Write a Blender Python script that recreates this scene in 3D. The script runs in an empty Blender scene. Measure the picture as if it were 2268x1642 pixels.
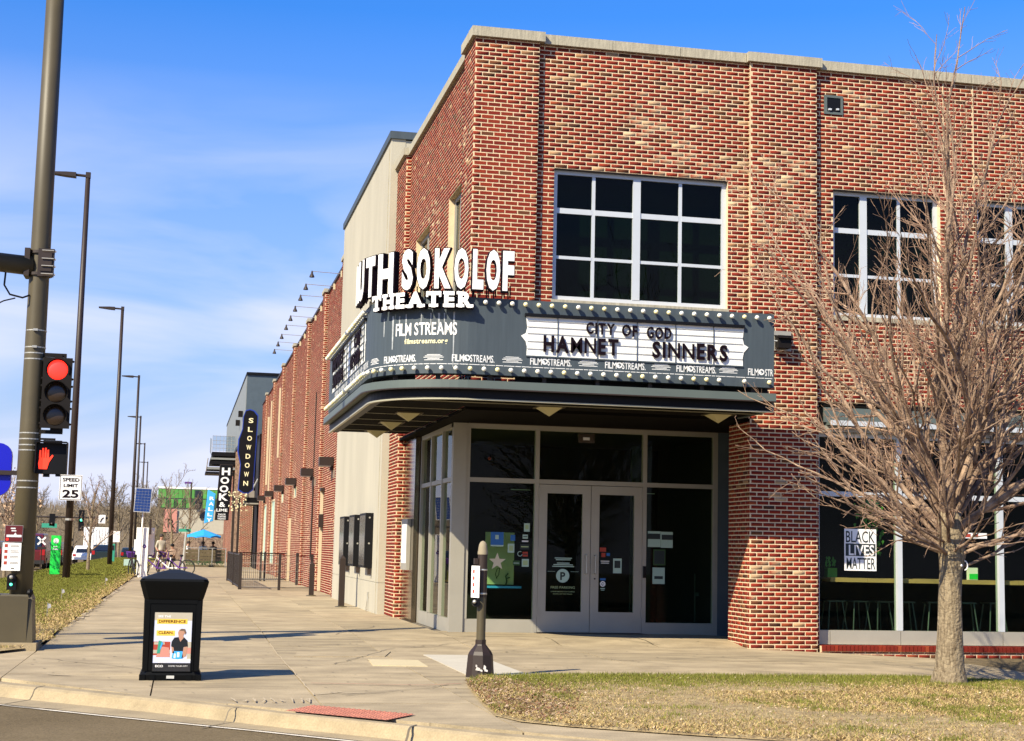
import bpy, math, random
import numpy as np
from mathutils import Vector, Matrix
R = math.radians
random.seed(7)
RNG = np.random.default_rng(7)
SC = bpy.context.scene
COL = SC.collection

# ---------------------------------------------------------------- camera
cam = bpy.data.cameras.new('camera')
camo = bpy.data.objects.new('camera', cam)
COL.objects.link(camo)
yaw, pitch, roll = R(12.06), R(6.75), R(1.26)
fw = Vector((math.sin(yaw) * math.cos(pitch), math.cos(yaw) * math.cos(pitch), math.sin(pitch)))
rt = Vector((math.cos(yaw), -math.sin(yaw), 0))
up = rt.cross(fw)
rt2 = rt * math.cos(roll) + up * math.sin(roll)
up2 = -rt * math.sin(roll) + up * math.cos(roll)
m = Matrix((rt2, up2, -fw)).transposed().to_4x4()
m.translation = (0, 0, 1.44)
camo.matrix_world = m
cam.sensor_fit = 'HORIZONTAL'
cam.sensor_width = 36
cam.lens = 36 * 3364 / 2268
cam.clip_end = 3000
SC.camera = camo

# ---------------------------------------------------------------- light
SUN_EL, SUN_AZ = 38.6, 230.7
world = bpy.data.worlds.new('World')
SC.world = world
world.use_nodes = True
wn = world.node_tree
for n in list(wn.nodes):
    wn.nodes.remove(n)
W = lambda t: wn.nodes.new(t)
out = W('ShaderNodeOutputWorld')
bg = W('ShaderNodeBackground')
sky = W('ShaderNodeTexSky')
sky.sky_type = 'NISHITA'
sky.sun_disc = False
sky.sun_elevation = R(SUN_EL)
sky.sun_rotation = R(SUN_AZ)
sky.air_density = 1.0
sky.dust_density = 0.3
sky.ozone_density = 2.5
bg.inputs['Strength'].default_value = 0.085
tc = W('ShaderNodeTexCoord')
mp = W('ShaderNodeMapping')
mp.inputs['Scale'].default_value = (2.2, 2.2, 9.0)
mp.inputs['Location'].default_value = (3.1, 0.7, 1.3)
mp.inputs['Rotation'].default_value = (0.1, 0.32, 0.3)
cn = W('ShaderNodeTexNoise')
cn.inputs['Scale'].default_value = 1.5
cn.inputs['Detail'].default_value = 7
cn.inputs['Roughness'].default_value = 0.5
cn.inputs['Distortion'].default_value = 0.6
cr = W('ShaderNodeValToRGB')
cr.color_ramp.elements[0].position = 0.38
cr.color_ramp.elements[1].position = 0.60
sep = W('ShaderNodeSeparateXYZ')
el = W('ShaderNodeMapRange')
el.inputs['From Min'].default_value = 0.30
el.inputs['From Max'].default_value = 0.13
mul = W('ShaderNodeMath')
mul.operation = 'MULTIPLY'
mul2 = W('ShaderNodeMath')
mul2.operation = 'MULTIPLY'
mul2.inputs[1].default_value = 0.85
hs = W('ShaderNodeHueSaturation')
hs.inputs['Saturation'].default_value = 1.3
hs.inputs['Value'].default_value = 1.0
tint = W('ShaderNodeMixRGB')
tint.blend_type = 'MULTIPLY'
tint.inputs[0].default_value = 1.0
tint.inputs[2].default_value = (0.62, 0.97, 1.42, 1)
mix = W('ShaderNodeMixRGB')
mix.inputs[2].default_value = (5.5, 5.7, 7.1, 1)
L = wn.links.new
L(tc.outputs['Generated'], mp.inputs[0])
L(mp.outputs[0], cn.inputs['Vector'])
L(cn.outputs['Fac'], cr.inputs[0])
L(tc.outputs['Generated'], sep.inputs[0])
L(sep.outputs['Z'], el.inputs['Value'])
L(cr.outputs[0], mul.inputs[0])
L(el.outputs[0], mul.inputs[1])
L(mul.outputs[0], mul2.inputs[0])
L(mul2.outputs[0], mix.inputs[0])
L(sky.outputs[0], hs.inputs['Color'])
L(hs.outputs[0], tint.inputs[1])
hz = W('ShaderNodeMapRange')      # thin grey lavender haze towards the horizon
hz.inputs['From Min'].default_value = 0.0
hz.inputs['From Max'].default_value = 0.34
hz.inputs['To Min'].default_value = 0.92
hz.inputs['To Max'].default_value = 0.0
hz.clamp = True
hmix = W('ShaderNodeMixRGB')
hmix.inputs[2].default_value = (3.3, 3.5, 4.8, 1)
L(sep.outputs['Z'], hz.inputs['Value'])
L(hz.outputs[0], hmix.inputs[0])
L(tint.outputs[0], hmix.inputs[1])
L(hmix.outputs[0], mix.inputs[1])
L(mix.outputs[0], bg.inputs['Color'])
L(bg.outputs[0], out.inputs[0])

sd = bpy.data.lights.new('sun', 'SUN')
sd.energy = 5.0
sd.angle = R(0.5)
sd.color = (1.0, 0.89, 0.68)
so = bpy.data.objects.new('sun', sd)
COL.objects.link(so)
ce = math.cos(R(SUN_EL))
tosun = Vector((math.sin(R(SUN_AZ)) * ce, math.cos(R(SUN_AZ)) * ce, math.sin(R(SUN_EL))))
so.rotation_euler = tosun.to_track_quat('Z', 'Y').to_euler()
so.location = (-10, -10, 30)

SC.view_settings.view_transform = 'Standard'
SC.view_settings.look = 'None'
SC.view_settings.gamma = 1
SC.view_settings.use_curve_mapping = False
SC.view_settings.exposure = 0.90
SC.cycles.max_bounces = 6
SC.cycles.transparent_max_bounces = 12

# ---------------------------------------------------------------- materials
def mat(name, col, rough=0.8, metal=0.0, var=0.0, vscale=3.0, col2=None, bump=0.0, bscale=40.0, stretch=(1, 1, 1), spec=0.5, attr=None, emit=None, estr=0.0, fine=0.0):
    M = bpy.data.materials.new(name)
    M.use_nodes = True
    nt = M.node_tree
    b = nt.nodes['Principled BSDF']
    b.inputs['Base Color'].default_value = (*col, 1)
    b.inputs['Roughness'].default_value = rough
    b.inputs['Metallic'].default_value = metal
    b.inputs['Specular IOR Level'].default_value = spec
    if emit:
        b.inputs['Emission Color'].default_value = (*emit, 1)
        b.inputs['Emission Strength'].default_value = estr
    N = lambda t: nt.nodes.new(t)
    l = nt.links.new
    src = None
    co = N('ShaderNodeTexCoord')
    if attr:
        a = N('ShaderNodeAttribute')
        a.attribute_name = attr
        src = a.outputs['Color']
    if var or col2:
        mpn = N('ShaderNodeMapping')
        mpn.inputs['Scale'].default_value = stretch
        l(co.outputs['Object'], mpn.inputs[0])
        nz = N('ShaderNodeTexNoise')
        nz.inputs['Scale'].default_value = vscale
        nz.inputs['Detail'].default_value = 8
        nz.inputs['Roughness'].default_value = 0.62
        l(mpn.outputs[0], nz.inputs['Vector'])
        rp = N('ShaderNodeValToRGB')
        rp.color_ramp.elements[0].position = 0.33
        rp.color_ramp.elements[1].position = 0.67
        c2 = col2 or tuple(min(1, c * (1 + var)) for c in col)
        c1 = col if col2 else tuple(c * (1 - var) for c in col)
        if attr:
            rp.color_ramp.elements[0].color = (1 - var, 1 - var, 1 - var, 1)
            rp.color_ramp.elements[1].color = (1 + var, 1 + var, 1 + var, 1)
            mx = N('ShaderNodeMixRGB')
            mx.blend_type = 'MULTIPLY'
            mx.inputs[0].default_value = 1
            l(src, mx.inputs[1])
            l(rp.outputs[0], mx.inputs[2])
            src = mx.outputs[0]
        else:
            rp.color_ramp.elements[0].color = (*c1, 1)
            rp.color_ramp.elements[1].color = (*c2, 1)
            src = rp.outputs[0]
        l(nz.outputs['Fac'], rp.inputs[0])
    if fine:
        nf = N('ShaderNodeTexNoise')
        nf.inputs['Scale'].default_value = 60
        nf.inputs['Detail'].default_value = 4
        l(co.outputs['Object'], nf.inputs['Vector'])
        rf = N('ShaderNodeMapRange')
        rf.inputs['From Min'].default_value = 0.3
        rf.inputs['From Max'].default_value = 0.7
        rf.inputs['To Min'].default_value = 1 - fine
        rf.inputs['To Max'].default_value = 1 + fine
        l(nf.outputs['Fac'], rf.inputs['Value'])
        mx = N('ShaderNodeMixRGB')
        mx.blend_type = 'MULTIPLY'
        mx.inputs[0].default_value = 1
        if src:
            l(src, mx.inputs[1])
        else:
            mx.inputs[1].default_value = (*col, 1)
        l(rf.outputs[0], mx.inputs[2])
        src = mx.outputs[0]
    if src:
        l(src, b.inputs['Base Color'])
    if bump:
        nb = N('ShaderNodeTexNoise')
        nb.inputs['Scale'].default_value = bscale
        nb.inputs['Detail'].default_value = 6
        l(co.outputs['Object'], nb.inputs['Vector'])
        bp = N('ShaderNodeBump')
        bp.inputs['Strength'].default_value = bump
        bp.inputs['Distance'].default_value = 0.02
        l(nb.outputs['Fac'], bp.inputs['Height'])
        l(bp.outputs[0], b.inputs['Normal'])
    return M

def glass_mat(name, tintc, ior=1.5, rough=0.0):
    M = bpy.data.materials.new(name)
    M.use_nodes = True
    nt = M.node_tree
    for n in list(nt.nodes):
        nt.nodes.remove(n)
    o = nt.nodes.new('ShaderNodeOutputMaterial')
    t = nt.nodes.new('ShaderNodeBsdfTransparent')
    t.inputs[0].default_value = (*tintc, 1)
    g = nt.nodes.new('ShaderNodeBsdfGlossy')
    g.inputs['Roughness'].default_value = rough
    f = nt.nodes.new('ShaderNodeFresnel')
    f.inputs[0].default_value = ior
    mx = nt.nodes.new('ShaderNodeMixShader')
    ge = nt.nodes.new('ShaderNodeNewGeometry')      # only the outer face mirrors, the back of the pane lets light through
    om = nt.nodes.new('ShaderNodeMath')
    om.operation = 'SUBTRACT'
    om.inputs[0].default_value = 1.0
    nt.links.new(ge.outputs['Backfacing'], om.inputs[1])
    ml = nt.nodes.new('ShaderNodeMath')
    ml.operation = 'MULTIPLY'
    nt.links.new(f.outputs[0], ml.inputs[0])
    nt.links.new(om.outputs[0], ml.inputs[1])
    nt.links.new(ml.outputs[0], mx.inputs[0])
    nt.links.new(t.outputs[0], mx.inputs[1])
    nt.links.new(g.outputs[0], mx.inputs[2])
    nt.links.new(mx.outputs[0], o.inputs[0])
    return M

M = {}
M['mortar'] = mat('mortar', (0.64, 0.50, 0.31), 0.95, var=0.07, vscale=6, bump=0.3, bscale=90)
M['brick'] = mat('brick', (0.3, 0.05, 0.03), 0.85, attr='tone', var=0.12, vscale=14, bump=0.35, bscale=120, spec=0.25)
M['mortar_far'] = mat('mortar_far', (0.62, 0.46, 0.30), 0.95, var=0.15, vscale=1.5, bump=0.3)
M['stone'] = mat('coping stone', (0.34, 0.31, 0.23), 0.9, var=0.22, vscale=5, stretch=(6, 6, 0.7), bump=0.2, fine=0.1)
M['concrete_wall'] = mat('cast concrete wall', (0.40, 0.37, 0.285), 0.9, var=0.09, vscale=0.7, stretch=(1, 1, 0.35), bump=0.15, fine=0.05)
M['pave'] = mat('pavement concrete', (0.245, 0.193, 0.115), 0.92, col2=(0.415, 0.33, 0.20), vscale=1.3, stretch=(1, 1.4, 1), bump=0.25, bscale=60, fine=0.12)
M['pave2'] = mat('pavement concrete darker', (0.20, 0.158, 0.094), 0.92, col2=(0.375, 0.298, 0.178), vscale=1.8, stretch=(0.7, 2.2, 1), bump=0.25, bscale=60, fine=0.12)
M['pave_new'] = mat('new pale concrete', (0.46, 0.42, 0.33), 0.9, var=0.07, vscale=3, bump=0.1, fine=0.05)
M['pave_yellow'] = mat('buff concrete patch', (0.50, 0.42, 0.25), 0.9, var=0.05, vscale=3, fine=0.05)
M['kerb'] = mat('kerb concrete', (0.24, 0.188, 0.108), 0.9, col2=(0.36, 0.285, 0.168), vscale=2.2, bump=0.2, fine=0.12)
M['chalk'] = mat('chalky white mark', (0.48, 0.39, 0.26), 0.95, col2=(0.36, 0.29, 0.18), vscale=14)
M['joint'] = mat('joint dirt', (0.12, 0.10, 0.07), 0.95, var=0.3)
M['asphalt'] = mat('asphalt', (0.115, 0.086, 0.046), 0.95, col2=(0.17, 0.13, 0.074), vscale=1.1, stretch=(0.5, 0.5, 1), bump=0.4, bscale=140, fine=0.3, spec=0.12)
M['paint'] = mat('road paint', (0.70, 0.64, 0.52), 0.8, col2=(0.50, 0.43, 0.32), vscale=9, fine=0.2)
M['soil'] = mat('lawn soil', (0.20, 0.14, 0.065), 0.95, col2=(0.38, 0.29, 0.14), vscale=9, bump=0.7, bscale=40, fine=0.3)
M['earth'] = mat('far earth', (0.15, 0.13, 0.07), 0.95, col2=(0.22, 0.18, 0.10), vscale=0.1)
M['tactile'] = mat('red tactile pad', (0.36, 0.135, 0.088), 0.9, var=0.2, vscale=5, fine=0.15)
M['alu'] = mat('anodised aluminium frame', (0.34, 0.32, 0.265), 0.5, metal=0.25, var=0.05, vscale=2)
M['white_alu'] = mat('pale aluminium window frame', (0.50, 0.53, 0.55), 0.45, metal=0.15, var=0.04)
M['slate'] = mat('slate blue grey metal', (0.050, 0.066, 0.078), 0.55, var=0.10, vscale=3, stretch=(6, 6, 0.4), spec=0.35)
M['fascia'] = mat('green grey fascia metal', (0.095, 0.118, 0.108), 0.5, metal=0.1, var=0.07, vscale=1.5, spec=0.4)
M['black'] = mat('black paint', (0.004, 0.004, 0.005), 0.5, spec=0.2)
M['soffit'] = mat('black soffit board', (0.008, 0.007, 0.006), 0.95, spec=0.05)
M['gold'] = mat('pale trim strip', (0.36, 0.34, 0.24), 0.4, metal=0.2)
M['lamp_glass'] = mat('soffit lamp diffuser', (0.42, 0.38, 0.20), 0.6)
M['white'] = mat('white sign face', (0.80, 0.79, 0.76), 0.6)
M['board'] = mat('white reader board', (0.78, 0.78, 0.74), 0.5, var=0.03)
M['letter'] = mat('black plum letter', (0.006, 0.002, 0.005), 0.7, spec=0.1)
M['bulb'] = mat('round bulb glass', (0.85, 0.83, 0.70), 0.25, spec=0.6)
M['bulb2'] = mat('yellowed bulb glass', (0.86, 0.78, 0.42), 0.25, spec=0.6)
M['print'] = mat('pale grey print', (0.66, 0.67, 0.66), 0.7)
M['yellow_print'] = mat('cream print', (0.75, 0.70, 0.42), 0.7)
M['streak'] = mat('white water streak', (0.30, 0.32, 0.33), 0.8, var=0.3, vscale=8)
M['bronze'] = mat('olive bronze painted steel', (0.072, 0.058, 0.030), 0.5, var=0.10, vscale=2, spec=0.4)
M['brown'] = mat('dark bronze steel', (0.026, 0.016, 0.011), 0.5, var=0.1, spec=0.4)
M['galv'] = mat('galvanised steel', (0.45, 0.43, 0.37), 0.4, metal=0.6)
M['red_lens'] = mat('lit red lens', (0.6, 0.01, 0.01), 0.4, emit=(1, 0.02, 0.01), estr=1.6)
M['hand'] = mat('lit hand symbol', (0.5, 0.02, 0.01), 0.4, emit=(1, 0.04, 0.01), estr=0.9)
M['green_lens'] = mat('lit green lens', (0.1, 0.6, 0.4), 0.4, emit=(0.1, 1, 0.6), estr=0.9)
M['dark_lens'] = mat('unlit lens', (0.03, 0.018, 0.01), 0.25)
M['visor'] = mat('signal visor', (0.007, 0.005, 0.004), 0.6, spec=0.2)
M['bin'] = mat('black moulded plastic', (0.0022, 0.0025, 0.0025), 0.5, var=0.15, spec=0.12)
M['bin_lid'] = mat('charcoal lid plastic', (0.013, 0.015, 0.018), 0.55, spec=0.2)
M['blue'] = mat('deep blue', (0.001, 0.003, 0.42), 0.4)
M['sky_blue'] = mat('bright blue fabric', (0.02, 0.30, 0.75), 0.7)
M['banner_blue'] = mat('banner blue', (0.04, 0.36, 0.80), 0.6)
M['green'] = mat('bright green panel', (0.01, 0.62, 0.06), 0.5)
M['green_wall'] = mat('green cladding', (0.08, 0.27, 0.045), 0.6, var=0.2, vscale=1)
M['green_dark'] = mat('dark green shade', (0.02, 0.07, 0.015), 0.6)
M['teal'] = mat('street name green', (0.03, 0.28, 0.18), 0.5)
M['cream'] = mat('cream panel', (0.42, 0.38, 0.29), 0.85, var=0.06)
M['pink'] = mat('pink banner', (0.52, 0.22, 0.17), 0.8)
M['bark'] = mat('bark', (0.095, 0.066, 0.035), 0.92, col2=(0.31, 0.245, 0.15), vscale=12, stretch=(3.5, 3.5, 0.4), bump=1.6, bscale=26, fine=0.15)
M['limb'] = mat('limb bark', (0.085, 0.046, 0.029), 0.9, col2=(0.37, 0.26, 0.175), vscale=7, bump=0.8, bscale=45)
M['twig'] = mat('pale twig', (0.38, 0.25, 0.16), 0.85, col2=(0.16, 0.085, 0.055), vscale=3)
M['far_twig'] = mat('grey brown twig', (0.15, 0.115, 0.075), 0.9, col2=(0.21, 0.165, 0.11), vscale=2)
M['tan_leaf'] = mat('dry tan leaf', (0.40, 0.27, 0.16), 0.8, col2=(0.55, 0.38, 0.24), vscale=3)
M['grass'] = mat('grass blade', (0.2, 0.2, 0.05), 0.8, attr='tone', var=0.1, vscale=5, spec=0.2)
M['litter'] = mat('leaf litter', (0.4, 0.3, 0.2), 0.85, attr='tone', var=0.1, vscale=5, spec=0.2)
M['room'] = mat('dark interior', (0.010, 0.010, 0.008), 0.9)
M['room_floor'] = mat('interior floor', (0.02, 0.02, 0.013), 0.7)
M['shade_backing'] = mat('dark green blind', (0.012, 0.028, 0.016), 0.8, var=0.3, vscale=2)  # dark colour for the unlit space behind panes, also on the lobby posts
M['green_board'] = mat('pale green board', (0.34, 0.44, 0.22), 0.8)
M['wood'] = mat('honey wood counter', (0.46, 0.29, 0.12), 0.55, var=0.15, vscale=3, stretch=(0.6, 6, 6))
M['steel_leg'] = mat('stool steel', (0.07, 0.10, 0.095), 0.4, metal=0.5)
M['green_paper'] = mat('paper behind tinted glass', (0.36, 0.50, 0.42), 0.8)
M['dark_print'] = mat('dark print', (0.02, 0.03, 0.03), 0.8)
M['red_print'] = mat('red print', (0.35, 0.04, 0.02), 0.7)
M['blue_print'] = mat('blue print', (0.02, 0.12, 0.36), 0.7)
M['star'] = mat('cream straw star', (0.60, 0.53, 0.38), 0.8)
M['panel'] = mat('polished dark bronze panel', (0.16, 0.125, 0.085), 0.16, metal=0.8)
M['case_glass'] = mat('display case glazing', (0.09, 0.09, 0.085), 0.12, spec=0.8)
M['grey_clad'] = mat('blue grey cladding', (0.075, 0.10, 0.115), 0.5, metal=0.2, var=0.08)
M['grey_clad2'] = mat('light grey cladding', (0.22, 0.235, 0.22), 0.5, metal=0.2, var=0.1)
M['neon_blue'] = mat('blue edge tube', (0.01, 0.04, 0.30), 0.4)
M['car_red'] = mat('dark red car paint', (0.10, 0.009, 0.008), 0.25, spec=0.6)
M['car_white'] = mat('white car paint', (0.78, 0.77, 0.76), 0.3, spec=0.6)
M['car_dark'] = mat('dark teal car paint', (0.012, 0.022, 0.024), 0.25, spec=0.6)
M['tyre'] = mat('tyre rubber', (0.012, 0.012, 0.012), 0.8)
M['tail'] = mat('tail lamp', (0.35, 0.01, 0.01), 0.3)
M['car_glass'] = mat('car glass', (0.012, 0.015, 0.022), 0.1, spec=0.8)
M['skin'] = mat('skin', (0.42, 0.22, 0.14), 0.6)
M['hair'] = mat('dark hair', (0.03, 0.018, 0.012), 0.7)
M['purple'] = mat('purple cloth', (0.09, 0.02, 0.20), 0.8)
M['denim'] = mat('dark trousers', (0.02, 0.022, 0.035), 0.8)
M['solar'] = mat('solar cell blue', (0.012, 0.03, 0.12), 0.25, spec=0.7)
M['cap_grey'] = mat('weathered cap paint', (0.24, 0.20, 0.13), 0.8, var=0.1)
M['wood_fence'] = mat('weathered planter board', (0.10, 0.075, 0.035), 0.8, var=0.2)
M['sun_yellow'] = mat('yellow poster band', (0.85, 0.50, 0.06), 0.6)
M['poster_grey'] = mat('poster photo grey', (0.55, 0.58, 0.70), 0.5)
M['hill'] = mat('brown winter hillside', (0.12, 0.09, 0.055), 0.95, col2=(0.19, 0.15, 0.10), vscale=0.15)
M['glass'] = glass_mat('storefront glass', (0.80, 0.86, 0.76), 1.20)
M['glass_dark'] = glass_mat('tinted window glass', (0.40, 0.50, 0.42), 1.25)
M['graffiti'] = mat('white sticker scrap', (0.6, 0.56, 0.50), 0.7, var=0.2)
M['bin_white'] = mat('white rack plate', (0.5, 0.5, 0.46), 0.6)
M['drain'] = mat('cream downpipe', (0.52, 0.44, 0.28), 0.6)
M['fence'] = mat('dark bronze fence', (0.02, 0.013, 0.009), 0.5)

# ---------------------------------------------------------------- mesh helpers
ORG = {}
EACH = set('lettering reveal_shade_strip kick_panel soffit_batten glazing_bar mullion window_sill header divider letter_rail sign_post steel_band band_buckle bolt downpipe meter_box canopy_stay side_lamp pilaster shelf cladding_panel soldier_brick hinge strip_lamp lobby_post sill_panel clip lock_disc base_lug latch foot_lug door_frame poster_frame pictogram rib crossed_board movement_joint frame_bar mesh_rail conduit foot_rail recess_side_panel'.split())

class MB:
    def __init__(s):
        s.v = []
        s.f = []
        s.m = []
        s.cur = 0
        s.st = []
    def add(s, vs, fs):
        s.st.append((len(s.v), len(s.f)))
        o = len(s.v)
        s.v.extend([tuple(p) for p in vs])
        for f in fs:
            s.f.append(tuple(i + o for i in f))
            s.m.append(s.cur)
        return s
    def box(s, x0, x1, y0, y1, z0, z1):
        return s.add([(x0, y0, z0), (x1, y0, z0), (x1, y1, z0), (x0, y1, z0), (x0, y0, z1), (x1, y0, z1), (x1, y1, z1), (x0, y1, z1)],
                     [(0, 3, 2, 1), (4, 5, 6, 7), (0, 1, 5, 4), (1, 2, 6, 5), (2, 3, 7, 6), (3, 0, 4, 7)])
    def obox(s, c, sx, sy, sz, rot=None):
        Mx = rot if rot is not None else Matrix.Identity(3)
        c = Vector(c)
        vs = [c + Mx @ Vector((a * sx / 2, b * sy / 2, d * sz / 2)) for d in (-1, 1) for a, b in ((-1, -1), (1, -1), (1, 1), (-1, 1))]
        return s.add(vs, [(0, 3, 2, 1), (4, 5, 6, 7), (0, 1, 5, 4), (1, 2, 6, 5), (2, 3, 7, 6), (3, 0, 4, 7)])
    def tube(s, pts, rad, n=8, caps=True):
        pts = [Vector(p) for p in pts]
        if not hasattr(rad, '__len__'):
            rad = [rad] * len(pts)
        o = len(s.v)
        s.st.append((o, len(s.f)))
        ref = None
        for i, p in enumerate(pts):
            d = (pts[min(i + 1, len(pts) - 1)] - pts[max(i - 1, 0)]).normalized()
            if ref is None:
                ref = Vector((0, 0, 1)) if abs(d.z) < 0.9 else Vector((1, 0, 0))
            a = d.cross(ref)
            if a.length < 1e-5:
                ref = Vector((0.3, 1, 0.2))
                a = d.cross(ref)
            a.normalize()
            b = d.cross(a)
            ref = a.cross(d)
            r = rad[i]
            for k in range(n):
                t = 2 * math.pi * k / n
                s.v.append(tuple(p + a * (r * math.cos(t)) + b * (r * math.sin(t))))
        for i in range(len(pts) - 1):
            for k in range(n):
                k2 = (k + 1) % n
                s.f.append((o + i * n + k, o + (i + 1) * n + k, o + (i + 1) * n + k2, o + i * n + k2))
                s.m.append(s.cur)
        if caps and n > 3:
            s.f.append(tuple(o + k for k in range(n)))
            s.f.append(tuple(o + (len(pts) - 1) * n + k for k in reversed(range(n))))
            s.m += [s.cur, s.cur]
        return s
    def cyl(s, p0, p1, r0, r1=None, n=16):
        return s.tube([p0, p1], [r0, r0 if r1 is None else r1], n)
    def lathe(s, c, prof, n=16):
        o = len(s.v)
        s.st.append((o, len(s.f)))
        for r, z in prof:
            for k in range(n):
                t = 2 * math.pi * k / n
                s.v.append((c[0] + r * math.cos(t), c[1] + r * math.sin(t), c[2] + z))
        for i in range(len(prof) - 1):
            for k in range(n):
                k2 = (k + 1) % n
                s.f.append((o + i * n + k, o + i * n + k2, o + (i + 1) * n + k2, o + (i + 1) * n + k))
                s.m.append(s.cur)
        return s
    def prism(s, poly, axis, a, b):
        # poly in the plane normal to axis, extruded from a to b
        def P(u, w, t):
            return {'x': (t, u, w), 'y': (u, t, w), 'z': (u, w, t)}[axis]
        n = len(poly)
        vs = [P(u, w, a) for u, w in poly] + [P(u, w, b) for u, w in poly]
        fs = [tuple(range(n)), tuple(reversed(range(n, 2 * n)))]
        fs += [(i, i + n, (i + 1) % n + n, (i + 1) % n) for i in range(n)]
        return s.add(vs, fs)
    def sphere(s, c, r, nu=10, nv=7, sc=(1, 1, 1)):
        prof = []
        for i in range(nv + 1):
            t = -math.pi / 2 + math.pi * i / nv
            prof.append((max(1e-4, math.cos(t)) * r, math.sin(t) * r * sc[2]))
        o = len(s.v)
        s.lathe((0, 0, 0), prof, nu)
        for i in range(o, len(s.v)):
            x, y, z = s.v[i]
            s.v[i] = (c[0] + x * sc[0], c[1] + y * sc[1], c[2] + z)
        return s
    def build(s, name, mats, parent=None, smooth=False):
        if name in EACH and len(s.st) > 1:
            last = None
            ends = s.st[1:] + [(len(s.v), len(s.f))]
            for (v0, f0), (v1, f1) in zip(s.st, ends):
                q = MB()
                q.v = s.v[v0:v1]
                q.f = [tuple(i - v0 for i in f) for f in s.f[f0:f1]]
                q.m = [0] * len(q.f)
                q.st = [(0, 0)]
                last = q.build(name, mats, parent, smooth)
            return last
        me = bpy.data.meshes.new(name)
        org = ORG.get(parent.name, Vector((0, 0, 0))) if parent else Vector((0, 0, 0))
        vs = s.v
        if org.length > 0:
            vs = [(x - org.x, y - org.y, z - org.z) for x, y, z in s.v]
        me.from_pydata(vs, [], s.f)
        if not isinstance(mats, (list, tuple)):
            mats = [mats]
        for q in mats:
            me.materials.append(M[q] if isinstance(q, str) else q)
        if len(mats) > 1:
            me.polygons.foreach_set('material_index', s.m)
        if smooth:
            me.polygons.foreach_set('use_smooth', [True] * len(me.polygons))
        me.update()
        ob = bpy.data.objects.new(name, me)
        COL.objects.link(ob)
        if parent:
            ob.parent = parent
            ORG[ob.name] = org
        return ob

def np_mesh(name, verts, quads, matname, parent=None, tone=None, tri=False):
    me = bpy.data.meshes.new(name)
    k = 3 if tri else 4
    nf = len(quads)
    me.vertices.add(len(verts))
    me.loops.add(nf * k)
    me.polygons.add(nf)
    org = ORG.get(parent.name, Vector((0, 0, 0))) if parent else Vector((0, 0, 0))
    me.vertices.foreach_set('co', (np.asarray(verts, float) - np.array(org)).ravel())
    me.loops.foreach_set('vertex_index', np.asarray(quads, np.int32).ravel())
    me.polygons.foreach_set('loop_start', np.arange(0, nf * k, k, dtype=np.int32))
    me.polygons.foreach_set('loop_total', np.full(nf, k, np.int32))
    me.materials.append(M[matname])
    if tone is not None:
        at = me.color_attributes.new('tone', 'FLOAT_COLOR', 'POINT')
        at.data.foreach_set('color', np.asarray(tone, float).ravel())
    me.update(calc_edges=True)
    me.validate()
    ob = bpy.data.objects.new(name, me)
    COL.objects.link(ob)
    if parent:
        ob.parent = parent
        ORG[ob.name] = org
    return ob

def tag(o, label=None, cat=None, group=None, kind=None):
    if label: o['label'] = label
    if cat: o['category'] = cat
    if group: o['group'] = group
    if kind: o['kind'] = kind
    return o

def thing(name, label, cat, loc=(0, 0, 0), group=None, rz=0):
    o = bpy.data.objects.new(name, None)
    COL.objects.link(o)
    o.location = loc
    o.rotation_euler = (0, 0, rz)
    ORG[o.name] = Vector(loc)
    return tag(o, label, cat, group)

def struct(o):
    o['kind'] = 'structure'
    return o

def copy_tree(o, parent=None):
    c = o.copy()
    COL.objects.link(c)
    if parent: c.parent = parent
    for ch in list(o.children):
        copy_tree(ch, c)
    return c

def inst(name, me, parent, loc, rot=None):
    # shared mesh placed at a world position under parent (parents are unrotated)
    o = bpy.data.objects.new(name, me)
    COL.objects.link(o)
    org = ORG.get(parent.name, Vector((0, 0, 0)))
    o.parent = parent
    o.location = Vector(loc) - org
    if rot is not None: o.rotation_euler = rot
    return o

_tc = {}
def text_geo(s, height=1.0, xs=1.0, bold=0.0, depth=0.0, spacing=1.0, shear=0.0):
    key = (s, xs, bold, depth, spacing, shear, height)
    if key in _tc: return _tc[key]
    cu = bpy.data.curves.new('t', 'FONT')
    cu.body = s
    cu.size = height / 0.73
    cu.offset = bold * height
    cu.extrude = depth / 2
    cu.space_character = spacing
    cu.shear = shear
    cu.resolution_u = 3
    ob = bpy.data.objects.new('t', cu)
    COL.objects.link(ob)
    dg = bpy.context.evaluated_depsgraph_get()
    dg.update()
    me = bpy.data.meshes.new_from_object(ob.evaluated_get(dg))
    vs = [(v.co.x * xs, v.co.y, v.co.z + depth / 2) for v in me.vertices]
    fs = [tuple(p.vertices) for p in me.polygons]
    bpy.data.objects.remove(ob)
    bpy.data.curves.remove(cu)
    bpy.data.meshes.remove(me)
    if bold:
        raw = text_geo(s, height, xs, 0.0, 0.0, spacing, shear)
        x0, x1 = raw[3] - bold * height * .9, raw[4] + bold * height * .9
    else:
        x0 = min((v[0] for v in vs), default=0)
        x1 = max((v[0] for v in vs), default=0)
    vs = [(v[0] - (x0 + x1) / 2, v[1], v[2]) for v in vs]
    _tc[key] = (vs, fs, x1 - x0, x0, x1)
    return _tc[key]

def put_text(mb, s, c, u=(1, 0, 0), n=(0, -1, 0), height=0.2, width=None, **kw):
    # text centred on c (baseline = c.z), u = reading direction, n = towards the reader, upright
    vs, fs, w = text_geo(s, height, **kw)[:3]
    sx = width / w if width else 1.0
    u = Vector(u)
    n = Vector(n)
    c = Vector(c)
    mb.add([c + u * (x * sx) + Vector((0, 0, 1)) * y + n * z for x, y, z in vs], fs)
    return w * sx

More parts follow.
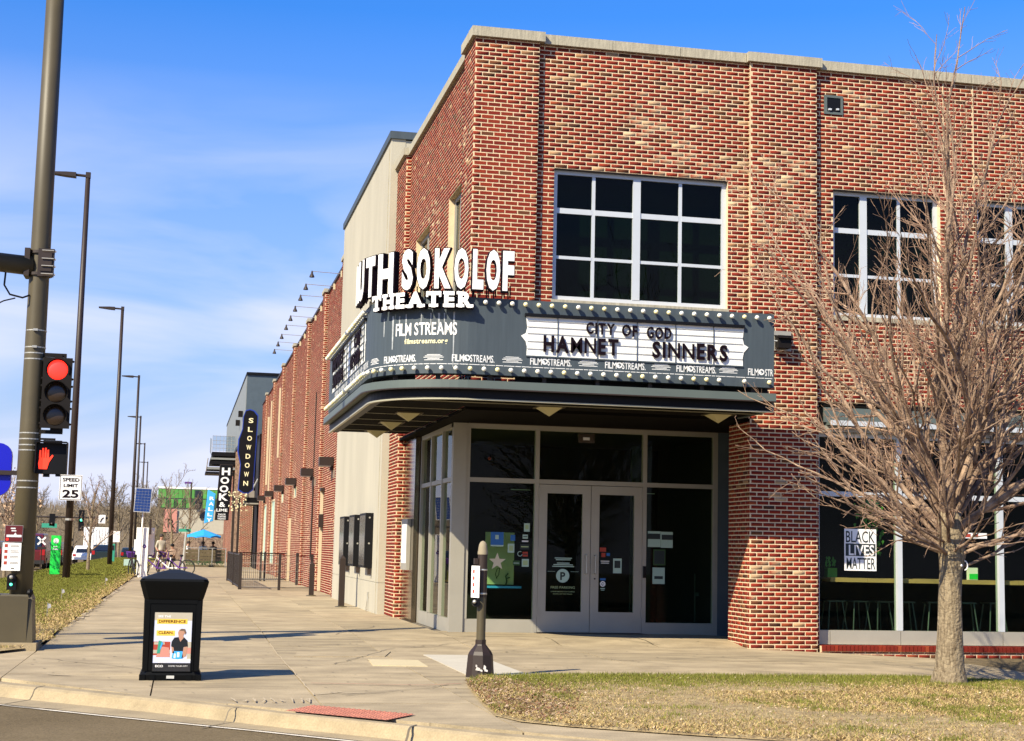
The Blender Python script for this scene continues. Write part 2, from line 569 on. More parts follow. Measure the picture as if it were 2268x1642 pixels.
def sm(a, b, x):
    t = min(1, max(0, (x - a) / (b - a)))
    return t * t * (3 - 2 * t)

def G(x, y):
    k = min(1, max(0, (x - 3) / 2))
    z = 0.07 * sm(20 + 2.7 * k, 26 - 2.4 * k, y)
    z -= 0.04 * max(0.0, x - 8.7)
    return z

# ================================================================ ground
def offs(poly, d):
    # offset an open polyline to its left by d
    res = []
    for i, p in enumerate(poly):
        a = Vector(poly[max(i - 1, 0)])
        b = Vector(poly[min(i + 1, len(poly) - 1)])
        t = (b - a).normalized()
        res.append((p[0] - t.y * d, p[1] + t.x * d))
    return res

def roadz(y):
    return -0.12 - 0.006 * max(0, y - 84)

g = MB()
ys = [-60, 50, 84, 130, 200, 300, 500, 1500]
for i in range(len(ys) - 1):
    for xa, xb in ((-900, -20), (-20, 900)):
        z0, z1 = [(-0.16 - 0.006 * max(0, min(y, 200) - 84)) for y in (ys[i], ys[i + 1])]
        g.add([(xa, ys[i], z0), (xb, ys[i], z0), (xb, ys[i + 1], z1), (xa, ys[i + 1], z1)], [(0, 1, 2, 3)])
struct(g.build('ground', 'earth'))
g = MB()
g.add([(-200, -40, -0.124), (200, -40, -0.124), (200, 28, -0.124), (-200, 28, -0.124)], [(0, 1, 2, 3)])
for a, b in ((28, 50), (50, 84), (84, 130), (130, 200)):
    g.add([(-22, a, roadz(a) - 0.004), (-5.2, a, roadz(a) - 0.004), (-5.2, b, roadz(b) - 0.004), (-22, b, roadz(b) - 0.004)], [(0, 1, 2, 3)])
struct(g.build('road', 'asphalt'))

# kerb line round the corner (top back edge), walking from north west to east
K = [(-5.8, 130), (-5.8, 60), (-5.8, 24.5), (-5.4, 21.8), (-4.4, 19.4), (-3.2, 17.95), (-1.73, 16.41), (-0.1, 14.85), (1.0, 13.50), (1.78, 12.72), (2.6, 11.95), (3.5, 11.25), (4.8, 10.45), (8, 8.9), (14, 7.4), (60, 6)]
kz = [0.0] * len(K)
def ribbon(mb, A, B, za, zb):
    n = len(A)
    vs = [(a[0], a[1], z) for a, z in zip(A, za)] + [(b[0], b[1], z) for b, z in zip(B, zb)]
    mb.add(vs, [(i, i + n, i + n + 1, i + 1) for i in range(n - 1)])
def dense(P, step):
    out = []
    for a, b in zip(P[:-1], P[1:]):
        n = max(1, int(math.hypot(b[0] - a[0], b[1] - a[1]) / step))
        out += [(a[0] + (b[0] - a[0]) * i / n, a[1] + (b[1] - a[1]) * i / n) for i in range(n)]
    return out + [P[-1]]
Kd = dense(K, 1.5)
def ramp(p):   # the kerb drops to the road at the tactile pad
    return 1.0
far = [0.006 * max(0, min(p[1], 200) - 84) for p in Kd]
c = MB()
prof = [(0.0, 0.004), (-0.13, 0.0), (-0.17, -0.02), (-0.20, -0.075), (-0.235, -0.112), (-0.62, -0.118)]
for (d0, z0), (d1, z1) in zip(prof[:-1], prof[1:]):
    def zz(z):
        return [(z * ramp(p) - 0.12 * (1 - ramp(p)) if z > -0.11 else z) - (f if z < -0.05 else 0) for p, f in zip(Kd, far)]
    def vo(d):
        base_ = offs(Kd, d)
        res_ = []
        for p_, b_ in zip(Kd, base_):
            w_ = max(0, 1 - (math.hypot(p_[0] - 1.4, p_[1] - 13.0) / 1.7) ** 2) * .5
            res_.append((b_[0] + (p_[0] - b_[0]) * w_, b_[1] + (p_[1] - b_[1]) * w_))
        return res_
    ribbon(c, vo(d0), vo(d1), zz(z0), zz(z1))
kerb = struct(c.build('kerb', 'kerb', smooth=True))
for (kx, ky, w) in ((-1.25, 15.96, .008), (0.62, 14.0, .007), (1.95, 12.56, .012)):
    i = min(range(len(Kd) - 1), key=lambda q: (Kd[q][0] - kx) ** 2 + (Kd[q][1] - ky) ** 2)
    t_ = Vector((Kd[i + 1][0] - Kd[i][0], Kd[i + 1][1] - Kd[i][1], 0)).normalized()
    nn_ = Vector((-t_.y, t_.x, 0))
    k0 = Vector((Kd[i][0], Kd[i][1], 0)) + t_ * (Vector((kx, ky, 0)) - Vector((Kd[i][0], Kd[i][1], 0))).dot(t_)
    jm = MB()
    for (d0, z0), (d1, z1) in zip(prof[:-1], prof[1:]):
        A_ = k0 + nn_ * d0 + t_ * (-.25 * d0); B_ = k0 + nn_ * d1 + t_ * (-.25 * d1)
        jm.add([(A_.x - t_.x * w, A_.y - t_.y * w, z0 + .003), (A_.x + t_.x * w, A_.y + t_.y * w, z0 + .003), (B_.x + t_.x * w, B_.y + t_.y * w, z1 + .003), (B_.x - t_.x * w, B_.y - t_.y * w, z1 + .003)], [(0, 1, 2, 3)])
    jm.build('joint', 'joint', kerb)
c = MB()
LLn = [(q[0], q[1]) for q in offs(Kd, -0.66)]
LLn = [(a[0] + .22 * max(0, 1 - (math.hypot(b_[0] - 1.4, b_[1] - 13.0) / 1.7) ** 2), a[1] + .22 * max(0, 1 - (math.hypot(b_[0] - 1.4, b_[1] - 13.0) / 1.7) ** 2)) for a, b_ in zip(LLn, Kd)]
ribbon(c, LLn, [(a[0] - .04, a[1] - .04) for a in LLn], [-0.1165 - f for f in far], [-0.1165 - f for f in far])
struct(c.build('lane_line', 'paint'))
# tarred cracks in the asphalt
c = MB()
for path in ([(-1.95, 15.5), (-1.5, 15.25), (-1.28, 15.02), (-0.95, 15.0)], [(1.0, 12.1), (2.0, 11.9), (3.2, 11.0)]):
    for a, b in zip(path[:-1], path[1:]):
        A = Vector((*a, 0)); B = Vector((*b, 0)); t = (B - A).normalized(); s_ = Vector((-t.y, t.x, 0)) * 0.012
        c.add([(A.x - s_.x, A.y - s_.y, -0.1165), (A.x + s_.x, A.y + s_.y, -0.1165), (B.x + s_.x, B.y + s_.y, -0.1165), (B.x - s_.x, B.y - s_.y, -0.1165)], [(0, 1, 2, 3)])
struct(c.build('road_crack', 'joint'))

# bed under the paving and lawn: one closed sheet, 25 mm under the slabs
c = MB()
xs = [-5.8, -3.6, -1.9, 0, 2, 4, 6, 8.7, 12, 20, 60]
yy = [23, 24, 26, 30, 45, 60, 90, 130]
for i in range(len(xs) - 1):
    for j in range(len(yy) - 1):
        q = [(xs[i], yy[j]), (xs[i + 1], yy[j]), (xs[i + 1], yy[j + 1]), (xs[i], yy[j + 1])]
        c.add([(x, y, G(x, y) - 0.028) for x, y in q], [(0, 1, 2, 3)])
front = [p for p in K if p[1] < 22.9]
front = [(-5.8, 23)] + front + [(60, 23)]
c.add([(x, y, G(x, y) - 0.028 - 0.012) for x, y in front], [tuple(range(len(front)))])
lowq = [(-1.2, 15.8), (1.0, 13.6), (3.4, 11.3), (5.0, 10.3), (5.0, 15.8)]
struct(c.build('paving_bed', 'joint'))

# ---- sidewalk slabs
def clip(poly, a, b):
    # keep the part of poly to the left of a->b
    outp = []
    f = lambda p: (b[0] - a[0]) * (p[1] - a[1]) - (b[1] - a[1]) * (p[0] - a[0])
    for i in range(len(poly)):
        p, q = poly[i], poly[(i + 1) % len(poly)]
        fp, fq = f(p), f(q)
        if fp >= 0: outp.append(p)
        if (fp >= 0) != (fq >= 0):
            t = fp / (fp - fq)
            outp.append((p[0] + (q[0] - p[0]) * t, p[1] + (q[1] - p[1]) * t))
    return outp
sidewalk = struct(bpy.data.objects.new('sidewalk', None))
COL.objects.link(sidewalk)
ORG['sidewalk'] = Vector((0, 0, 0))
def slab(poly, matname, parent=sidewalk, lift=0.0, th=0.04, name='slab'):
    if len(poly) < 3: return
    for a, b in zip(K[5:-1], K[6:]):
        poly = clip(poly, a, b) if (max(p[1] for p in poly) < 19 and min(p[0] for p in poly) < 6) else poly
        if len(poly) < 3: return
    n = len(poly)
    def gz(x, y):
        z = G(x, y) + lift
        r = 1 - max(0, 1 - (math.hypot(x - 1.35, y - 13.4) / 1.7) ** 2)
        return z
    mb = MB()
    xs_ = [p[0] for p in poly]; ys_ = [p[1] for p in poly]
    jig = random.uniform(-0.003, 0.003)
    if n == 4 and abs(poly[0][1] - poly[1][1]) < 1e-6 and (20 < max(ys_) < 28):
        N = 5
        x0, x1, y0, y1 = min(xs_), max(xs_), min(ys_), max(ys_)
        vs = [(x0 + (x1 - x0) * i / N, y0 + (y1 - y0) * j / N) for j in range(N + 1) for i in range(N + 1)]
        mb.add([(x, y, gz(x, y) + jig) for x, y in vs], [(j * (N + 1) + i, j * (N + 1) + i + 1, (j + 1) * (N + 1) + i + 1, (j + 1) * (N + 1) + i) for j in range(N) for i in range(N)])
    else:
        mb.add([(x, y, gz(x, y) + jig) for x, y in poly], [tuple(range(n))])
    mb.add([(x, y, gz(x, y) + jig) for x, y in poly] + [(x, y, gz(x, y) - th) for x, y in poly], [(i, (i + 1) % n, (i + 1) % n + n, i + n)[::-1] for i in range(n)])
    return mb.build(name, matname, parent)
def inset(poly, gap=0.007):
    cx = sum(p[0] for p in poly) / len(poly); cy = sum(p[1] for p in poly) / len(poly)
    return [(p[0] - math.copysign(gap, p[0] - cx), p[1] - math.copysign(gap, p[1] - cy)) for p in poly]
XJ = [-1.78, -0.22, 1.32, 2.75, 4.22]
y = 11.2
row = 0
while y < 62:
    h = 1.55
    for i in range(4):
        q = inset([(XJ[i], y), (XJ[i + 1], y), (XJ[i + 1], y + h), (XJ[i], y + h)])
        slab(q, 'pave2' if (row * 3 + i * 5) % 7 in (0, 3) else 'pave')
    y += h
    row += 1
yend = y
for i in range(-1, 2):   # strip west of the path, at the corner only
    pass
for yy_ in (15.85, 17.4, 18.95, 20.5):
    for xa, xb in ((-3.34, -1.78), (-4.9, -3.34)):
        slab(inset([(xa, yy_), (xb, yy_), (xb, yy_ + 1.55), (xa, yy_ + 1.55)]), 'pave')
xx = [4.22, 5.75, 7.28, 8.80, 10.35, 11.9, 13.45, 15.0, 16.5]
for j, (ya, yb) in enumerate(((16.9, 18.4), (18.4, 19.95), (19.95, 21.45), (21.45, 22.75), (22.75, 24.0), (24.0, 25.5))):
    for i in range(len(xx) - 1):
        if ya > 22 and xx[i] > 8.9: continue
        slab(inset([(xx[i], ya), (xx[i + 1], ya), (xx[i + 1], yb), (xx[i], yb)]), 'pave2' if (j * 5 + i * 3) % 6 in (1, 4) else 'pave')
for i in range(4):
    for (ya, yb) in ((7.2, 8.8), (8.8, 10.4), (10.4, 12.0)):
        xa = 4.22 + i * 1.55
        q = inset([(xa, ya), (xa + 1.55, ya), (xa + 1.55, yb), (xa, yb)])
        for a, b in zip(K[8:-1], K[9:]):
            q = clip(q, a, b) if len(q) > 2 else q
        slab(q, 'pave')
c = MB()
c.add([(-1.78, yend, 0.07), (4.4, yend, 0.07), (4.4, 130, 0.07), (-1.78, 130, 0.07)], [(0, 1, 2, 3)])
c.build('far_paving', 'pave', sidewalk)
c = MB()
yj = yend + 1.55
while yj < 100:
    c.add([(-1.78, yj, 0.074), (4.2, yj, 0.074), (4.2, yj + 0.03, 0.074), (-1.78, yj + 0.03, 0.074)], [(0, 1, 2, 3)])
    yj += 1.55
c.build('far_joint', 'joint', sidewalk)
# patches of newer concrete and a buff utility lid
slab([(3.28, 17.35), (4.02, 17.35), (4.02, 20.7), (3.28, 20.7)], 'pave_new', lift=0.006, th=0.02, name='pale_patch')
slab([(2.36, 18.8), (3.02, 18.7), (3.05, 19.7), (2.42, 19.8)], 'pave_yellow', lift=0.006, th=0.02, name='buff_patch')
slab([(1.5, 20.2), (2.7, 20.3), (2.9, 21.2), (1.6, 21.0)], 'pave', lift=0.005, th=0.02, name='worn_patch')
# thin white edge of salt along the lawn
c = MB()
for i in range(46):
    yv = 27 + i * 0.5 + random.uniform(-.1, .1)
    w = random.uniform(0.03, 0.15)
    x0 = -1.74 + random.uniform(-.03, .03)
    c.add([(x0, yv, 0.081), (x0 + w, yv + .05, 0.081), (x0 + w * .7, yv + .45, 0.081), (x0 - .02, yv + .5, 0.081)], [(0, 1, 2, 3)])
c.build('salt_crust', 'chalk', sidewalk)
# chalk or paint scrawls on the slabs
c = MB()
zinc = [0.0]
def scr(pts, w, z=0.009):
    for a, b in zip(pts[:-1], pts[1:]):
        A = Vector((*a, 0)); B = Vector((*b, 0)); t = (B - A).normalized(); s_ = Vector((-t.y, t.x, 0)) * w
        zinc[0] = (zinc[0] + .00035) % .004
        zi_ = zinc[0]
        rr = lambda x, y: G(x, y) + z + zi_
        c.add([(q.x, q.y, rr(q.x, q.y)) for q in (A - s_, A + s_, B + s_, B - s_)], [(0, 1, 2, 3)])
random.seed(3)
for k in range(9):
    x0 = .55 + k * .085; y0 = 14.55 - k * .012
    scr([(x0 + random.uniform(-.03, .03), y0 + random.uniform(-.22, .22)) for _ in range(4)], 0.007, .012)
scr([(1.35, 15.1), (1.62, 15.35)], 0.012); scr([(1.6, 15.2), (1.85, 15.3)], 0.012)
scr([(-1.35, 17.3), (-1.22, 17.2), (-1.1, 17.15)], 0.02)
c.build('chalk_mark', 'chalk', sidewalk)
c = MB()
scr([(1.4, 16.3), (2.6, 16.1), (3.0, 16.3)], 0.012)
c.build('red_chalk', 'tactile', sidewalk)

def strip(name, pts, w, m_, z=.0075):
    global c
    c = MB(); scr(pts, w, z); c.st = []
    return c.build(name, m_, sidewalk)
random.seed(17)
def wiggle(a, b, n, amp):
    return [(a[0] + (b[0] - a[0]) * i / n + random.uniform(-amp, amp), a[1] + (b[1] - a[1]) * i / n + random.uniform(-amp, amp)) for i in range(n + 1)]
strip('sand_joint', wiggle((1.32, 15.0), (1.32, 17.6), 10, .006), .007, 'chalk')
strip('sand_joint', wiggle((1.32, 17.6), (1.31, 22.4), 14, .006), .007, 'chalk')
for a, b_, n_ in (((-.2, 18.2), (1.3, 18.5), 8), ((3.3, 22.0), (4.6, 23.4), 9), ((5.6, 20.2), (6.4, 19.2), 7), ((1.9, 19.0), (3.0, 21.8), 12), ((-1.6, 19.6), (-.3, 18.0), 9), ((2.4, 24.3), (3.4, 26.8), 8), ((7.2, 20.6), (8.3, 21.0), 7), ((2.9, 16.2), (1.6, 15.0), 8), ((6.0, 24.4), (7.4, 23.0), 8)):
    strip('pavement_crack', wiggle(a, b_, n_, .05), .0065, 'joint')
c = MB()
for k in range(260):
    gx, gy = random.uniform(-1.7, 8.5), random.uniform(15, 24.5)
    if gx > 3 and gy < 17.4: continue
    r_ = random.uniform(.008, .024); z_ = G(gx, gy) + .0062 + .0001 * (k % 9)
    c.add([(gx + r_ * math.cos(a * 1.05 + k), gy + r_ * math.sin(a * 1.05 + k), z_) for a in range(6)], [(0, 1, 2, 3, 4, 5)])
tag(c.build('gum_spot', 'joint', sidewalk), kind='stuff')
for x_, y_ in ((.9, 18.9), (2.1, 17.9), (-.6, 20.4), (3.6, 21.6), (5.2, 18.9), (.2, 23.2), (2.2, 22.9), (-.9, 17.2), (6.8, 18.3), (4.4, 24.2)):
    pass
# tactile pad with raised domes
pad = thing('tactile_pad', 'brick red tactile paving pad set in the kerb ramp at the street corner', 'tactile paving', (1.5, 13.35, 0))
def padz(x, y): return G(x, y) + 0.004
pc = [(1.23, 14.06), (2.05, 13.30), (1.74, 12.86), (0.95, 13.60)]
c = MB()
NP = 6
def pq(u, v):
    a = Vector(pc[0]).lerp(Vector(pc[1]), u); b = Vector(pc[3]).lerp(Vector(pc[2]), u)
    return a.lerp(b, v)
vs = []
for j in range(NP + 1):
    for i in range(NP + 1):
        p = pq(i / NP, j / NP)
        vs.append((p.x, p.y, padz(p.x, p.y) + 0.006))
c.add(vs, [(j * 7 + i, (j + 1) * 7 + i, (j + 1) * 7 + i + 1, j * 7 + i + 1) for j in range(NP) for i in range(NP)])
c.build('plate', 'tactile', pad)
c = MB()
for i in range(20):
    for j in range(10):
        p = pq((i + .5) / 20, (j + .5) / 10)
        c.lathe((p.x, p.y, padz(p.x, p.y) + 0.006), [(0.016, 0), (0.011, 0.006), (0.001, 0.007)], 6)
tag(c.build('dome', 'tactile', pad), kind='stuff')

# ---- lawns
def inpoly(x, y, P):
    r = np.zeros(len(x), bool)
    j = len(P) - 1
    for i in range(len(P)):
        xi, yi = P[i]; xj, yj = P[j]
        cnd = ((yi > y) != (yj > y)) & (x < (xj - xi) * (y - yi) / (yj - yi + 1e-12) + xi)
        r ^= cnd
        j = i
    return r
LR = [(3.08, 16.45), (3.35, 17.02), (4.7, 17.25), (7.5, 17.2), (10.5, 17.1), (17, 16.9), (17, 8.0), (8, 9.5), (4.9, 11.25), (4.1, 11.75), (3.2, 12.38), (2.86, 12.75), (2.74, 13.2), (2.80, 14.05), (2.92, 15.2)]
LL = [(-1.80, 21.2), (-1.70, 24), (-1.72, 28), (-1.76, 40), (-1.78, 128), (-5.75, 128), (-5.75, 24.5), (-4.6, 20.6), (-2.6, 20.0)]
random.seed(31)
LL = [(-1.80, 21.2)] + [(-1.68 + random.uniform(-.09, .08) - (.08 if q > 40 else 0), 21.5 + q * .35) for q in range(110)] + [(-1.76, 61), (-1.78, 128), (-5.75, 128), (-5.75, 24.5), (-4.6, 20.6), (-2.6, 20.0)]
def lawn_z(x, y, P):
    return G(x, y) + 0.022
def lawn_ground(P, name, parent=None, hump=0.03):
    # fan of rings: border low, middle humped
    mb = MB()
    n = len(P)
    cx = sum(p[0] for p in P) / n; cy = sum(p[1] for p in P) / n
    rings = []
    for k, (t, h) in enumerate(((0, 0.0), (0.03, 0.02), (0.2, hump), (0.6, hump + 0.01))):
        rings.append([(p[0] + (cx - p[0]) * t, p[1] + (cy - p[1]) * t, G(p[0], p[1]) * (1 if p[1] < 40 else 1) + 0.008 + h) for p in P])
    vs = sum(rings, [])
    fs = []
    for k in range(3):
        fs += [(k * n + i, (k + 1) * n + i, (k + 1) * n + (i + 1) % n, k * n + (i + 1) % n) for i in range(n)]
    fs.append(tuple(range(3 * n, 4 * n)))
    mb.add(vs, fs)
    return struct(mb.build(name, 'soil'))
lawn_ground(LR, 'lawn_soil')
# left strip: simple grid following G
c = MB()
ysl = [20.0, 21.2, 24.5, 28, 34, 42, 60, 90, 128]
xl = lambda y: -4.9 if y < 22 else -5.75
for a, b in zip(ysl[:-1], ysl[1:]):
    ra = -2.4 if a < 21 else -1.80; rb = -1.80 if b < 22 else -1.77
    q = [(xl(a), a), (-3.8, a), (ra, a)]; w = [(xl(b), b), (-3.8, b), (rb, b)]
    for i in (0, 1):
        c.add([(q[i][0], q[i][1], G(*q[i]) + 0.03 + (0.05 if i == 1 else 0)), (q[i + 1][0], q[i + 1][1], G(*q[i + 1]) + 0.03 + (0.05 if i == 0 else 0)), (w[i + 1][0], w[i + 1][1], G(*w[i + 1]) + 0.03 + (0.05 if i == 0 else 0)), (w[i][0], w[i][1], G(*w[i]) + 0.03 + (0.05 if i == 1 else 0))], [(0, 1, 2, 3)])
struct(c.build('verge_soil', 'soil'))

def vnoise(x, y, s, seed=0):
    # cheap smooth value noise
    xi = np.floor(x * s).astype(int); yi = np.floor(y * s).astype(int)
    fx = x * s - xi; fy = y * s - yi
    fx = fx * fx * (3 - 2 * fx); fy = fy * fy * (3 - 2 * fy)
    h = lambda a, b: np.modf(np.abs(np.sin(a * 127.1 + b * 311.7 + seed * 17.3) * 43758.5453))[0]
    return (h(xi, yi) * (1 - fx) + h(xi + 1, yi) * fx) * (1 - fy) + (h(xi, yi + 1) * (1 - fx) + h(xi + 1, yi + 1) * fx) * fy
Gv = np.vectorize(G)
def grass(name, P, n, bounds, hgt, greenf, wmul=1.0, bare=0.0, zo=0.03):
    x = RNG.uniform(bounds[0], bounds[1], n); y = RNG.uniform(bounds[2], bounds[3], n)
    k = inpoly(x, y, P)
    x = x[k]; y = y[k]
    n1 = vnoise(x, y, 1.7, 1) * .6 + vnoise(x, y, 5.1, 2) * .4
    gr = greenf(x, y, n1)
    dens = vnoise(x, y, 3.3, 5) * .5 + vnoise(x, y, 8.7, 6) * .5
    k = RNG.uniform(0, 1, len(x)) > bare * (1 - gr) * (dens < .5)
    x = x[k]; y = y[k]; gr = gr[k]
    n = len(x)
    z = Gv(x, y) + zo
    isg = RNG.uniform(0, 1, n) < gr
    h = hgt * RNG.uniform(.4, 1.15, n) * np.where(isg, 1.0, .6)
    lean = h * np.where(isg, RNG.uniform(.1, .8, n), RNG.uniform(.5, 2.6, n))
    a = RNG.uniform(0, 2 * np.pi, n); b = RNG.uniform(0, 2 * np.pi, n)
    w = RNG.uniform(.0028, .0055, n) * wmul * (1 + (y > 25) * np.minimum(4, (y - 20) / 12))
    V = np.zeros((n, 3, 3))
    V[:, 0] = np.c_[x + np.cos(a) * w, y + np.sin(a) * w, z]
    V[:, 1] = np.c_[x - np.cos(a) * w, y - np.sin(a) * w, z]
    V[:, 2] = np.c_[x + np.cos(b) * lean, y + np.sin(b) * lean, z + h]
    green = np.array([.145, .15, .024]); straw = np.array([.50, .37, .16]); brown = np.array([.20, .125, .06])
    t = RNG.uniform(0, 1, n)[:, None]
    colg = green * (.6 + .8 * t)
    cols = straw * (.55 + .7 * t) * np.where(RNG.uniform(0, 1, n)[:, None] < .25, brown / straw, 1)
    colr = np.where(isg[:, None], colg, cols)
    T = np.ones((n, 3, 4)); T[:, :, :3] = colr[:, None, :]
    o = np_mesh(name, V.reshape(-1, 3), np.arange(n * 3).reshape(-1, 3), 'grass', None, T.reshape(-1, 4), tri=True)
    return tag(o, kind='stuff')
def gf_right(x, y, n):
    edge = 16.0 - 1.2 * n + .25 * (x - 3) * 0
    g = np.clip((y - 14.8 - (x - 3) * .12) / 1.6, 0, 1) * .85 + np.clip((n - .55) * 3, 0, .7)
    g = np.where(x < 3.6, g * .35, g)
    return np.clip(g, .06, .93)
o = grass('lawn_grass', LR, 330000, (2.6, 12, 9.3, 17.4), .048, gf_right, 1.1, .55)
tag(o, 'patchy winter lawn of straw and green grass in front of the theatre', 'grass')
def gf_left(x, y, n):
    d = (-1.75 - x)
    return np.clip(np.clip(d * .60 - .05, 0, .9) * (.35 + 1.2 * n) + (y > 40) * .05 - (y < 25) * .12, .08, .92)
o = grass('verge_grass', LL, 230000, (-6, -1.5, 20, 60), .055, gf_left, 1.3, .3, zo=.055)
tag(o, 'green and straw grass verge between the street and the sidewalk', 'grass')
o = grass('far_verge_grass', LL, 110000, (-5.8, -1.7, 60, 127), .09, gf_left, 2.2, .2, zo=.05)
tag(o, 'far stretch of the grass verge running past the second and third lamp posts', 'grass')
# leaf litter and mulch
def litter(name, P, n, bounds, size, cols, zo):
    x = RNG.uniform(bounds[0], bounds[1], n); y = RNG.uniform(bounds[2], bounds[3], n)
    k = inpoly(x, y, P); x = x[k]; y = y[k]; n = len(x)
    z = Gv(x, y) + zo + RNG.uniform(0, .02, n)
    s_ = size * RNG.uniform(.5, 1.5, n); a = RNG.uniform(0, 6.28, n); tl = RNG.uniform(-.6, .6, n)
    V = np.zeros((n, 4, 3))
    for i, (u, v) in enumerate(((-1, 0), (0, -.5), (1, 0), (0, .5))):
        V[:, i] = np.c_[x + (np.cos(a) * u - np.sin(a) * v) * s_, y + (np.sin(a) * u + np.cos(a) * v) * s_, z + tl * s_ * u * .8]
    cc = np.array(cols)[RNG.integers(0, len(cols), n)] * RNG.uniform(.7, 1.2, n)[:, None]
    T = np.ones((n, 4, 4)); T[:, :, :3] = cc[:, None, :]
    return tag(np_mesh(name, V.reshape(-1, 3), np.arange(n * 4).reshape(-1, 4), 'litter', None, T.reshape(-1, 4)), kind='stuff')
tag(litter('leaf_litter', LR, 12000, (2.6, 11, 9.6, 17.3), .016, [(.45, .33, .2), (.3, .17, .09), (.55, .42, .28)], .035), 'dry leaf scraps scattered over the front lawn', 'leaves')
tag(litter('mulch', [(3.05, 16.4), (3.9, 16.6), (4.0, 15), (3.5, 13.4), (3.1, 12.6), (2.76, 13.2), (2.82, 14.05), (2.93, 15.2)], 9000, (2.6, 4.2, 12.4, 17), .022, [(.22, .10, .055), (.13, .07, .04), (.42, .30, .20)], .03), 'brown bark and leaf mulch at the left tip of the front lawn', 'mulch')

# ================================================================ theatre building
YP, YR = 22.68, 22.78          # pilaster face, recessed bay face
XW, XWR = 4.15, 4.25           # west wall: pier face, recessed face
CO = 0.0677
theatre = thing('theatre_building', 'two storey red brick theatre with cream mortar and stone coping on the street corner', 'building', (4.15, 22.68, 0))

PAL = np.array([(.225, .021, .009), (.20, .018, .008), (.25, .028, .010), (.18, .017, .008), (.145, .015, .008), (.145, .045, .017), (.115, .042, .017), (.18, .060, .022), (.27, .05, .017), (.46, .27, .14), (.32, .16, .075), (.08, .026, .014)])
PAL = PAL * np.array([.80, .80, .80])
PW = np.array([.30, .25, .17, .09, .04, .04, .025, .02, .04, .008, .012, .008])
PW = PW / PW.sum()
def brick_rects(u0, u1, z0, z1, opens=(), zfun=None):
    res = []
    k0 = int(math.floor(z0 / CO)); k1 = int(math.ceil(z1 / CO))
    for k in range(k0, k1):
        za = k * CO + .0080; zb = (k + 1) * CO - .0080
        if zb <= z0 + .01 or za >= z1 - .01: continue
        za = max(za, z0); zb = min(zb, z1)
        off = (k % 2) * .1016
        iv = [(u0, u1)]
        for (a, b, c, d) in opens:
            if zb > c + .015 and za < d - .015:
                nv = []
                for (p, q) in iv:
                    if b <= p or a >= q: nv.append((p, q)); continue
                    if a > p: nv.append((p, a))
                    if b < q: nv.append((b, q))
                iv = nv
        for (p, q) in iv:
            i0 = int(math.floor((p - off) / .2032)); i1 = int(math.ceil((q - off) / .2032))
            for i in range(i0, i1):
                a = max(p, off + i * .2032 + .0080); b = min(q, off + (i + 1) * .2032 - .0080)
                if b - a > .03: res.append((a, b, za, zb))
    return np.array(res).reshape(-1, 4)
def brick_geo(rects, fn, dep=.005):
    # fn(u, z, d) -> xyz, arrays
    n = len(rects)
    a, b, c, d = rects.T
    j = lambda s: RNG.uniform(-s, s, n)
    D = dep * RNG.uniform(.75, 1.25, n)
    V = np.zeros((n, 8, 3))
    e = .0022
    co = [(a, c), (b, c), (b, d), (a, d)]
    sg = [(1, 1), (-1, 1), (-1, -1), (1, -1)]
    for i in range(4):
        V[:, i] = fn(co[i][0], co[i][1], np.full(n, -.004))
        V[:, 4 + i] = fn(co[i][0] + sg[i][0] * e + j(.0018), co[i][1] + sg[i][1] * e + j(.0015), D)
    base = np.arange(n)[:, None, None] * 8
    F = base + np.array([(4, 5, 6, 7), (0, 1, 5, 4), (1, 2, 6, 5), (2, 3, 7, 6), (3, 0, 4, 7)])[None]
    ci = RNG.choice(len(PAL), n, p=PW)
    cc = PAL[ci] * RNG.uniform(.82, 1.18, n)[:, None]
    # spalled pale patches come in clusters
    uc = (a + b) / 2; zc = (c + d) / 2
    nn = vnoise(uc + 31, zc + 7, .55, 3) * .6 + vnoise(uc, zc, 1.6, 9) * .4
    pale = (RNG.uniform(0, 1, n) < np.clip((nn - .60) * 1.6, 0, .35))
    cc = np.where(pale[:, None], np.array([.50, .33, .19]) * RNG.uniform(.6, 1.1, n)[:, None], cc)
    T = np.ones((n, 8, 4)); T[:, :, :3] = cc[:, None, :]
    # part of a pale brick stays red
    half = pale & (RNG.uniform(0, 1, n) < .7)
    T[half, 0, :3] = PAL[0]; T[half, 4, :3] = PAL[0]; T[half, 7, :3] = PAL[0]; T[half, 3, :3] = PAL[0]
    return V, F, T
front_fn = lambda Y: (lambda u, z, d: np.c_[u, np.full(len(u), Y) - d, z])
west_fn = lambda X: (lambda u, z, d: np.c_[np.full(len(u), X) - d, u, z])
east_fn = lambda X: (lambda u, z, d: np.c_[np.full(len(u), X) + d, u, z])

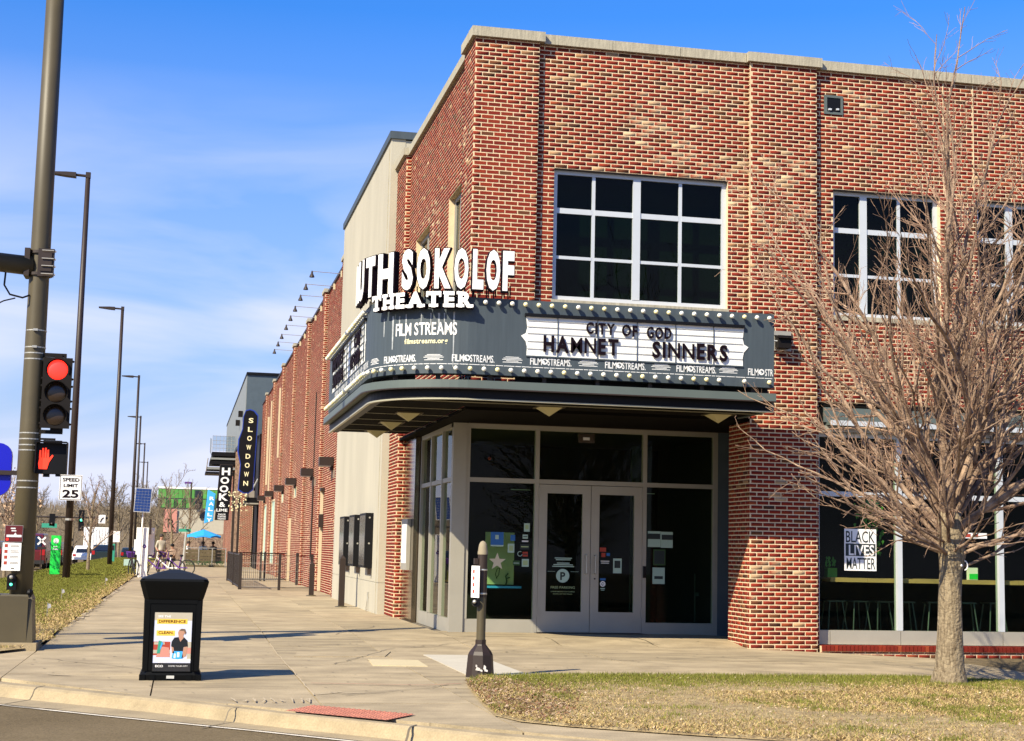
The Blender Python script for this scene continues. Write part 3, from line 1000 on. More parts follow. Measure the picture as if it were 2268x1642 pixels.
def wall_sheet(mb, u0, u1, z0, z1, opens, fn, reveal=.12):
    # a front sheet with holes and the depth of each reveal
    us = sorted({u0, u1, *[q for o in opens for q in o[:2] if u0 < q < u1]})
    zs = sorted({z0, z1, *[q for o in opens for q in o[2:] if z0 < q < z1]})
    F = lambda u, z, d: tuple(fn(np.array([u]), np.array([z]), np.array([d]))[0])
    for a, b in zip(us[:-1], us[1:]):
        for c, d in zip(zs[:-1], zs[1:]):
            m1, m2 = (a + b) / 2, (c + d) / 2
            if any(o[0] < m1 < o[1] and o[2] < m2 < o[3] for o in opens): continue
            mb.add([F(a, c, 0), F(b, c, 0), F(b, d, 0), F(a, d, 0)], [(0, 1, 2, 3)])
    for (a, b, c, d) in opens:
        a = max(a, u0); b = min(b, u1); c = max(c, z0); d = min(d, z1)
        for (p, q, r, s_) in ((a, c, a, d), (b, c, b, d), (a, c, b, c), (a, d, b, d)):
            mb.add([F(p, q, 0), F(r, s_, 0), F(r, s_, -reveal), F(p, q, -reveal)], [(0, 1, 2, 3)])

CAMP = np.array([0, 0, 1.44])
def brick_wall(name, segs, parent, individuals=0, mortar='mortar', label=None):
    # segs: (u0, u1, z0, z1, opens, fn, reveal)
    mb = MB()
    Vs, Fs, Ts = [], [], []
    off = 0
    for (u0, u1, z0, z1, opens, fn, rev) in segs:
        wall_sheet(mb, u0, u1, z0, z1, opens, fn, rev)
        r = brick_rects(u0, u1, z0, z1, opens)
        if len(r) == 0: continue
        V, F, T = brick_geo(r, fn)
        Vs.append(V); Fs.append(F); Ts.append(T)
    wall = mb.build(name, mortar, parent)
    V = np.concatenate(Vs); T = np.concatenate(Ts)
    n = len(V)
    order = np.arange(n)
    if individuals:
        cen = V[:, 4:].mean(1)
        dist = np.linalg.norm(cen - CAMP, axis=1)
        w = np.linalg.norm(V[:, 5] - V[:, 4], axis=1)
        facing = np.abs(V[:, 5, 0] - V[:, 4, 0]) > .1
        hidden = ((cen[:, 2] > 3.4) & (cen[:, 2] < 5.0) & (cen[:, 0] < 8.7)) | (cen[:, 0] > 13.6)
        score = np.where(facing & (w > .15) & ~hidden, dist, 1e9)
        order = np.argsort(score)
        pick = order[:individuals]
        meshes = {}
        q4 = [(4, 5, 6, 7), (0, 1, 5, 4), (1, 2, 6, 5), (2, 3, 7, 6), (3, 0, 4, 7)]
        for i in pick:
            cn_ = V[i, :4].mean(0)
            key = int(i) % 24
            if key not in meshes:
                me = bpy.data.meshes.new('brick')
                lv = V[i] - cn_
                # regularise to a full stretcher
                me.from_pydata([tuple(p) for p in lv], [], q4)
                me.materials.append(M['brick'])
                at = me.color_attributes.new('tone', 'FLOAT_COLOR', 'POINT')
                at.data.foreach_set('color', T[i].astype(float).ravel())
                meshes[key] = me
            o = inst('brick', meshes[key], wall, cn_)
        order = order[individuals:]
    V = V[order]; T = T[order]; n = len(V)
    base = np.arange(n)[:, None, None] * 8
    F = (base + np.array([(4, 5, 6, 7), (0, 1, 5, 4), (1, 2, 6, 5), (2, 3, 7, 6), (3, 0, 4, 7)])[None]).reshape(-1, 4)
    o = np_mesh('brickwork', V.reshape(-1, 3), F, 'brick', wall, T.reshape(-1, 4))
    tag(o, kind='stuff')
    return wall

WIN1 = (5.48, 8.37, 5.348, 7.447)
WIN2 = (10.19, 12.10, 5.348, 7.447)
WIN3 = (12.78, 15.67, 5.348, 7.447)
CAFE = (9.93, 18.2, -.02, 3.9266)
ZT = 9.43
f = []
f.append((XW, 5.18, 3.62, ZT, [], front_fn(YP), .1))
f.append((5.18, 8.72, 3.62, ZT, [WIN1], front_fn(YR), .13))
f.append((8.72, 9.86, -.18, ZT, [], front_fn(YP), .1))
f.append((9.86, 19.5, -.5, ZT, [WIN2, WIN3, CAFE], front_fn(YR), .16))
f.append((YP, YR, 3.62, ZT, [], east_fn(5.18), .1))
f.append((YP, YR, 3.62, ZT, [], west_fn(8.72), .1))
f.append((YP, YR, -.18, ZT, [], east_fn(9.86), .1))
f.append((YP, 23.62, -.1, 3.55, [], west_fn(8.72), .1))
front_wall = brick_wall('front_wall', f, theatre, individuals=300)
w1 = (24.17, 25.41, 4.9, 7.447)
w2 = (27.47, 29.18, 4.9, 7.447)
f = []
f.append((YP, 23.62, 3.62, ZT, [], west_fn(XW), .1))
f.append((23.62, 30.3, 3.62, ZT, [w1, w2], west_fn(XWR), .16))
f.append((30.2, 31.5, .0, ZT, [], west_fn(XW), .1))
f.append((XW, XW + .42, .0, ZT, [], front_fn(30.2), .1))
west_wall = brick_wall('west_wall', f, theatre, individuals=0)
b = MB()
# solid mass behind the facing so that no daylight leaks in (starts well behind the windows)
b.box(XWR + .3, 19.5, 30.5, 44, 0.0, 9.3)
b.box(XWR + .32, 19.4, 24.6, 30.5, 9.1, 9.3)
b.box(19.38, 19.48, 22.9, 30.5, 0, 9.1)
b.build('daylight_block', 'stone', theatre)
# stone coping in lengths
def coping(u0, u1, fn, n):
    L_ = (u1 - u0) / n
    for i in range(n):
        a = u0 + i * L_ + .004; c_ = u0 + (i + 1) * L_ - .004
        mb = MB()
        F = lambda u, z, d: tuple(fn(np.array([u]), np.array([z]), np.array([d]))[0])
        P8 = [F(a, ZT, .07), F(c_, ZT, .07), F(c_, ZT, -.3), F(a, ZT, -.3), F(a, ZT + .155, .07), F(c_, ZT + .155, .07), F(c_, ZT + .175, -.3), F(a, ZT + .175, -.3)]
        mb.add(P8, [(0, 3, 2, 1), (4, 5, 6, 7), (0, 1, 5, 4), (1, 2, 6, 5), (2, 3, 7, 6), (3, 0, 4, 7)])
        mb.build('coping_stone', 'stone', theatre)
coping(XW - .07, 5.26, front_fn(YP), 1)
coping(5.26, 8.65, front_fn(YR), 3)
coping(8.65, 9.94, front_fn(YP), 1)
coping(9.94, 19.5, front_fn(YR), 7)
coping(YP + .31, 23.62, west_fn(XW), 1)
coping(23.62, 30.15, west_fn(XWR), 4)
coping(30.15, 31.5, west_fn(XW), 1)
# mortar joints that run straight down at the movement joints
b = MB()
for x in (12.17, 12.72):
    b.box(x - .008, x + .008, YR - .011, YR, 7.5, ZT)
b.box(8.70, 8.715, YP - .004, YP + .01, 3.6, ZT)
b.build('movement_joint', 'mortar', theatre)

# ---- windows
def window(x0, x1, z0, z1, Yf, mull_x, mull_thick, rails, frm=.075, parent=theatre, fr='white_alu'):
    w = MB()
    dpt = .07
    w.box(x0, x0 + frm, Yf, Yf + dpt, z0, z1)
    w.box(x1 - frm, x1, Yf, Yf + dpt, z0, z1)
    w.box(x0 + frm, x1 - frm, Yf, Yf + dpt, z0, z0 + frm)
    w.box(x0 + frm, x1 - frm, Yf, Yf + dpt, z1 - frm, z1)
    fo = w.build('window', fr, parent)
    q = MB()
    for mx_ in mull_x:
        q.box(mx_ - .027, mx_ + .027, Yf + .012, Yf + .06, z0 + frm, z1 - frm)
    for mx_ in mull_thick:
        q.box(mx_ - .062, mx_ + .062, Yf - .008, Yf + dpt - .01, z0 + frm, z1 - frm)
    q.build('mullion', fr, fo)
    q = MB()
    allx = sorted([x0 + frm, x1 - frm] + list(mull_x) + list(mull_thick))
    for (rz_, rh) in rails:
        for a, c_ in zip(allx[:-1], allx[1:]):
            wa = .062 if a in mull_thick else (.027 if a in mull_x else 0)
            wb = .062 if c_ in mull_thick else (.027 if c_ in mull_x else 0)
            q.box(a + wa, c_ - wb, Yf + .008, Yf + .058, rz_ - rh / 2, rz_ + rh / 2)
    q.build('glazing_bar', fr, fo)
    zz = [z0 + frm] + [r for r, _ in rails] + [z1 - frm]
    zz = sorted(zz)
    for a, c_ in zip(allx[:-1], allx[1:]):
        for d, e in zip(zz[:-1], zz[1:]):
            pm = MB(); pm.box(a, c_, Yf + .034 + random.uniform(-.003, .003), Yf + .040, d, e)
            pm.build('pane', 'glass_dark', fo)
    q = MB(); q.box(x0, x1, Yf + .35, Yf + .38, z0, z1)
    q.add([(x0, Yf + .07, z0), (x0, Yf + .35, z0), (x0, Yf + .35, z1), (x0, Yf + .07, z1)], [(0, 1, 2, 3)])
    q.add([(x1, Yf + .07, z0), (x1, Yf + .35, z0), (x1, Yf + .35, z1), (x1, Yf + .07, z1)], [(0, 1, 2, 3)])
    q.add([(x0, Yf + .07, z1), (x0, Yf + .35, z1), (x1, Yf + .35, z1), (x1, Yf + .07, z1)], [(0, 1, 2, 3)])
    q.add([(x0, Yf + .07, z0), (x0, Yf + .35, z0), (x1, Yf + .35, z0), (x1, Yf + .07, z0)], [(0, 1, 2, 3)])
    q.build('shade_backing', 'shade_backing', fo)  # dark box behind the panes, its colour stands in for the unlit room
    return fo
RL = [(6.04, .05), (6.79, .085)]
window(*WIN1, YR + .09, [6.155, 7.60], [6.865], RL)
window(*WIN2, YR + .11, [11.41], [10.77], RL, frm=.07)
window(*WIN3, YR + .11, [14.1], [13.42, 14.9], RL)
b = MB()
for w_ in (WIN1, WIN2, WIN3):
    b.box(w_[0] + .002, w_[1] - .002, YR + .004, YR + .128, w_[3] - .012, w_[3] - .002)
b.build('reveal_shade_strip', 'brown', theatre)  # strips under the window heads, coloured dark to carry the reveal's shade
b = MB()
b.box(WIN2[0] - .03, WIN2[1] + .03, YR - .03, YR + .10, 5.27, 5.346)
b.box(WIN3[0] - .03, WIN3[1] + .03, YR - .03, YR + .10, 5.27, 5.346)
b.box(WIN1[0] - .02, WIN1[1] + .02, YR - .02, YR + .09, 5.29, 5.346)
b.build('window_sill', 'stone', theatre)
# west windows (seen almost edge on)
def wwin(y0, y1, z0, z1, X):
    w = MB()
    for a, c_ in ((y0, y0 + .08), (y1 - .08, y1), ((y0 + y1) / 2 - .04, (y0 + y1) / 2 + .04)):
        w.box(X, X + .07, a, c_, z0, z1)
    for a in (z0, 6.0, z1 - .08):
        w.box(X + .004, X + .066, y0 + .08, y1 - .08, a, a + .075)
    fo = w.build('window', 'alu', theatre)
    q = MB(); q.box(X + .03, X + .036, y0, y1, z0, z1); q.build('pane', 'glass_dark', fo)
    q = MB(); q.box(X + .3, X + .33, y0 - .2, y1 + .2, z0, z1); q.build('shade_backing', 'shade_backing', fo)  # dark sheet in place of the unlit room behind
wwin(w1[0], w1[1], w1[2], w1[3], XWR + .10)
wwin(w2[0], w2[1], w2[2], w2[3], XWR + .10)

# ---- recess under the marquee: dark ceiling and side returns
b = MB()
b.box(XW + .02, 9.6, YP + .16, 31.2, 3.57, 3.62)
b.build('recess_ceiling', 'soffit', theatre)
b = MB()
b.box(9.36, 9.5, 23.6, 25.3, -.1, 3.57)
b.box(8.75, 9.36, 23.62, 23.66, -.1, 3.57)
b.build('recess_side_panel', 'brown', theatre)
b = MB(); b.box(4.30, 4.5, 28.78, 30.2, .03, 3.56); b.build('polished_panel', 'panel', theatre)
b = MB()
b.box(9.36, 9.75, 25.3, 29.5, 0, 3.57)
b.build('party_wall', 'room', theatre)

# ---- lobby storefront
store = thing('storefront', 'aluminium framed glass storefront with double entrance doors recessed under the marquee', 'storefront', (4.5, 25.2, .06))
YS = 25.2
b = MB()
b.box(4.40, 4.63, YS - .03, YS + .12, .04, 3.56)           # corner post
b.box(4.63, 9.10, YS, YS + .10, 3.48, 3.56)
b.box(4.63, 4.70, YS, YS + .10, .29, 3.48)
b.box(5.83, 5.90, YS - .004, YS + .10, .05, 3.48)
b.box(7.74, 7.81, YS - .004, YS + .10, .05, 3.48)
b.box(9.02, 9.10, YS, YS + .10, .05, 3.48)
for a, c_ in ((4.70, 5.83), (5.90, 7.74), (7.81, 9.02)):
    b.box(a, c_, YS + .006, YS + .09, 2.575, 2.65)
b.build('frame', 'alu', store)
b = MB()
b.box(4.63, 5.83, YS + .006, YS + .09, .04, .29)
b.box(7.81, 9.02, YS + .006, YS + .09, .04, .26)
b.build('kick_panel', 'alu', store)
b = MB()
b.box(4.66, 9.36, YS - .06, YS + .02, 3.56, 3.60)
b.box(4.40, 9.36, YS + .03, YS + .2, 3.49, 3.565)
b.build('header', 'brown', store)
def pane(par, x0, x1, z0, z1, y=YS + .045):
    q = MB(); q.box(x0, x1, y, y + .008, z0, z1); return q.build('pane', 'glass', par)
for a, c_, d, e in ((4.70, 5.83, .29, 2.575), (4.70, 5.83, 2.65, 3.48), (5.90, 7.74, 2.65, 3.48), (7.81, 9.02, .26, 2.575), (7.81, 9.02, 2.65, 3.48)):
    pane(store, a, c_, d, e)
b = MB(); b.box(9.10, 9.36, YS, YS + .08, .0, 3.56); b.build('end_panel', 'grey_clad', store)
# doors
for (x0, x1, gx0, gx1, hx) in ((5.905, 6.815, 6.05, 6.67, 6.74), (6.825, 7.735, 6.97, 7.59, 6.90)):
    d = MB()
    z0, z1 = .085, 2.565
    d.box(x0, gx0, YS + .0, YS + .05, z0, z1)
    d.box(gx1, x1, YS + .0, YS + .05, z0, z1)
    d.box(gx0, gx1, YS + .0, YS + .05, z0, .43)
    d.box(gx0, gx1, YS + .0, YS + .05, 2.42, z1)
    dd = d.build('door', 'alu', store)
    pane(dd, gx0, gx1, .43, 2.42, YS + .02)
    q = MB()
    q.tube([(hx, YS, 1.38), (hx, YS - .07, 1.38), (hx, YS - .07, 1.08), (hx, YS, 1.08)], .012, 8)
    q.build('handle', 'galv', dd)
    q = MB()
    hxx = x0 if x0 < 6.5 else x1
    for hz in (.35, 1.35, 2.35):
        q.box(hxx - .014, hxx + .014, YS - .014, YS - .001, hz, hz + .16)
    q.build('hinge', 'alu', dd)
b = MB(); b.cyl((6.90, YS - .012, .99), (6.90, YS, .99), .014); b.build('lock', 'brown', store)
b = MB(); b.box(7.752, 7.80, YS - .035, YS - .005, 1.02, 1.22); b.build('card_reader', 'black', store)
b = MB(); b.box(5.86, 7.78, YS - .22, YS + .06, .04, .078); b.build('threshold', 'brown', store)
# west side glazing
XS = 4.40
b = MB()
b.box(XS, XS + .1, YS + .12, 28.7, 3.48, 3.56)
for y0 in (26.24, 27.46):
    b.box(XS - .004, XS + .1, y0, y0 + .075, .29, 3.48)
b.box(XS - .004, XS + .1, 28.62, 28.7, .05, 3.48)
for a, c_ in ((YS + .12, 26.24), (26.315, 27.46), (27.535, 28.62)):
    b.box(XS + .006, XS + .09, a, c_, 2.575, 2.65)
b.build('frame', 'alu', store)
b = MB()
for a, c_ in ((YS + .12, 26.27), (26.285, 27.49), (27.505, 28.61)):
    b.box(XS + .006, XS + .09, a, c_, .05, .285)
b.build('kick_panel', 'alu', store)
for a, c_ in ((YS + .12, 26.24), (26.315, 27.46), (27.535, 28.62)):
    for d, e in ((.29, 2.575), (2.65, 3.48)):
        q = MB(); q.box(XS + .045, XS + .053, a, c_, d, e); q.build('pane', 'glass', store)
# lobby room
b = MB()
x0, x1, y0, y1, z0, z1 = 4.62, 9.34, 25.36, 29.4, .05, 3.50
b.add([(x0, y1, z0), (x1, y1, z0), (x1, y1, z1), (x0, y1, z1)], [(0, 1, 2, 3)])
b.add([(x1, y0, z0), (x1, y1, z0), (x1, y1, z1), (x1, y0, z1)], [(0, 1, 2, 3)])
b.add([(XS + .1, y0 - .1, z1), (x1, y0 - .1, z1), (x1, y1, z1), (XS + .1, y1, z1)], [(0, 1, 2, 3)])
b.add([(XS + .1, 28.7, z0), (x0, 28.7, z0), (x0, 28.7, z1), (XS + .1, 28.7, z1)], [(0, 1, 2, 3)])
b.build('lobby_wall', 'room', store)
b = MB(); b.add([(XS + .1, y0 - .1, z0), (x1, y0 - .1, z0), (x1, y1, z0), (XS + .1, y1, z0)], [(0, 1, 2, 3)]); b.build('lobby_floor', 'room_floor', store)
b = MB(); b.box(8.3, 8.45, 27.0, 27.12, .06, 3.4); b.box(8.05, 8.2, 26.9, 27.0, .06, 3.4); b.build('lobby_post', 'shade_backing', store)
b = MB(); b.box(5.65, 6.0, 26.3, 26.32, 2.50, 2.515); b.box(7.95, 8.3, 26.3, 26.32, 2.50, 2.515); b.build('strip_lamp', 'green_paper', store)

# things behind and on the glass
t = thing('lobby_board', 'pale green board with a loop doodle standing behind the left lobby window', 'display board', (5.35, 25.5, .8))
b = MB(); b.box(5.06, 5.56, 25.52, 25.55, .86, 1.74); b.build('panel', 'green_board', t)
b = MB(); b.box(5.0, 5.68, 25.44, 25.58, .80, .835); b.build('shelf', 'banner_blue', t)
b = MB(); b.tube([(5.27, 25.515, .95), (5.24, 25.515, 1.03), (5.27, 25.515, 1.12), (5.31, 25.515, 1.14), (5.30, 25.515, 1.03), (5.26, 25.515, .96)], .007, 5)
b.tube([(5.42, 25.5, .84), (5.44, 25.5, .92), (5.42, 25.5, 1.0), (5.46, 25.5, 1.05)], .013, 5)
b.tube([(5.42, 25.5, .96), (5.49, 25.5, .98)], .01, 5); b.build('doodle', 'green_dark', t)
b = MB()
sp = []
for i in range(10):
    r_ = .15 if i % 2 == 0 else .062
    sp.append((5.20 + r_ * math.sin(i * math.pi / 5), 1.245 + r_ * math.cos(i * math.pi / 5)))
b.prism(sp, 'y', YS - .012, YS - .002)
o = b.build('star_ornament', 'star'); tag(o, 'cream straw star hanging on the left lobby window', 'ornament')
def paper(x0, x1, z0, z1, m_, label, extra=None, y=None, name='window_poster', cat='poster', group=None):
    yy_ = y if y is not None else YS + .040
    t_ = MB(); t_.box(x0, x1, yy_ - .003, yy_, z0, z1)
    o_ = t_.build(name, m_); tag(o_, label, cat, group)
    if extra:
        e_ = MB()
        for (a, c_, d, e) in extra[1]:
            e_.box(x0 + (x1 - x0) * a, x0 + (x1 - x0) * c_, yy_ - .005, yy_ - .0032, z0 + (z1 - z0) * d, z0 + (z1 - z0) * e)
        e_.build('print', extra[0], o_)
    return o_
paper(5.09, 5.31, 1.50, 1.74, 'blue_print', 'blue square notice with a pale dot on the left lobby window', ('green_paper', [(.35, .62, .5, .8), (0, 1, 0, .1)]), name='window_notice', cat='notice')
paper(5.385, 5.50, 1.40, 1.55, 'green_paper', 'small pale notice between the blue square and the dark stickers on the left lobby window', ('green_board', [(.2, .8, .2, .8)]), name='window_notice', cat='notice')
paper(5.43, 5.51, 1.60, 1.70, 'blue_print', 'tiny navy sticker right of the blue square notice', None, name='window_sticker', cat='sticker')
paper(5.66, 5.76, 1.76, 1.90, 'green_paper', 'topmost pale leaflet at the right edge of the left lobby window', ('green_board', [(.2, .8, .3, .8)]), name='window_leaflet', cat='leaflet')
paper(5.63, 5.74, 1.585, 1.61, 'print', 'narrow white strip sticker on the left lobby window', None, name='window_sticker', cat='sticker')
paper(5.64, 5.73, 1.64, 1.71, 'green_paper', 'pale sticker just above the narrow white strip', ('dark_print', [(.1, .9, .4, .6)]), name='window_sticker', cat='sticker')
paper(5.645, 5.735, 1.34, 1.42, 'red_print', 'dark red square sticker on the left lobby window', ('dark_print', [(.1, .9, .4, .6)]), name='window_sticker', cat='sticker')
paper(5.635, 5.755, 1.17, 1.30, 'green_paper', 'lowest pale leaflet at the right edge of the left lobby window', ('green_board', [(.15, .85, .2, .8)]), name='window_leaflet', cat='leaflet')
paper(5.48, 5.60, 1.19, 1.27, 'green_dark', 'dark rectangular sticker beside the lowest pale leaflet', ('green_paper', [(.1, .9, .4, .55)]), name='window_sticker', cat='sticker')
paper(5.60, 5.76, 1.46, 1.55, 'dark_print', 'dark strip sticker with grey lettering on the left lobby window', ('green_board', [(.1, .9, .4, .6)]), name='window_sticker', cat='sticker')
b = MB(); b.tube([(5.60 + .04 * math.cos(i * .5), YS + .036, 1.385 + .04 * math.sin(i * .5)) for i in range(2, 13)], .006, 5)
tag(b.build('ring_decal', 'green_paper'), 'small pale ring decal left of the dark red sticker', 'decal')
# door decals: FREE PARKING roundel
t = thing('parking_decal', 'round pale P decal with free parking lettering on the left door glass', 'decal', (6.36, YS, .9))
b = MB(); b.lathe((0, 0, 0), [(.001, 0), (.115, 0)], 28)
b.v = [(6.345 + x, YS + .016, 1.03 + y) for x, y, z in b.v]; b.build('disc', 'green_paper', t)
b = MB(); put_text(b, 'P', (6.345, YS + .0145, .965), height=.13, bold=.05); b.build('letter', 'dark_print', t)
b = MB(); put_text(b, 'FREE PARKING', (6.35, YS + .016, .815), height=.042, width=.42)
put_text(b, 'UNDER BRIDGE ON CUMING', (6.35, YS + .016, .755), height=.02, width=.42)
put_text(b, 'SOUTH OF THE TRACK', (6.35, YS + .016, .715), height=.02, width=.34)
b.build('lettering', 'green_board', t)
b = MB()
for i, w_ in enumerate((.30, .26, 0, .22, .34, .38)):
    if w_: b.box(6.35 - w_ / 2, 6.35 + w_ / 2, YS + .0145, YS + .0155, 1.32 - i * .028, 1.335 - i * .028)
b.box(6.08, 6.21, YS + .0145, YS + .0155, 1.10, 1.104); b.box(6.48, 6.62, YS + .0145, YS + .0155, 1.10, 1.104)
b.build('notice_line', 'green_paper', t)
yg = YS + .019
paper(7.23, 7.38, 1.09, 1.34, 'green_paper', 'pale poster with a dark dragonfly shape on the right door glass', ('dark_print', [(.15, .85, .35, .85)]), y=yg)
paper(6.99, 7.10, 1.45, 1.52, 'red_print', 'upper red sticker on the right door glass', None, y=yg, name='door_sticker', cat='sticker')
paper(7.02, 7.09, 1.36, 1.43, 'red_print', 'lower red sticker on the right door glass', None, y=yg, name='door_sticker', cat='sticker')
paper(7.11, 7.17, 1.38, 1.43, 'blue_print', 'small pale blue sticker beside the lower red sticker', None, y=yg, name='door_sticker', cat='sticker')
paper(7.00, 7.17, 1.245, 1.31, 'dark_print', 'two lines of white opening hours on the right door glass', ('print', [(.05, .95, .6, .8), (.1, .9, .1, .3)]), y=yg, name='door_lettering', cat='lettering')
paper(7.0, 7.10, .965, 1.0, 'blue_print', 'narrow blue sticker above the round white decal', None, y=yg, name='door_sticker', cat='sticker')
t = thing('round_decal', 'round white assistance dog decal low on the right door glass', 'decal', (7.05, YS, .9))
b = MB(); b.lathe((0, 0, 0), [(.028, 0), (.048, 0)], 20); b.v = [(7.05 + x, yg - .002, .905 + y) for x, y, z in b.v]; b.build('ring', 'white', t)
b = MB(); b.box(7.03, 7.07, yg - .003, yg - .001, .89, .92); b.tube([(7.02, yg - .002, .94), (7.08, yg - .002, .87)], .004, 4); b.build('symbol', 'print', t)
b = MB(); b.box(7.01, 7.09, yg - .002, yg, .82, .835); b.box(7.02, 7.08, yg - .002, yg, .795, .806); b.build('lettering', 'green_paper', t)
yg = YS + .040
paper(7.85, 8.08, 1.55, 1.82, 'green_paper', 'left one of two pale notices side by side on the right lobby window', ('dark_print', [(.0, .96, .5, .85)]), name='window_notice', cat='notice')
paper(8.085, 8.30, 1.54, 1.815, 'green_paper', 'right one of two pale notices side by side on the right lobby window', ('dark_print', [(.06, 1, .5, .82)]), name='window_notice', cat='notice')
paper(7.95, 8.17, 1.24, 1.51, 'green_dark', 'dark green poster under the paired notices', ('dark_print', [(.08, .92, .08, .92)]))
paper(7.94, 8.16, .92, 1.20, 'green_paper', 'lowest pale poster with a dark bar on the right lobby window', ('dark_print', [(.15, .85, .3, .48)]))
paper(6.58, 6.87, 3.30, 3.46, 'panel', 'tan street number plate hanging in the glass over the doors', ('print', [(.3, .7, .3, .6)]), y=YS + .03, name='number_plate', cat='sign')
b = MB(); b.sphere((5.11, 25.6, 3.0), .03); tag(b.build('lobby_pendant', 'red_print'), 'small red pendant lamp inside the upper left lobby window', 'lamp')
b = MB(); b.box(8.79, 8.81, 25.5, 25.52, .27, 1.1); b.box(8.81, 8.87, 25.5, 25.52, .72, .78); tag(b.build('coat_stand', 'steel_leg'), 'thin steel stand inside the right lobby window', 'stand')

# ---- cafe storefront on the right
cafe = thing('cafe_storefront', 'aluminium framed cafe windows with a grey sill right of the brick pilaster', 'storefront', (9.95, 22.95, 0))
YC = YR + .16
b = MB()
zt = 3.45
b.box(9.94, 18.2, YC, YC + .10, zt - .07, zt)
for x0, x1 in ((9.94, 10.0), (11.35, 11.44), (13.16, 13.25), (15.0, 15.09), (16.8, 16.89), (18.12, 18.2)):
    b.box(x0, x1, YC - .02, YC + .10, .29, zt - .07)
XC = [10.0, 11.35, 11.44, 13.16, 13.25, 15.0, 15.09, 16.8, 16.89, 18.12]
for i in range(0, 10, 2):
    b.box(XC[i], XC[i + 1], YC, YC + .09, 2.42, 2.50)
b.build('frame', 'white_alu', cafe)
b = MB()
for i, (a, c_) in enumerate(((9.94, 10.17), (10.18, 11.39), (11.4, 13.2), (13.21, 15.04), (15.05, 16.84), (16.85, 18.2))):
    b.box(a, c_, YC - .03, YC + .09, .065, .285)
b.build('sill_panel', 'alu', cafe)
for i in range(0, 10, 2):
    for d, e in ((.29, 2.42), (2.50, zt - .07)):
        q = MB(); q.box(XC[i], XC[i + 1], YC + .045, YC + .053, d, e); q.build('pane', 'glass', cafe)
b = MB()
b.box(10.06, 18.3, YR - .16, YR + .10, 3.55, 3.60)
b.box(10.02, 18.3, YR - .02, YR + .06, 3.60, 3.84)
b.build('lintel_channel', 'fascia', cafe)
b = MB(); b.box(10.06, 18.3, YR - .19, YR - .165, 3.54, 3.62); b.build('lintel_lip', 'white_alu', cafe)
b = MB(); b.box(9.94, 18.2, YR + .0, YR + .12, 3.452, 3.545); b.build('lintel_underside', 'alu', cafe)
b = MB(); b.box(9.94, 18.2, YR + .03, YR + .2, 3.86, 3.9); b.build('lintel_shade_bar', 'soffit', cafe)  # black strip standing in for the shade above the lintel channel
# rowlock bricks of the plinth
pl = MB()
pl.box(9.92, 18.2, YR - .10, YC + .1, -.45, .052)
plo = pl.build('plinth', 'mortar', cafe)
rows = [[], []]
meshes = []
for k in range(8):
    mm = MB(); mm.box(-.0285, .0285, -.08, .075, -.046, .046)
    me = bpy.data.meshes.new('brick'); me.from_pydata(mm.v, [], mm.f); me.materials.append(M['brick'])
    at = me.color_attributes.new('tone', 'FLOAT_COLOR', 'POINT')
    cc = PAL[RNG.choice(len(PAL), p=PW)] * RNG.uniform(.85, 1.2)
    at.data.foreach_set('color', np.tile([*cc, 1.0], 8).astype(float)); meshes.append(me)
x = 9.96
while x < 13.9:
    inst('brick', meshes[random.randrange(8)], plo, (x, YR - .055 + random.uniform(-.003, .003), .018), (random.uniform(-.01, .01), 0, random.uniform(-.015, .015)))
    x += .0677
V, F, T = brick_geo(brick_rects(9.92, 18.2, -.42, -.04), front_fn(YR - .10))
tag(np_mesh('brickwork', V.reshape(-1, 3), F.reshape(-1, 4), 'brick', plo, T.reshape(-1, 4)), kind='stuff')
# cafe room
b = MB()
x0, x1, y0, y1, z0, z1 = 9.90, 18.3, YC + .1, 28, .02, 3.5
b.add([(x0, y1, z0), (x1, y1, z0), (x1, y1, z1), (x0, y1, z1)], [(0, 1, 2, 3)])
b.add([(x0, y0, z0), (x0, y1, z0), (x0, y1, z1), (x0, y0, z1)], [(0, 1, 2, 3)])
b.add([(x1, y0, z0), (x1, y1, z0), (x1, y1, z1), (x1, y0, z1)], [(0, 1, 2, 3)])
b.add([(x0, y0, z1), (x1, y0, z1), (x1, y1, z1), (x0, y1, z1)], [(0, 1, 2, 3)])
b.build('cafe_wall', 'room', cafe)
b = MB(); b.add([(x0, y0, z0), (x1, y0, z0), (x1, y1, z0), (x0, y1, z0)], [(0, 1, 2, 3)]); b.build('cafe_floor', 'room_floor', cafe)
t = thing('window_counter', 'honey coloured wooden counter running behind the cafe windows', 'counter', (12, 23.3, 1.06))
for a, c_, k in ((10.26, 10.9, 0), (10.9, 11.75, 1), (11.75, 12.6, 0), (12.6, 13.6, 1), (13.6, 15, 0)):
    b = MB(); b.box(a, c_ - .004, YC + .13, YC + .48, 1.05, 1.12 - .004 * k); b.build('board', 'wood', t)
stool = None
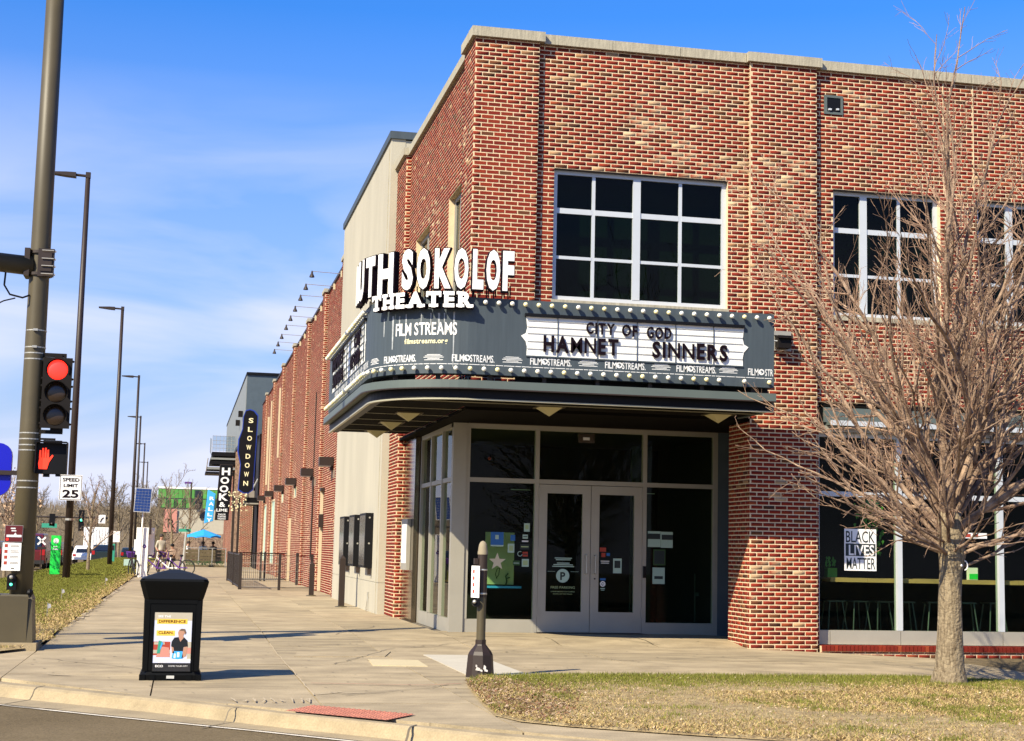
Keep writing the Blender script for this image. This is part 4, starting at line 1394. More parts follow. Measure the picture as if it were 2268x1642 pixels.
for i, x in enumerate((10.52, 10.93, 11.33, 11.78, 12.32, 12.9, 13.4)):
    if stool is None:
        stool = thing('bar_stool', 'steel bar stool', 'stool', (x, YC + .62, .03), 'bar stools under the cafe counter')
        for sx, sy in ((-1, -1), (1, -1), (1, 1), (-1, 1)):
            b = MB(); b.tube([(x + sx * .19, YC + .62 + sy * .19, .03), (x + sx * .11, YC + .62 + sy * .11, .72)], .012, 6); b.build('leg', 'steel_leg', stool)
        b = MB(); b.box(x - .15, x + .15, YC + .47, YC + .77, .72, .74); b.build('seat', 'steel_leg', stool)
        b = MB()
        for s_ in (-1, 1):
            b.tube([(x - .165, YC + .62 + s_ * .165, .25), (x + .165, YC + .62 + s_ * .165, .25)], .008, 5)
        b.build('foot_rail', 'steel_leg', stool)
        s0 = stool
    else:
        s0 = copy_tree(stool); s0.location = (x, YC + .62, .03); s0.rotation_euler = (0, 0, random.uniform(-.3, .3))
    s0['label'] = ['leftmost steel bar stool under the cafe counter', 'second steel bar stool from the brick pilaster', 'steel bar stool just left of the first cafe mullion', 'steel bar stool just right of the first cafe mullion', 'steel bar stool behind the tree trunk', 'steel bar stool right of the tree trunk', 'rightmost steel bar stool under the cafe counter'][i]
t = thing('black_lives_matter_poster', 'hand lettered white BLACK LIVES MATTER poster on the cafe window', 'poster', (10.73, YC, 1.5))
yb = YC + .040
b = MB(); b.box(10.455, 11.01, yb - .004, yb, 1.235, 1.905); b.build('sheet', 'white', t)
b = MB(); b.box(10.475, 10.995, yb - .006, yb - .0045, 1.47, 1.67); b.build('band', 'dark_print', t)
b = MB(); put_text(b, 'BLACK', (10.73, yb - .006, 1.69), height=.19, width=.50, bold=.012)
put_text(b, 'MATTER', (10.74, yb - .006, 1.262), height=.19, width=.50, bold=.012); b.build('lettering', 'dark_print', t)
b = MB(); put_text(b, 'LIVES', (10.75, yb - .008, 1.485), height=.17, width=.44, bold=.02); b.build('lettering', 'white', t)
t = thing('counter_planter', 'small green potted plant on the left end of the cafe counter', 'plant', (10.33, YC + .3, 1.12))
b = MB(); b.box(10.25, 10.41, YC + .22, YC + .36, 1.12, 1.27); b.build('pot', 'green_wall', t)
b = MB()
for i in range(26):
    a = random.uniform(0, 6.28); r_ = random.uniform(.02, .1)
    p = Vector((10.33 + r_ * math.cos(a), YC + .29 + r_ * math.sin(a) * .6, 1.27 + random.uniform(0, .13)))
    b.add([p, p + Vector((.02, 0, .03)), p + Vector((0, .01, .06)), p + Vector((-.02, 0, .03))], [(0, 1, 2, 3)])
b.build('leaves', 'green_wall', t)
t = thing('hanging_plant', 'leafy plant hanging high behind the first cafe mullion', 'plant', (11.2, YC + .6, 2.4))
b = MB(); b.lathe((11.2, YC + .6, 2.2), [(.09, 0), (.14, .18), (.15, .2)], 12); b.build('pot', 'teal', t)
b = MB()
for i in range(150):
    a = random.uniform(0, 6.28); r_ = random.uniform(.05, .26)
    p = Vector((11.15 + r_ * math.cos(a), YC + .6 + r_ * math.sin(a) * .6, 2.35 - random.uniform(0, .75) * (r_ / .2)))
    b.add([p, p + Vector((.025, 0, -.02)), p + Vector((0, .01, -.08)), p + Vector((-.025, 0, -.02))], [(0, 1, 2, 3)])
b.build('leaves', 'green_wall', t)
paper(12.56, 12.98, 1.80, 1.89, 'print', 'small bar shaped sign with red and green words on the cafe window', ('red_print', [(.08, .3, .2, .8), (.4, .62, .2, .8)]), y=yb, name='window_sign', cat='sign')
t = thing('snack_box', 'white and green carton standing on the cafe counter right of the tree', 'carton', (12.85, YC + .3, 1.12))
b = MB(); b.box(12.77, 12.93, YC + .26, YC + .34, 1.12, 1.32); b.build('carton', 'white', t)
b = MB(); b.box(12.775, 12.925, YC + .255, YC + .259, 1.13, 1.22); b.build('print', 'green', t)

# ================================================================ marquee
AR = 1.4
S1 = 4.53; S2 = S1 + AR * math.pi / 2; SE = S2 + 6.1
def mpath(s, d=0.0):
    # point and outward normal on the sign face, d metres outward
    if s < S1: return Vector((8.53 - s, 21.2 - d, 0)), Vector((0, -1, 0))
    if s < S2:
        a = (s - S1) / AR
        n = Vector((-math.sin(a), -math.cos(a), 0))
        return Vector((4.0, 22.6, 0)) + n * (AR + d), n
    return Vector((2.6 - d, 22.6 + s - S2, 0)), Vector((-1, 0, 0))
SS = [0, 1.5, 3, S1] + [S1 + (S2 - S1) * i / 18 for i in range(1, 19)] + [S2 + 1.5, S2 + 3, S2 + 4.5, SE]
def sweep(mb, prof, closed=True, ss=SS):
    # prof: list of (d, z)
    n = len(prof); o = len(mb.v)
    for s in ss:
        for d, z in prof:
            p, _ = mpath(s, d)
            mb.v.append((p.x, p.y, z))
    rng = n if closed else n - 1
    for i in range(len(ss) - 1):
        for k in range(rng):
            k2 = (k + 1) % n
            mb.f.append((o + i * n + k, o + (i + 1) * n + k, o + (i + 1) * n + k2, o + i * n + k2)); mb.m.append(mb.cur)
    if closed:
        mb.f.append(tuple(o + k for k in range(n))); mb.f.append(tuple(o + (len(ss) - 1) * n + k for k in reversed(range(n)))); mb.m += [0, 0]
    return mb
marq = thing('marquee', 'slate grey cinema marquee wrapped round the building corner with bulbs and film titles', 'marquee', (4.0, 22.6, 3.5))
b = MB(); sweep(b, [(0, 3.93), (0, 5.04), (-.22, 5.04), (-.22, 3.93)]); b.build('sign_body', 'slate', marq)
b = MB(); sweep(b, [(.085, 3.72), (.085, 3.835), (-.05, 3.845), (-.05, 3.72)]); b.build('fascia', 'fascia', marq)
b = MB(); sweep(b, [(-.03, 3.58), (-.03, 3.72), (-.2, 3.72), (-.2, 3.58)]); b.build('recess_band', 'black', marq)
b = MB(); sweep(b, [(-.015, 3.560), (-.015, 3.582), (-.06, 3.582), (-.06, 3.560)]); b.build('trim_strip', 'gold', marq)
b = MB(); sweep(b, [(.095, 3.705), (.095, 3.722), (.05, 3.722), (.05, 3.705)]); b.build('drip_edge', 'brown', marq)
b = MB(); sweep(b, [(-.25, 3.82), (-.25, 3.96), (-.27, 3.96), (-.27, 3.82)], ss=[0, 1.5, 3, 3.9]); sweep(b, [(-.25, 3.82), (-.25, 3.96), (-.27, 3.96), (-.27, 3.82)], ss=[5.6] + [q for q in SS if q > 5.6]); tag(b.build('gap_shade_band', 'black', marq))  # added black band that keeps the gap below the sign in shade
def deck(z, d, name, m_):
    mb = MB()
    ps = [mpath(s, d)[0] for s in SS]
    inner = [Vector((4.10, SE - S2 + 22.6, 0)), Vector((4.10, 22.66, 0)), Vector((8.53, 22.66, 0))]
    # quads from each path point to the matching inner corner
    n = len(ps)
    tgt = []
    for i, s in enumerate(SS):
        if s <= S1: tgt.append(Vector((ps[i].x if s < S1 else 4.10, 22.66, 0)))
        elif s < S2: tgt.append(Vector((4.10, 22.66, 0)))
        else: tgt.append(Vector((4.10, max(22.66, ps[i].y), 0)))
    for i in range(n - 1):
        q = [ps[i], ps[i + 1], tgt[i + 1], tgt[i]]
        if (tgt[i + 1] - tgt[i]).length < 1e-5: q = q[:3]
        mb.add([(p.x, p.y, z) for p in q], [tuple(range(len(q)))])
    return mb.build(name, m_, marq)
deck(3.60, -.03, 'soffit', 'soffit')
deck(3.83, -.04, 'roof_deck', 'brown')
b = MB(); b.box(8.50, 8.53, 21.2, 22.66, 3.58, 3.84); b.build('end_cap', 'fascia', marq)
b = MB()
for i in range(16):     # posts that carry the sign above the canopy
    p, n = mpath(.3 + i * .8, -.12)
    b.box(p.x - .03, p.x + .03, p.y - .03, p.y + .03, 3.84, 3.93)
b.build('sign_post', 'brown', marq)
# soffit battens and triangular lamps
b = MB()
for y_ in (23.2, 24.4, 25.6, 26.8, 28.0):
    b.box(2.72, 4.3, y_, y_ + .012, 3.59, 3.598)
b.box(3.0, 8.5, 21.9, 21.92, 3.585, 3.598)
b.build('soffit_batten', 'gold', marq)
def soffit_lamp(x, y, s_=.19):
    mb = MB()
    mb.add([(x - s_, y - s_, 3.598), (x + s_, y - s_, 3.598), (x + s_, y + s_, 3.598), (x - s_, y + s_, 3.598), (x, y, 3.452)], [(0, 1, 2, 3), (0, 4, 1), (1, 4, 2), (2, 4, 3), (3, 4, 0)])
    o_ = mb.build('soffit_lamp', 'lamp_glass', marq)
    mb = MB()
    for (a, c_, d, e) in ((x - s_ - .02, x + s_ + .02, y - s_ - .02, y - s_ - .002), (x - s_ - .02, x + s_ + .02, y + s_ + .002, y + s_ + .02), (x - s_ - .02, x - s_ - .002, y - s_, y + s_), (x + s_ + .002, x + s_ + .02, y - s_, y + s_)):
        mb.box(a, c_, d, e, 3.575, 3.597)
    mb.build('lamp_rim', 'bronze', o_)
for p in ((3.47, 24.1), (3.45, 26.0), (3.45, 28.0), (5.32, 22.15), (8.0, 22.15)):
    soffit_lamp(*p)
# bulbs
bm_ = MB()
bm_.lathe((0, 0, 0), [(.013, 0), (.015, .03), (.027, .040), (.0345, .060), (.033, .078), (.021, .094), (.001, .100)], 10)
bmv = bm_.v
# the lathe axis becomes the outward normal: build meshes for two glass tints
bme = []
for tint_ in ('bulb', 'bulb2'):
    me = bpy.data.meshes.new('bulb'); me.from_pydata(bmv, [], bm_.f); me.materials.append(M[tint_])
    me.polygons.foreach_set('use_smooth', [True] * len(me.polygons)); bme.append(me)
random.seed(11)
def put_bulb(s, z):
    p, n = mpath(s, 0.002)
    q = n.to_track_quat('Z', 'Y').to_euler()
    inst('bulb', bme[0 if random.random() < .6 else 1], marq, (p.x, p.y, z), q)
s = .10
k = 0
while s < 4.5:
    put_bulb(s, 4.965); s += .1965
s = S2 + .12
while s < SE - .05:
    put_bulb(s, 4.965); s += .1965
s = .10; k = 0
while s < SE - .05:
    if k not in (1, 3): put_bulb(s, 4.0)
    s += .1965; k += 1

# reader boards
def board(s0, s1, z0, z1, notch=.07):
    pts = [(0, z1), (.02, z1 - .16), (-.0, (z0 + z1) / 2 + .04), (-notch, (z0 + z1) / 2), (0, (z0 + z1) / 2 - .08), (.02, z0 + .12), (.015, z0)]
    left = [(s1 - dx, z) for dx, z in pts]       # s1 is the left end
    right = [(s0 + dx, z) for dx, z in reversed(pts)]
    poly = left + right
    mb = MB()
    vs = []
    for d in (.004, .010):
        for s_, z in poly:
            p, _ = mpath(s_, d); vs.append((p.x, p.y, z))
    n = len(poly)
    mb.add(vs, [tuple(range(n, 2 * n))] + [(i, (i + 1) % n, (i + 1) % n + n, i + n) for i in range(n)])
    return mb.build('reader_board', 'board', marq)
X2S = lambda x: 8.53 - x
b1 = board(X2S(8.05), X2S(4.72), 4.235, 4.80)
b = MB()
for px in (5.19, 5.79, 6.39, 6.98, 7.57):
    b.box(px - .0032, px + .0032, 21.172, 21.189, 4.24, 4.80)
b.build('divider', 'slate', marq)
b = MB()
for z in (4.745, 4.655, 4.56, 4.445, 4.335):
    b.box(4.74, 8.03, 21.176, 21.186, z - .0013, z + .0013)
b.build('letter_rail', 'slate', marq)
b = MB(); b.box(4.70, 8.05, 21.15, 21.2, 4.80, 4.845); b.build('board_shade_ledge', 'black', marq)  # top ledge in black, standing in for the shadow band it casts
b = MB(); b.box(4.73, 8.04, 21.182, 21.2, 4.215, 4.235); b.build('board_foot', 'slate', marq)
title = thing('film_title_letters', 'plum black changeable letters CITY OF GOD, HAMNET and SINNERS on the front reader board', 'letters', (6.4, 21.17, 4.35))
def title_text(word, x0, x1, z, h, bo=.045):
    n = len(word)
    # each letter its own piece
    ws = [text_geo(ch, h, xs=1.0, bold=bo, depth=.02)[2] + h * .21 for ch in word]
    tot = sum(ws); k_ = (x1 - x0) / tot
    x = x0
    for ch, w_ in zip(word, ws):
        mb = MB()
        gw = (w_ - h * .21) * k_
        bq = bo if ch not in 'MN' else .016
        put_text(mb, ch, (x + w_ * k_ / 2, 21.168, z + random.uniform(-.004, .004)), height=h, width=gw, bold=bq, depth=.014)
        mb.build('letter', 'letter', title)
        x += w_ * k_
title_text('CITY', 5.60, 6.05, 4.60, .165); title_text('OF', 6.14, 6.40, 4.59, .165); title_text('GOD', 6.52, 6.92, 4.58, .165)
title_text('HAMNET', 4.96, 6.12, 4.305,   .235, .048); title_text('SINNERS', 6.60, 7.80, 4.30, .235, .048)
# west side board
b2 = board(S2 + .25, S2 + 5.4, 4.24, 4.86)
b = MB()
for i in range(9):
    y_ = 22.85 + i * .62 + .1
    b.box(2.572, 2.589, y_ - .006, y_ + .006, 4.25, 4.85)
b.build('divider', 'slate', marq)
b = MB()
for z in (4.78, 4.66, 4.55, 4.43, 4.33):
    b.box(2.576, 2.586, 22.9, 28.0, z - .003, z + .003)
b.build('letter_rail', 'slate', marq)
b = MB(); b.box(2.55, 2.6, 22.8, 28.1, 4.86, 4.90); b.build('board_shade_ledge', 'black', marq)  # same black ledge in place of the shadow band, west side
t = thing('side_title_letters', 'plum black film letters on the west side reader board seen nearly edge on', 'letters', (2.58, 25.5, 4.3))
b = MB()
def side_text(word, y_mid, z, h, w_):
    mb = MB()
    put_text(mb, word, (2.565, y_mid, z), u=(0, -1, 0), n=(-1, 0, 0), height=h, width=w_, bold=.03, depth=.02); mb.build('lettering', 'letter', t)
side_text('HAMNET', 26.7, 4.58, .23, 1.9); side_text('CITY', 23.6, 4.58, .22, .9)
side_text('SINNERS', 26.6, 4.28, .23, 1.8); side_text('OF GOD', 23.9, 4.29, .22, 1.3)
# curved lettering helper
def arc_text(word, s_mid, z, h, width, d, par, name, m_, **kw):
    ws = [(text_geo(ch, h, **kw)[2] if ch != ' ' else h * .3) + h * .09 for ch in word]
    tot = sum(ws); k_ = width / tot
    s_ = s_mid + width / 2
    mb = MB()
    for ch, w_ in zip(word, ws):
        if ch != ' ':
            p, n = mpath(s_ - w_ * k_ / 2, d)
            u = Vector((0, 0, 1)).cross(n) 
            put_text(mb, ch, (p.x, p.y, z), u=(-n.y, n.x, 0), n=n, height=h, width=(w_ - h * .09) * k_, **kw)
        s_ -= w_ * k_
    return mb.build(name, m_, par)
arc_text('FILM STREAMS', 5.30, 4.49, .185, .98, .003, marq, 'film_streams_name', 'white', bold=.02)
arc_text('filmstreams.org', 5.28, 4.365, .075, .68, .003, marq, 'web_address', 'yellow_print', bold=.03)
# band of repeated logos and small print
s = .0
logo_s = [.22, 1.22, 2.31, 3.43, 4.57, 5.72, 6.9, 8.0, 9.1, 10.2, 11.3]
for i, s_ in enumerate(logo_s):
    w_ = .60
    if i == 0:
        arc_text('FILM', .33, 4.105, .105, .17, .003, marq, 'logo', 'print', bold=.02); arc_text('STR', .08, 4.105, .105, .13, .003, marq, 'logo', 'print', bold=.02)
        cs = .20
    else:
        arc_text('FILM', s_ + .22, 4.105, .105, .18, .003, marq, 'logo', 'print', bold=.02)
        arc_text('STREAMS.', s_ - .13, 4.105, .105, .36, .003, marq, 'logo', 'print', bold=.02)
        cs = s_ + .09
    mb = MB()
    p, n = mpath(cs, .003); u = Vector((-n.y, n.x, 0))
    vs = [p + u * (.046 * math.cos(a * math.pi / 8)) + Vector((0, 0, 4.158 + .046 * math.sin(a * math.pi / 8))) for a in range(16)]
    mb.add(vs, [tuple(range(16))]); lg = mb.build('logo_disc', 'print', marq)
    mb = MB(); p, n = mpath(cs, .0055)
    mb.add([p + u * a + Vector((0, 0, 4.158 + c_)) for a, c_ in ((-.022, .016), (.006, .026), (.03, .004), (.016, -.012), (-.004, -.026), (.002, -.004))], [(0, 1, 2, 3, 4, 5)]); mb.build('logo_mark', 'slate', lg)
for i in range(len(logo_s) - 1):
    sm_ = (logo_s[i] + logo_s[i + 1]) / 2
    mb = MB()
    for k, w_ in enumerate((.20, .26, .30, .18, .28)):
        a0, a1 = sm_ - w_ / 2, sm_ + w_ / 2
        if i > 3:
            ss = [a0 + (a1 - a0) * q / 4 for q in range(5)]
        else: ss = [a0, a1]
        for q, r_ in zip(ss[:-1], ss[1:]):
            p, _ = mpath(q, .003); p2, _ = mpath(r_, .003); z = 4.195 - k * .019
            mb.add([(p.x, p.y, z), (p2.x, p2.y, z), (p2.x, p2.y, z + .009), (p.x, p.y, z + .009)], [(0, 1, 2, 3)])
    mb.build('small_print', 'print', marq)
mb = MB()
s_ = .03
random.seed(5)
while s_ < SE - .1:
    w_ = random.uniform(.05, .16)
    p, _ = mpath(s_, .003); p2, _ = mpath(s_ + w_, .003); z = 4.062
    mb.add([(p.x, p.y, z), (p2.x, p2.y, z), (p2.x, p2.y, z + .009), (p.x, p.y, z + .009)], [(0, 1, 2, 3)])
    s_ += w_ + .012
mb.build('small_print', 'print', marq)
# pale water streaks on the curve
for (s_, z0, z1, w_) in ((4.86, 4.02, 4.82, .012), (5.08, 4.5, 4.8, .016), (5.35, 4.6, 4.8, .01), (5.6, 4.42, 4.8, .012), (5.85, 4.3, 4.79, .02), (5.72, 4.55, 4.78, .012), (5.2, 4.62, 4.8, .012), (6.05, 4.5, 4.77, .015), (5.0, 4.66, 4.8, .01)):
    p, n = mpath(s_, .002); u = Vector((-n.y, n.x, 0)); mb = MB()
    mb.add([p + u * -w_ + Vector((0, 0, z1)), p + u * w_ + Vector((0, 0, z1)), p + u * w_ * .5 + Vector((0, 0, z0)), p - u * w_ * .5 + Vector((0, 0, z0))], [(0, 1, 2, 3)]); mb.build('water_streak', 'streak', marq)
# roof letters
rs = thing('roof_sign', 'white RUTH SOKOLOF THEATER channel letters standing above the marquee corner', 'sign', (4.0, 22.6, 5.04))
def channel(word, s_left, s_right, z, h, slab_=False):
    gaps = .028 if not slab_ else .02
    n = len(word)
    ws = []
    for ch in word:
        w_ = text_geo(ch, h, bold=.045)[2]
        if not slab_: w_ = {'I': .3, 'L': .78, 'F': .82, 'K': 1.08, 'S': .9, 'O': 1.0, 'R': 1, 'U': 1, 'T': .85, 'H': 1}.get(ch, 1) * h * .6
        ws.append(w_)
    tot = sum(ws); k_ = ((s_left - s_right) - gaps * (n - 1)) / tot
    s_ = s_left
    for ch, w_ in zip(word, ws):
        lw = w_ * k_
        sm_ = s_ - lw / 2
        for (d, dep, m_, bold, nm, grow) in ((.06, .09, 'letter', .105, 'letter_side', 1.0), (.152, .008, 'white', .072, 'letter_face', .97)):
            p, nn = mpath(sm_, d)
            mb = MB()
            hh = h
            put_text(mb, ch, (p.x, p.y, z + (0 if grow == 1 else .004)), u=(-nn.y, nn.x, 0), n=nn, height=hh, width=lw * (1.04 if grow == 1 else .93), bold=bold, depth=dep)
            if slab_:
                u = Vector((-nn.y, nn.x, 0)); N = nn
                hw = lw / 2
                e = .004 if grow < 1 else .014
                def slabbox(ux0, ux1, z0, z1):
                    ux0 -= e; ux1 += e; z0 -= e; z1 += e
                    t0 = -.001; t1 = dep + .0015
                    c8 = [p + u * a + N * t_ + Vector((0, 0, z_)) for z_ in (z + z0, z + z1) for a, t_ in ((ux0, t0), (ux1, t0), (ux1, t1), (ux0, t1))]
                    mb.add(c8, [(0, 3, 2, 1), (4, 5, 6, 7), (0, 1, 5, 4), (1, 2, 6, 5), (2, 3, 7, 6), (3, 0, 4, 7)])
                st = h * .16
                if ch in 'HE RA':
                    pass
                feet = {'T': [(-.26, .26, 0, 1)], 'H': [(-.56, -.08, 0, 0), (.08, .56, 0, 0), (-.56, -.08, 1, 1), (.08, .56, 1, 1)], 'E': [(-.55, -.2, 0, 0), (-.55, -.2, 1, 1)], 'A': [(-.6, -.14, 0, 0), (.14, .6, 0, 0)], 'R': [(-.58, -.05, 0, 0), (.14, .6, 0, 0), (-.58, -.2, 1, 1)]}[ch]
                if ch == 'T':
                    slabbox(-.3 * lw, .3 * lw, 0, st)
                    slabbox(-.5 * lw, -.40 * lw, h * .66, h); slabbox(.40 * lw, .5 * lw, h * .66, h)
                    slabbox(-.13 * lw, .13 * lw, st, h * .8)
                else:
                    for (a, c_, lo, hi) in feet:
                        if lo == 0: slabbox(a * lw, c_ * lw, 0, st)
                        else: slabbox(a * lw, c_ * lw, h - st, h)
            mb.build(nm, m_, rs)
        mb = MB()
        for q in (-.25, .25):
            p, _ = mpath(sm_ + q * lw, .09)
            mb.box(p.x - .009, p.x + .009, p.y - .009, p.y + .009, 4.86 if slab_ else 5.04, z + .05)
            if not slab_: 
                p2, _ = mpath(sm_ + q * lw, -.05)
                mb.box(p2.x - .008, p2.x + .008, p2.y - .008, p2.y + .008, 5.03, z + .04)
        mb.build('strut', 'letter', rs)
        s_ -= lw + gaps
channel('RUTH', 7.12, 5.70, 5.13, .56)
channel('SOKOLOF', 5.60, 4.03, 5.165, .54)
channel('THEATER', 6.15, 4.62, 4.87, .215, True)

# ================================================================ concrete block
cb = thing('concrete_block', 'tall cream cast concrete stair block between the brick walls with a black roof edge', 'building', (4.0, 31.5, .07))
XB = 4.0
for (y0, y1, z0, z1) in ((31.52, 36.3, .72, 10.12), (36.31, 41.2, .72, 10.12), (31.52, 41.2, -.02, .71)):
    b = MB(); b.box(XB, XB + .3, y0, y1, z0, z1); b.build('wall_panel', 'concrete_wall', cb)
b = MB(); b.box(XB + .012, 8, 31.53, 41.19, .0, 10.1); b.build('wall', 'concrete_wall', cb)
b = MB(); b.box(XB - .04, 8.05, 31.47, 41.25, 10.12, 10.28); b.build('roof_edge', 'slate', cb)
b = MB(); b.box(XB - .012, XB, 31.78, 31.80, .0, 10.0); b.build('edge_line', 'stone', cb)
case = None
for i, (ya, yb_) in enumerate(((32.57, 34.57), (34.73, 36.74), (36.94, 38.9))):
    if case is None:
        case = thing('poster_case', 'x', 'poster case', (XB, ya, 1.0), 'black film poster cases on the concrete wall')
        b = MB(); b.box(XB - .17, XB - .001, ya, yb_ - .9, 1.0, 2.17); b.build('cabinet', 'black', case)
        b = MB(); b.box(XB - .176, XB - .171, ya + .06, yb_ - .96, 1.05, 2.12); b.build('glazing', 'case_glass', case)
        b = MB()
        for z in (1.52, 2.07):
            b.cyl((XB - .085, ya - .014, z), (XB - .085, ya - .001, z), .020, n=10)
        b.build('lock_disc', 'galv', case)
        b = MB(); b.box(XB - .09, XB - .02, ya + .02, ya + .10, .86, 1.0); b.build('bracket', 'brown', case)
        cc_ = case
    else:
        cc_ = copy_tree(case); cc_.location = (XB, ya, 1.0)
    cc_['label'] = ['black poster case on the concrete wall nearest the corner pier', 'middle black poster case on the concrete wall', 'farthest black poster case, beside the bollard, on the concrete wall'][i]
b = MB()
b.tube([(XB - .02, 33.0, .42), (XB - .03, 33.02, .3), (XB - .04, 33.12, .12), (XB - .05, 33.1, .09)], .008, 5)
b.tube([(XB - .02, 33.0, .42), (XB - .03, 32.93, .3), (XB - .04, 32.9, .12), (XB - .05, 32.98, .085)], .008, 5)
b.box(XB - .03, XB - .001, 32.97, 33.03, .38, .48)
tag(b.build('hose_hook', 'galv'), 'thin looped wire hanging low on the concrete wall', 'hook')
# white card case on the polished panel
t = thing('menu_case', 'narrow white card case hung on the polished panel beside the brick pier', 'display case', (4.28, 29.4, 1.2))
b = MB(); b.box(4.23, 4.295, 29.1, 29.9, 1.02, 2.0); b.build('case', 'alu', t)
b = MB(); b.box(4.226, 4.229, 29.2, 29.8, 1.15, 1.9); b.build('card', 'white', t)

# ================================================================ long brick hall
hall = thing('brick_hall', 'long brown red brick hall with pilasters running down the street', 'building', (4.15, 41.2, 0))
XH, XHP = 4.17, 4.05
PY = [41.2, 47.2, 53.7, 60.6, 67.5, 74.2, 81.0]
f = []
NW = 0
for i, y0 in enumerate(PY):
    y1 = PY[i + 1] if i + 1 < len(PY) else 87.0
    f.append((y0, y0 + .75, -.1, 9.35, [], west_fn(XHP), .1))
    f.append((XHP, XH, -.1, 9.35, [], front_fn(y0), .1))
    op = {2: [(58.0, 59.2, 3.25, 3.66)], 3: [(65.5, 66.7, 3.25, 3.72)], 4: [(71.5, 74.0, .55, 3.55)], 5: [(78.6, 80.6, .6, 3.5)]}.get(i, [])
    f.append((y0 + .75, y1, -.1, 9.3, op, west_fn(XH), .12))
hall_wall = brick_wall('wall', f, hall, 0, 'mortar_far')
b = MB(); b.box(XH + .13, 12, 41.25, 87, -.1, 9.2); b.build('inner_mass', 'room', hall)
for i, y0 in enumerate(PY):
    b = MB(); b.box(XHP - .04, XH + .3, y0 - .05, y0 + .8, 9.35, 9.46); b.build('pilaster_cap', 'stone', hall)
    y1 = PY[i + 1] if i + 1 < len(PY) else 87.0
    b = MB(); b.box(XH - .05, XH + .3, y0 + .81, y1 - .06, 9.3, 9.38); b.build('parapet_cap', 'brown', hall)
for (y0, y1, z0, z1) in ((58.0, 59.2, 3.25, 3.66), (65.5, 66.7, 3.25, 3.72), (71.5, 74.0, .55, 3.55), (78.6, 80.6, .6, 3.5)):
    b = MB()
    b.box(XH - .02, XH + .06, y0, y0 + .1, z0, z1); b.box(XH - .02, XH + .06, y1 - .1, y1, z0, z1)
    b.box(XH - .02, XH + .06, y0 + .1, y1 - .1, z0, z0 + .06); b.box(XH - .02, XH + .06, y0 + .1, y1 - .1, z1 - .06, z1)
    w_ = b.build('window', 'drain', hall)
    b = MB(); b.box(XH + .01, XH + .02, y0 + .1, y1 - .1, z0 + .06, z1 - .06); b.build('pane', 'green_paper', w_)
b = MB()
for (y0, za, zb) in ((46.5, .1, 3.1), (60.2, 0, 2.5), (76.5, 4, 8.6), (69.9, 5.4, 8.6), (79, 4.5, 8.0)):
    b.box(XH - .1, XH - .01, y0, y0 + .1, za, zb)
b.build('downpipe', 'drain', hall)
b = MB(); b.box(XH - .14, XH - .003, 46.3, 46.45, 2.0, 2.4); b.box(XH - .12, XH - .003, 46.2, 46.7, 3.1, 3.2); b.build('meter_box', 'brown', hall)
b = MB(); b.tube([(XH - .03, 50.3, 1.0), (XH - .03, 50.2, 3.7)], .03, 6); b.tube([(XH - .03, 50.3, 4.0), (XH - .03, 50.25, 6.5)], .02, 6); b.build('conduit', 'brown', hall)
# soldier band panels
b = MB()
for y0 in (42.6, 49.4):
    for k in range(10):
        b.box(XH - .012, XH + .01, y0 + k * .17, y0 + k * .17 + .15, 3.4, 3.62)
b.build('soldier_brick', 'limb', hall)
gl = None
for i, y0 in enumerate((43.0, 45.2, 47.3, 49.6, 51.75, 54.0, 56.45, 58.65, 61.0)):
    if gl is None:
        gl = thing('gooseneck_lamp', 'x', 'wall lamp', (XH - .02, y0, 9.2), 'gooseneck lamps along the brick hall parapet')
        b = MB(); b.box(XH - .06, XH - .005, y0 - .06, y0 + .06, 9.10, 9.28); b.build('bracket', 'drain', gl)
        b = MB(); b.tube([(XH - .05, y0, 9.2), (XH - .86, y0 - .02, 9.22)], .010, 6); b.build('arm', 'galv', gl)
        b = MB()
        b.lathe((XH - .88, y0, 9.05), [(.075, 0), (.068, .035), (.032, .11), (.024, .17), (.001, .2)], 12)
        b.build('shade', 'brown', gl)
        g0 = gl
    else:
        g0 = copy_tree(gl); g0.location = (XH - .02, y0, 9.2)
    g0['label'] = ['nearest', 'second nearest', 'third nearest', 'fourth nearest', 'middle', 'sixth nearest', 'third farthest', 'second farthest', 'farthest'][i] + ' gooseneck lamp reaching out over the brick hall parapet'
wl = None
for i, y0 in enumerate((43.8, 50.7, 58.3, 65.6, 73.1, 80.3)):
    if wl is None:
        wl = thing('wall_pack_lamp', 'x', 'wall lamp', (XH - .02, y0, 3.8), 'box lamps along the brick hall wall')
        b = MB(); b.box(XH - .42, XH - .02, y0 - .2, y0 + .2, 3.74, 3.98); b.build('housing', 'brown', wl)
        b = MB(); b.box(XH - .40, XH - .08, y0 - .18, y0 + .18, 3.71, 3.738); b.build('diffuser', 'alu', wl)
        b = MB(); b.box(XH - .10, XH - .01, y0 - .1, y0 + .1, 3.6, 3.73); b.build('back_box', 'brown', wl)
        g0 = wl
    else:
        g0 = copy_tree(wl); g0.location = (XH - .02, y0, 3.8)
    g0['label'] = ['box lamp on the brick hall wall nearest the concrete block', 'second box lamp from the concrete block, over a dark conduit', 'third box lamp, over a small pale window', 'fourth box lamp from the concrete block, over a small pale window', 'fifth box lamp from the concrete block', 'farthest box lamp on the brick hall wall'][i]

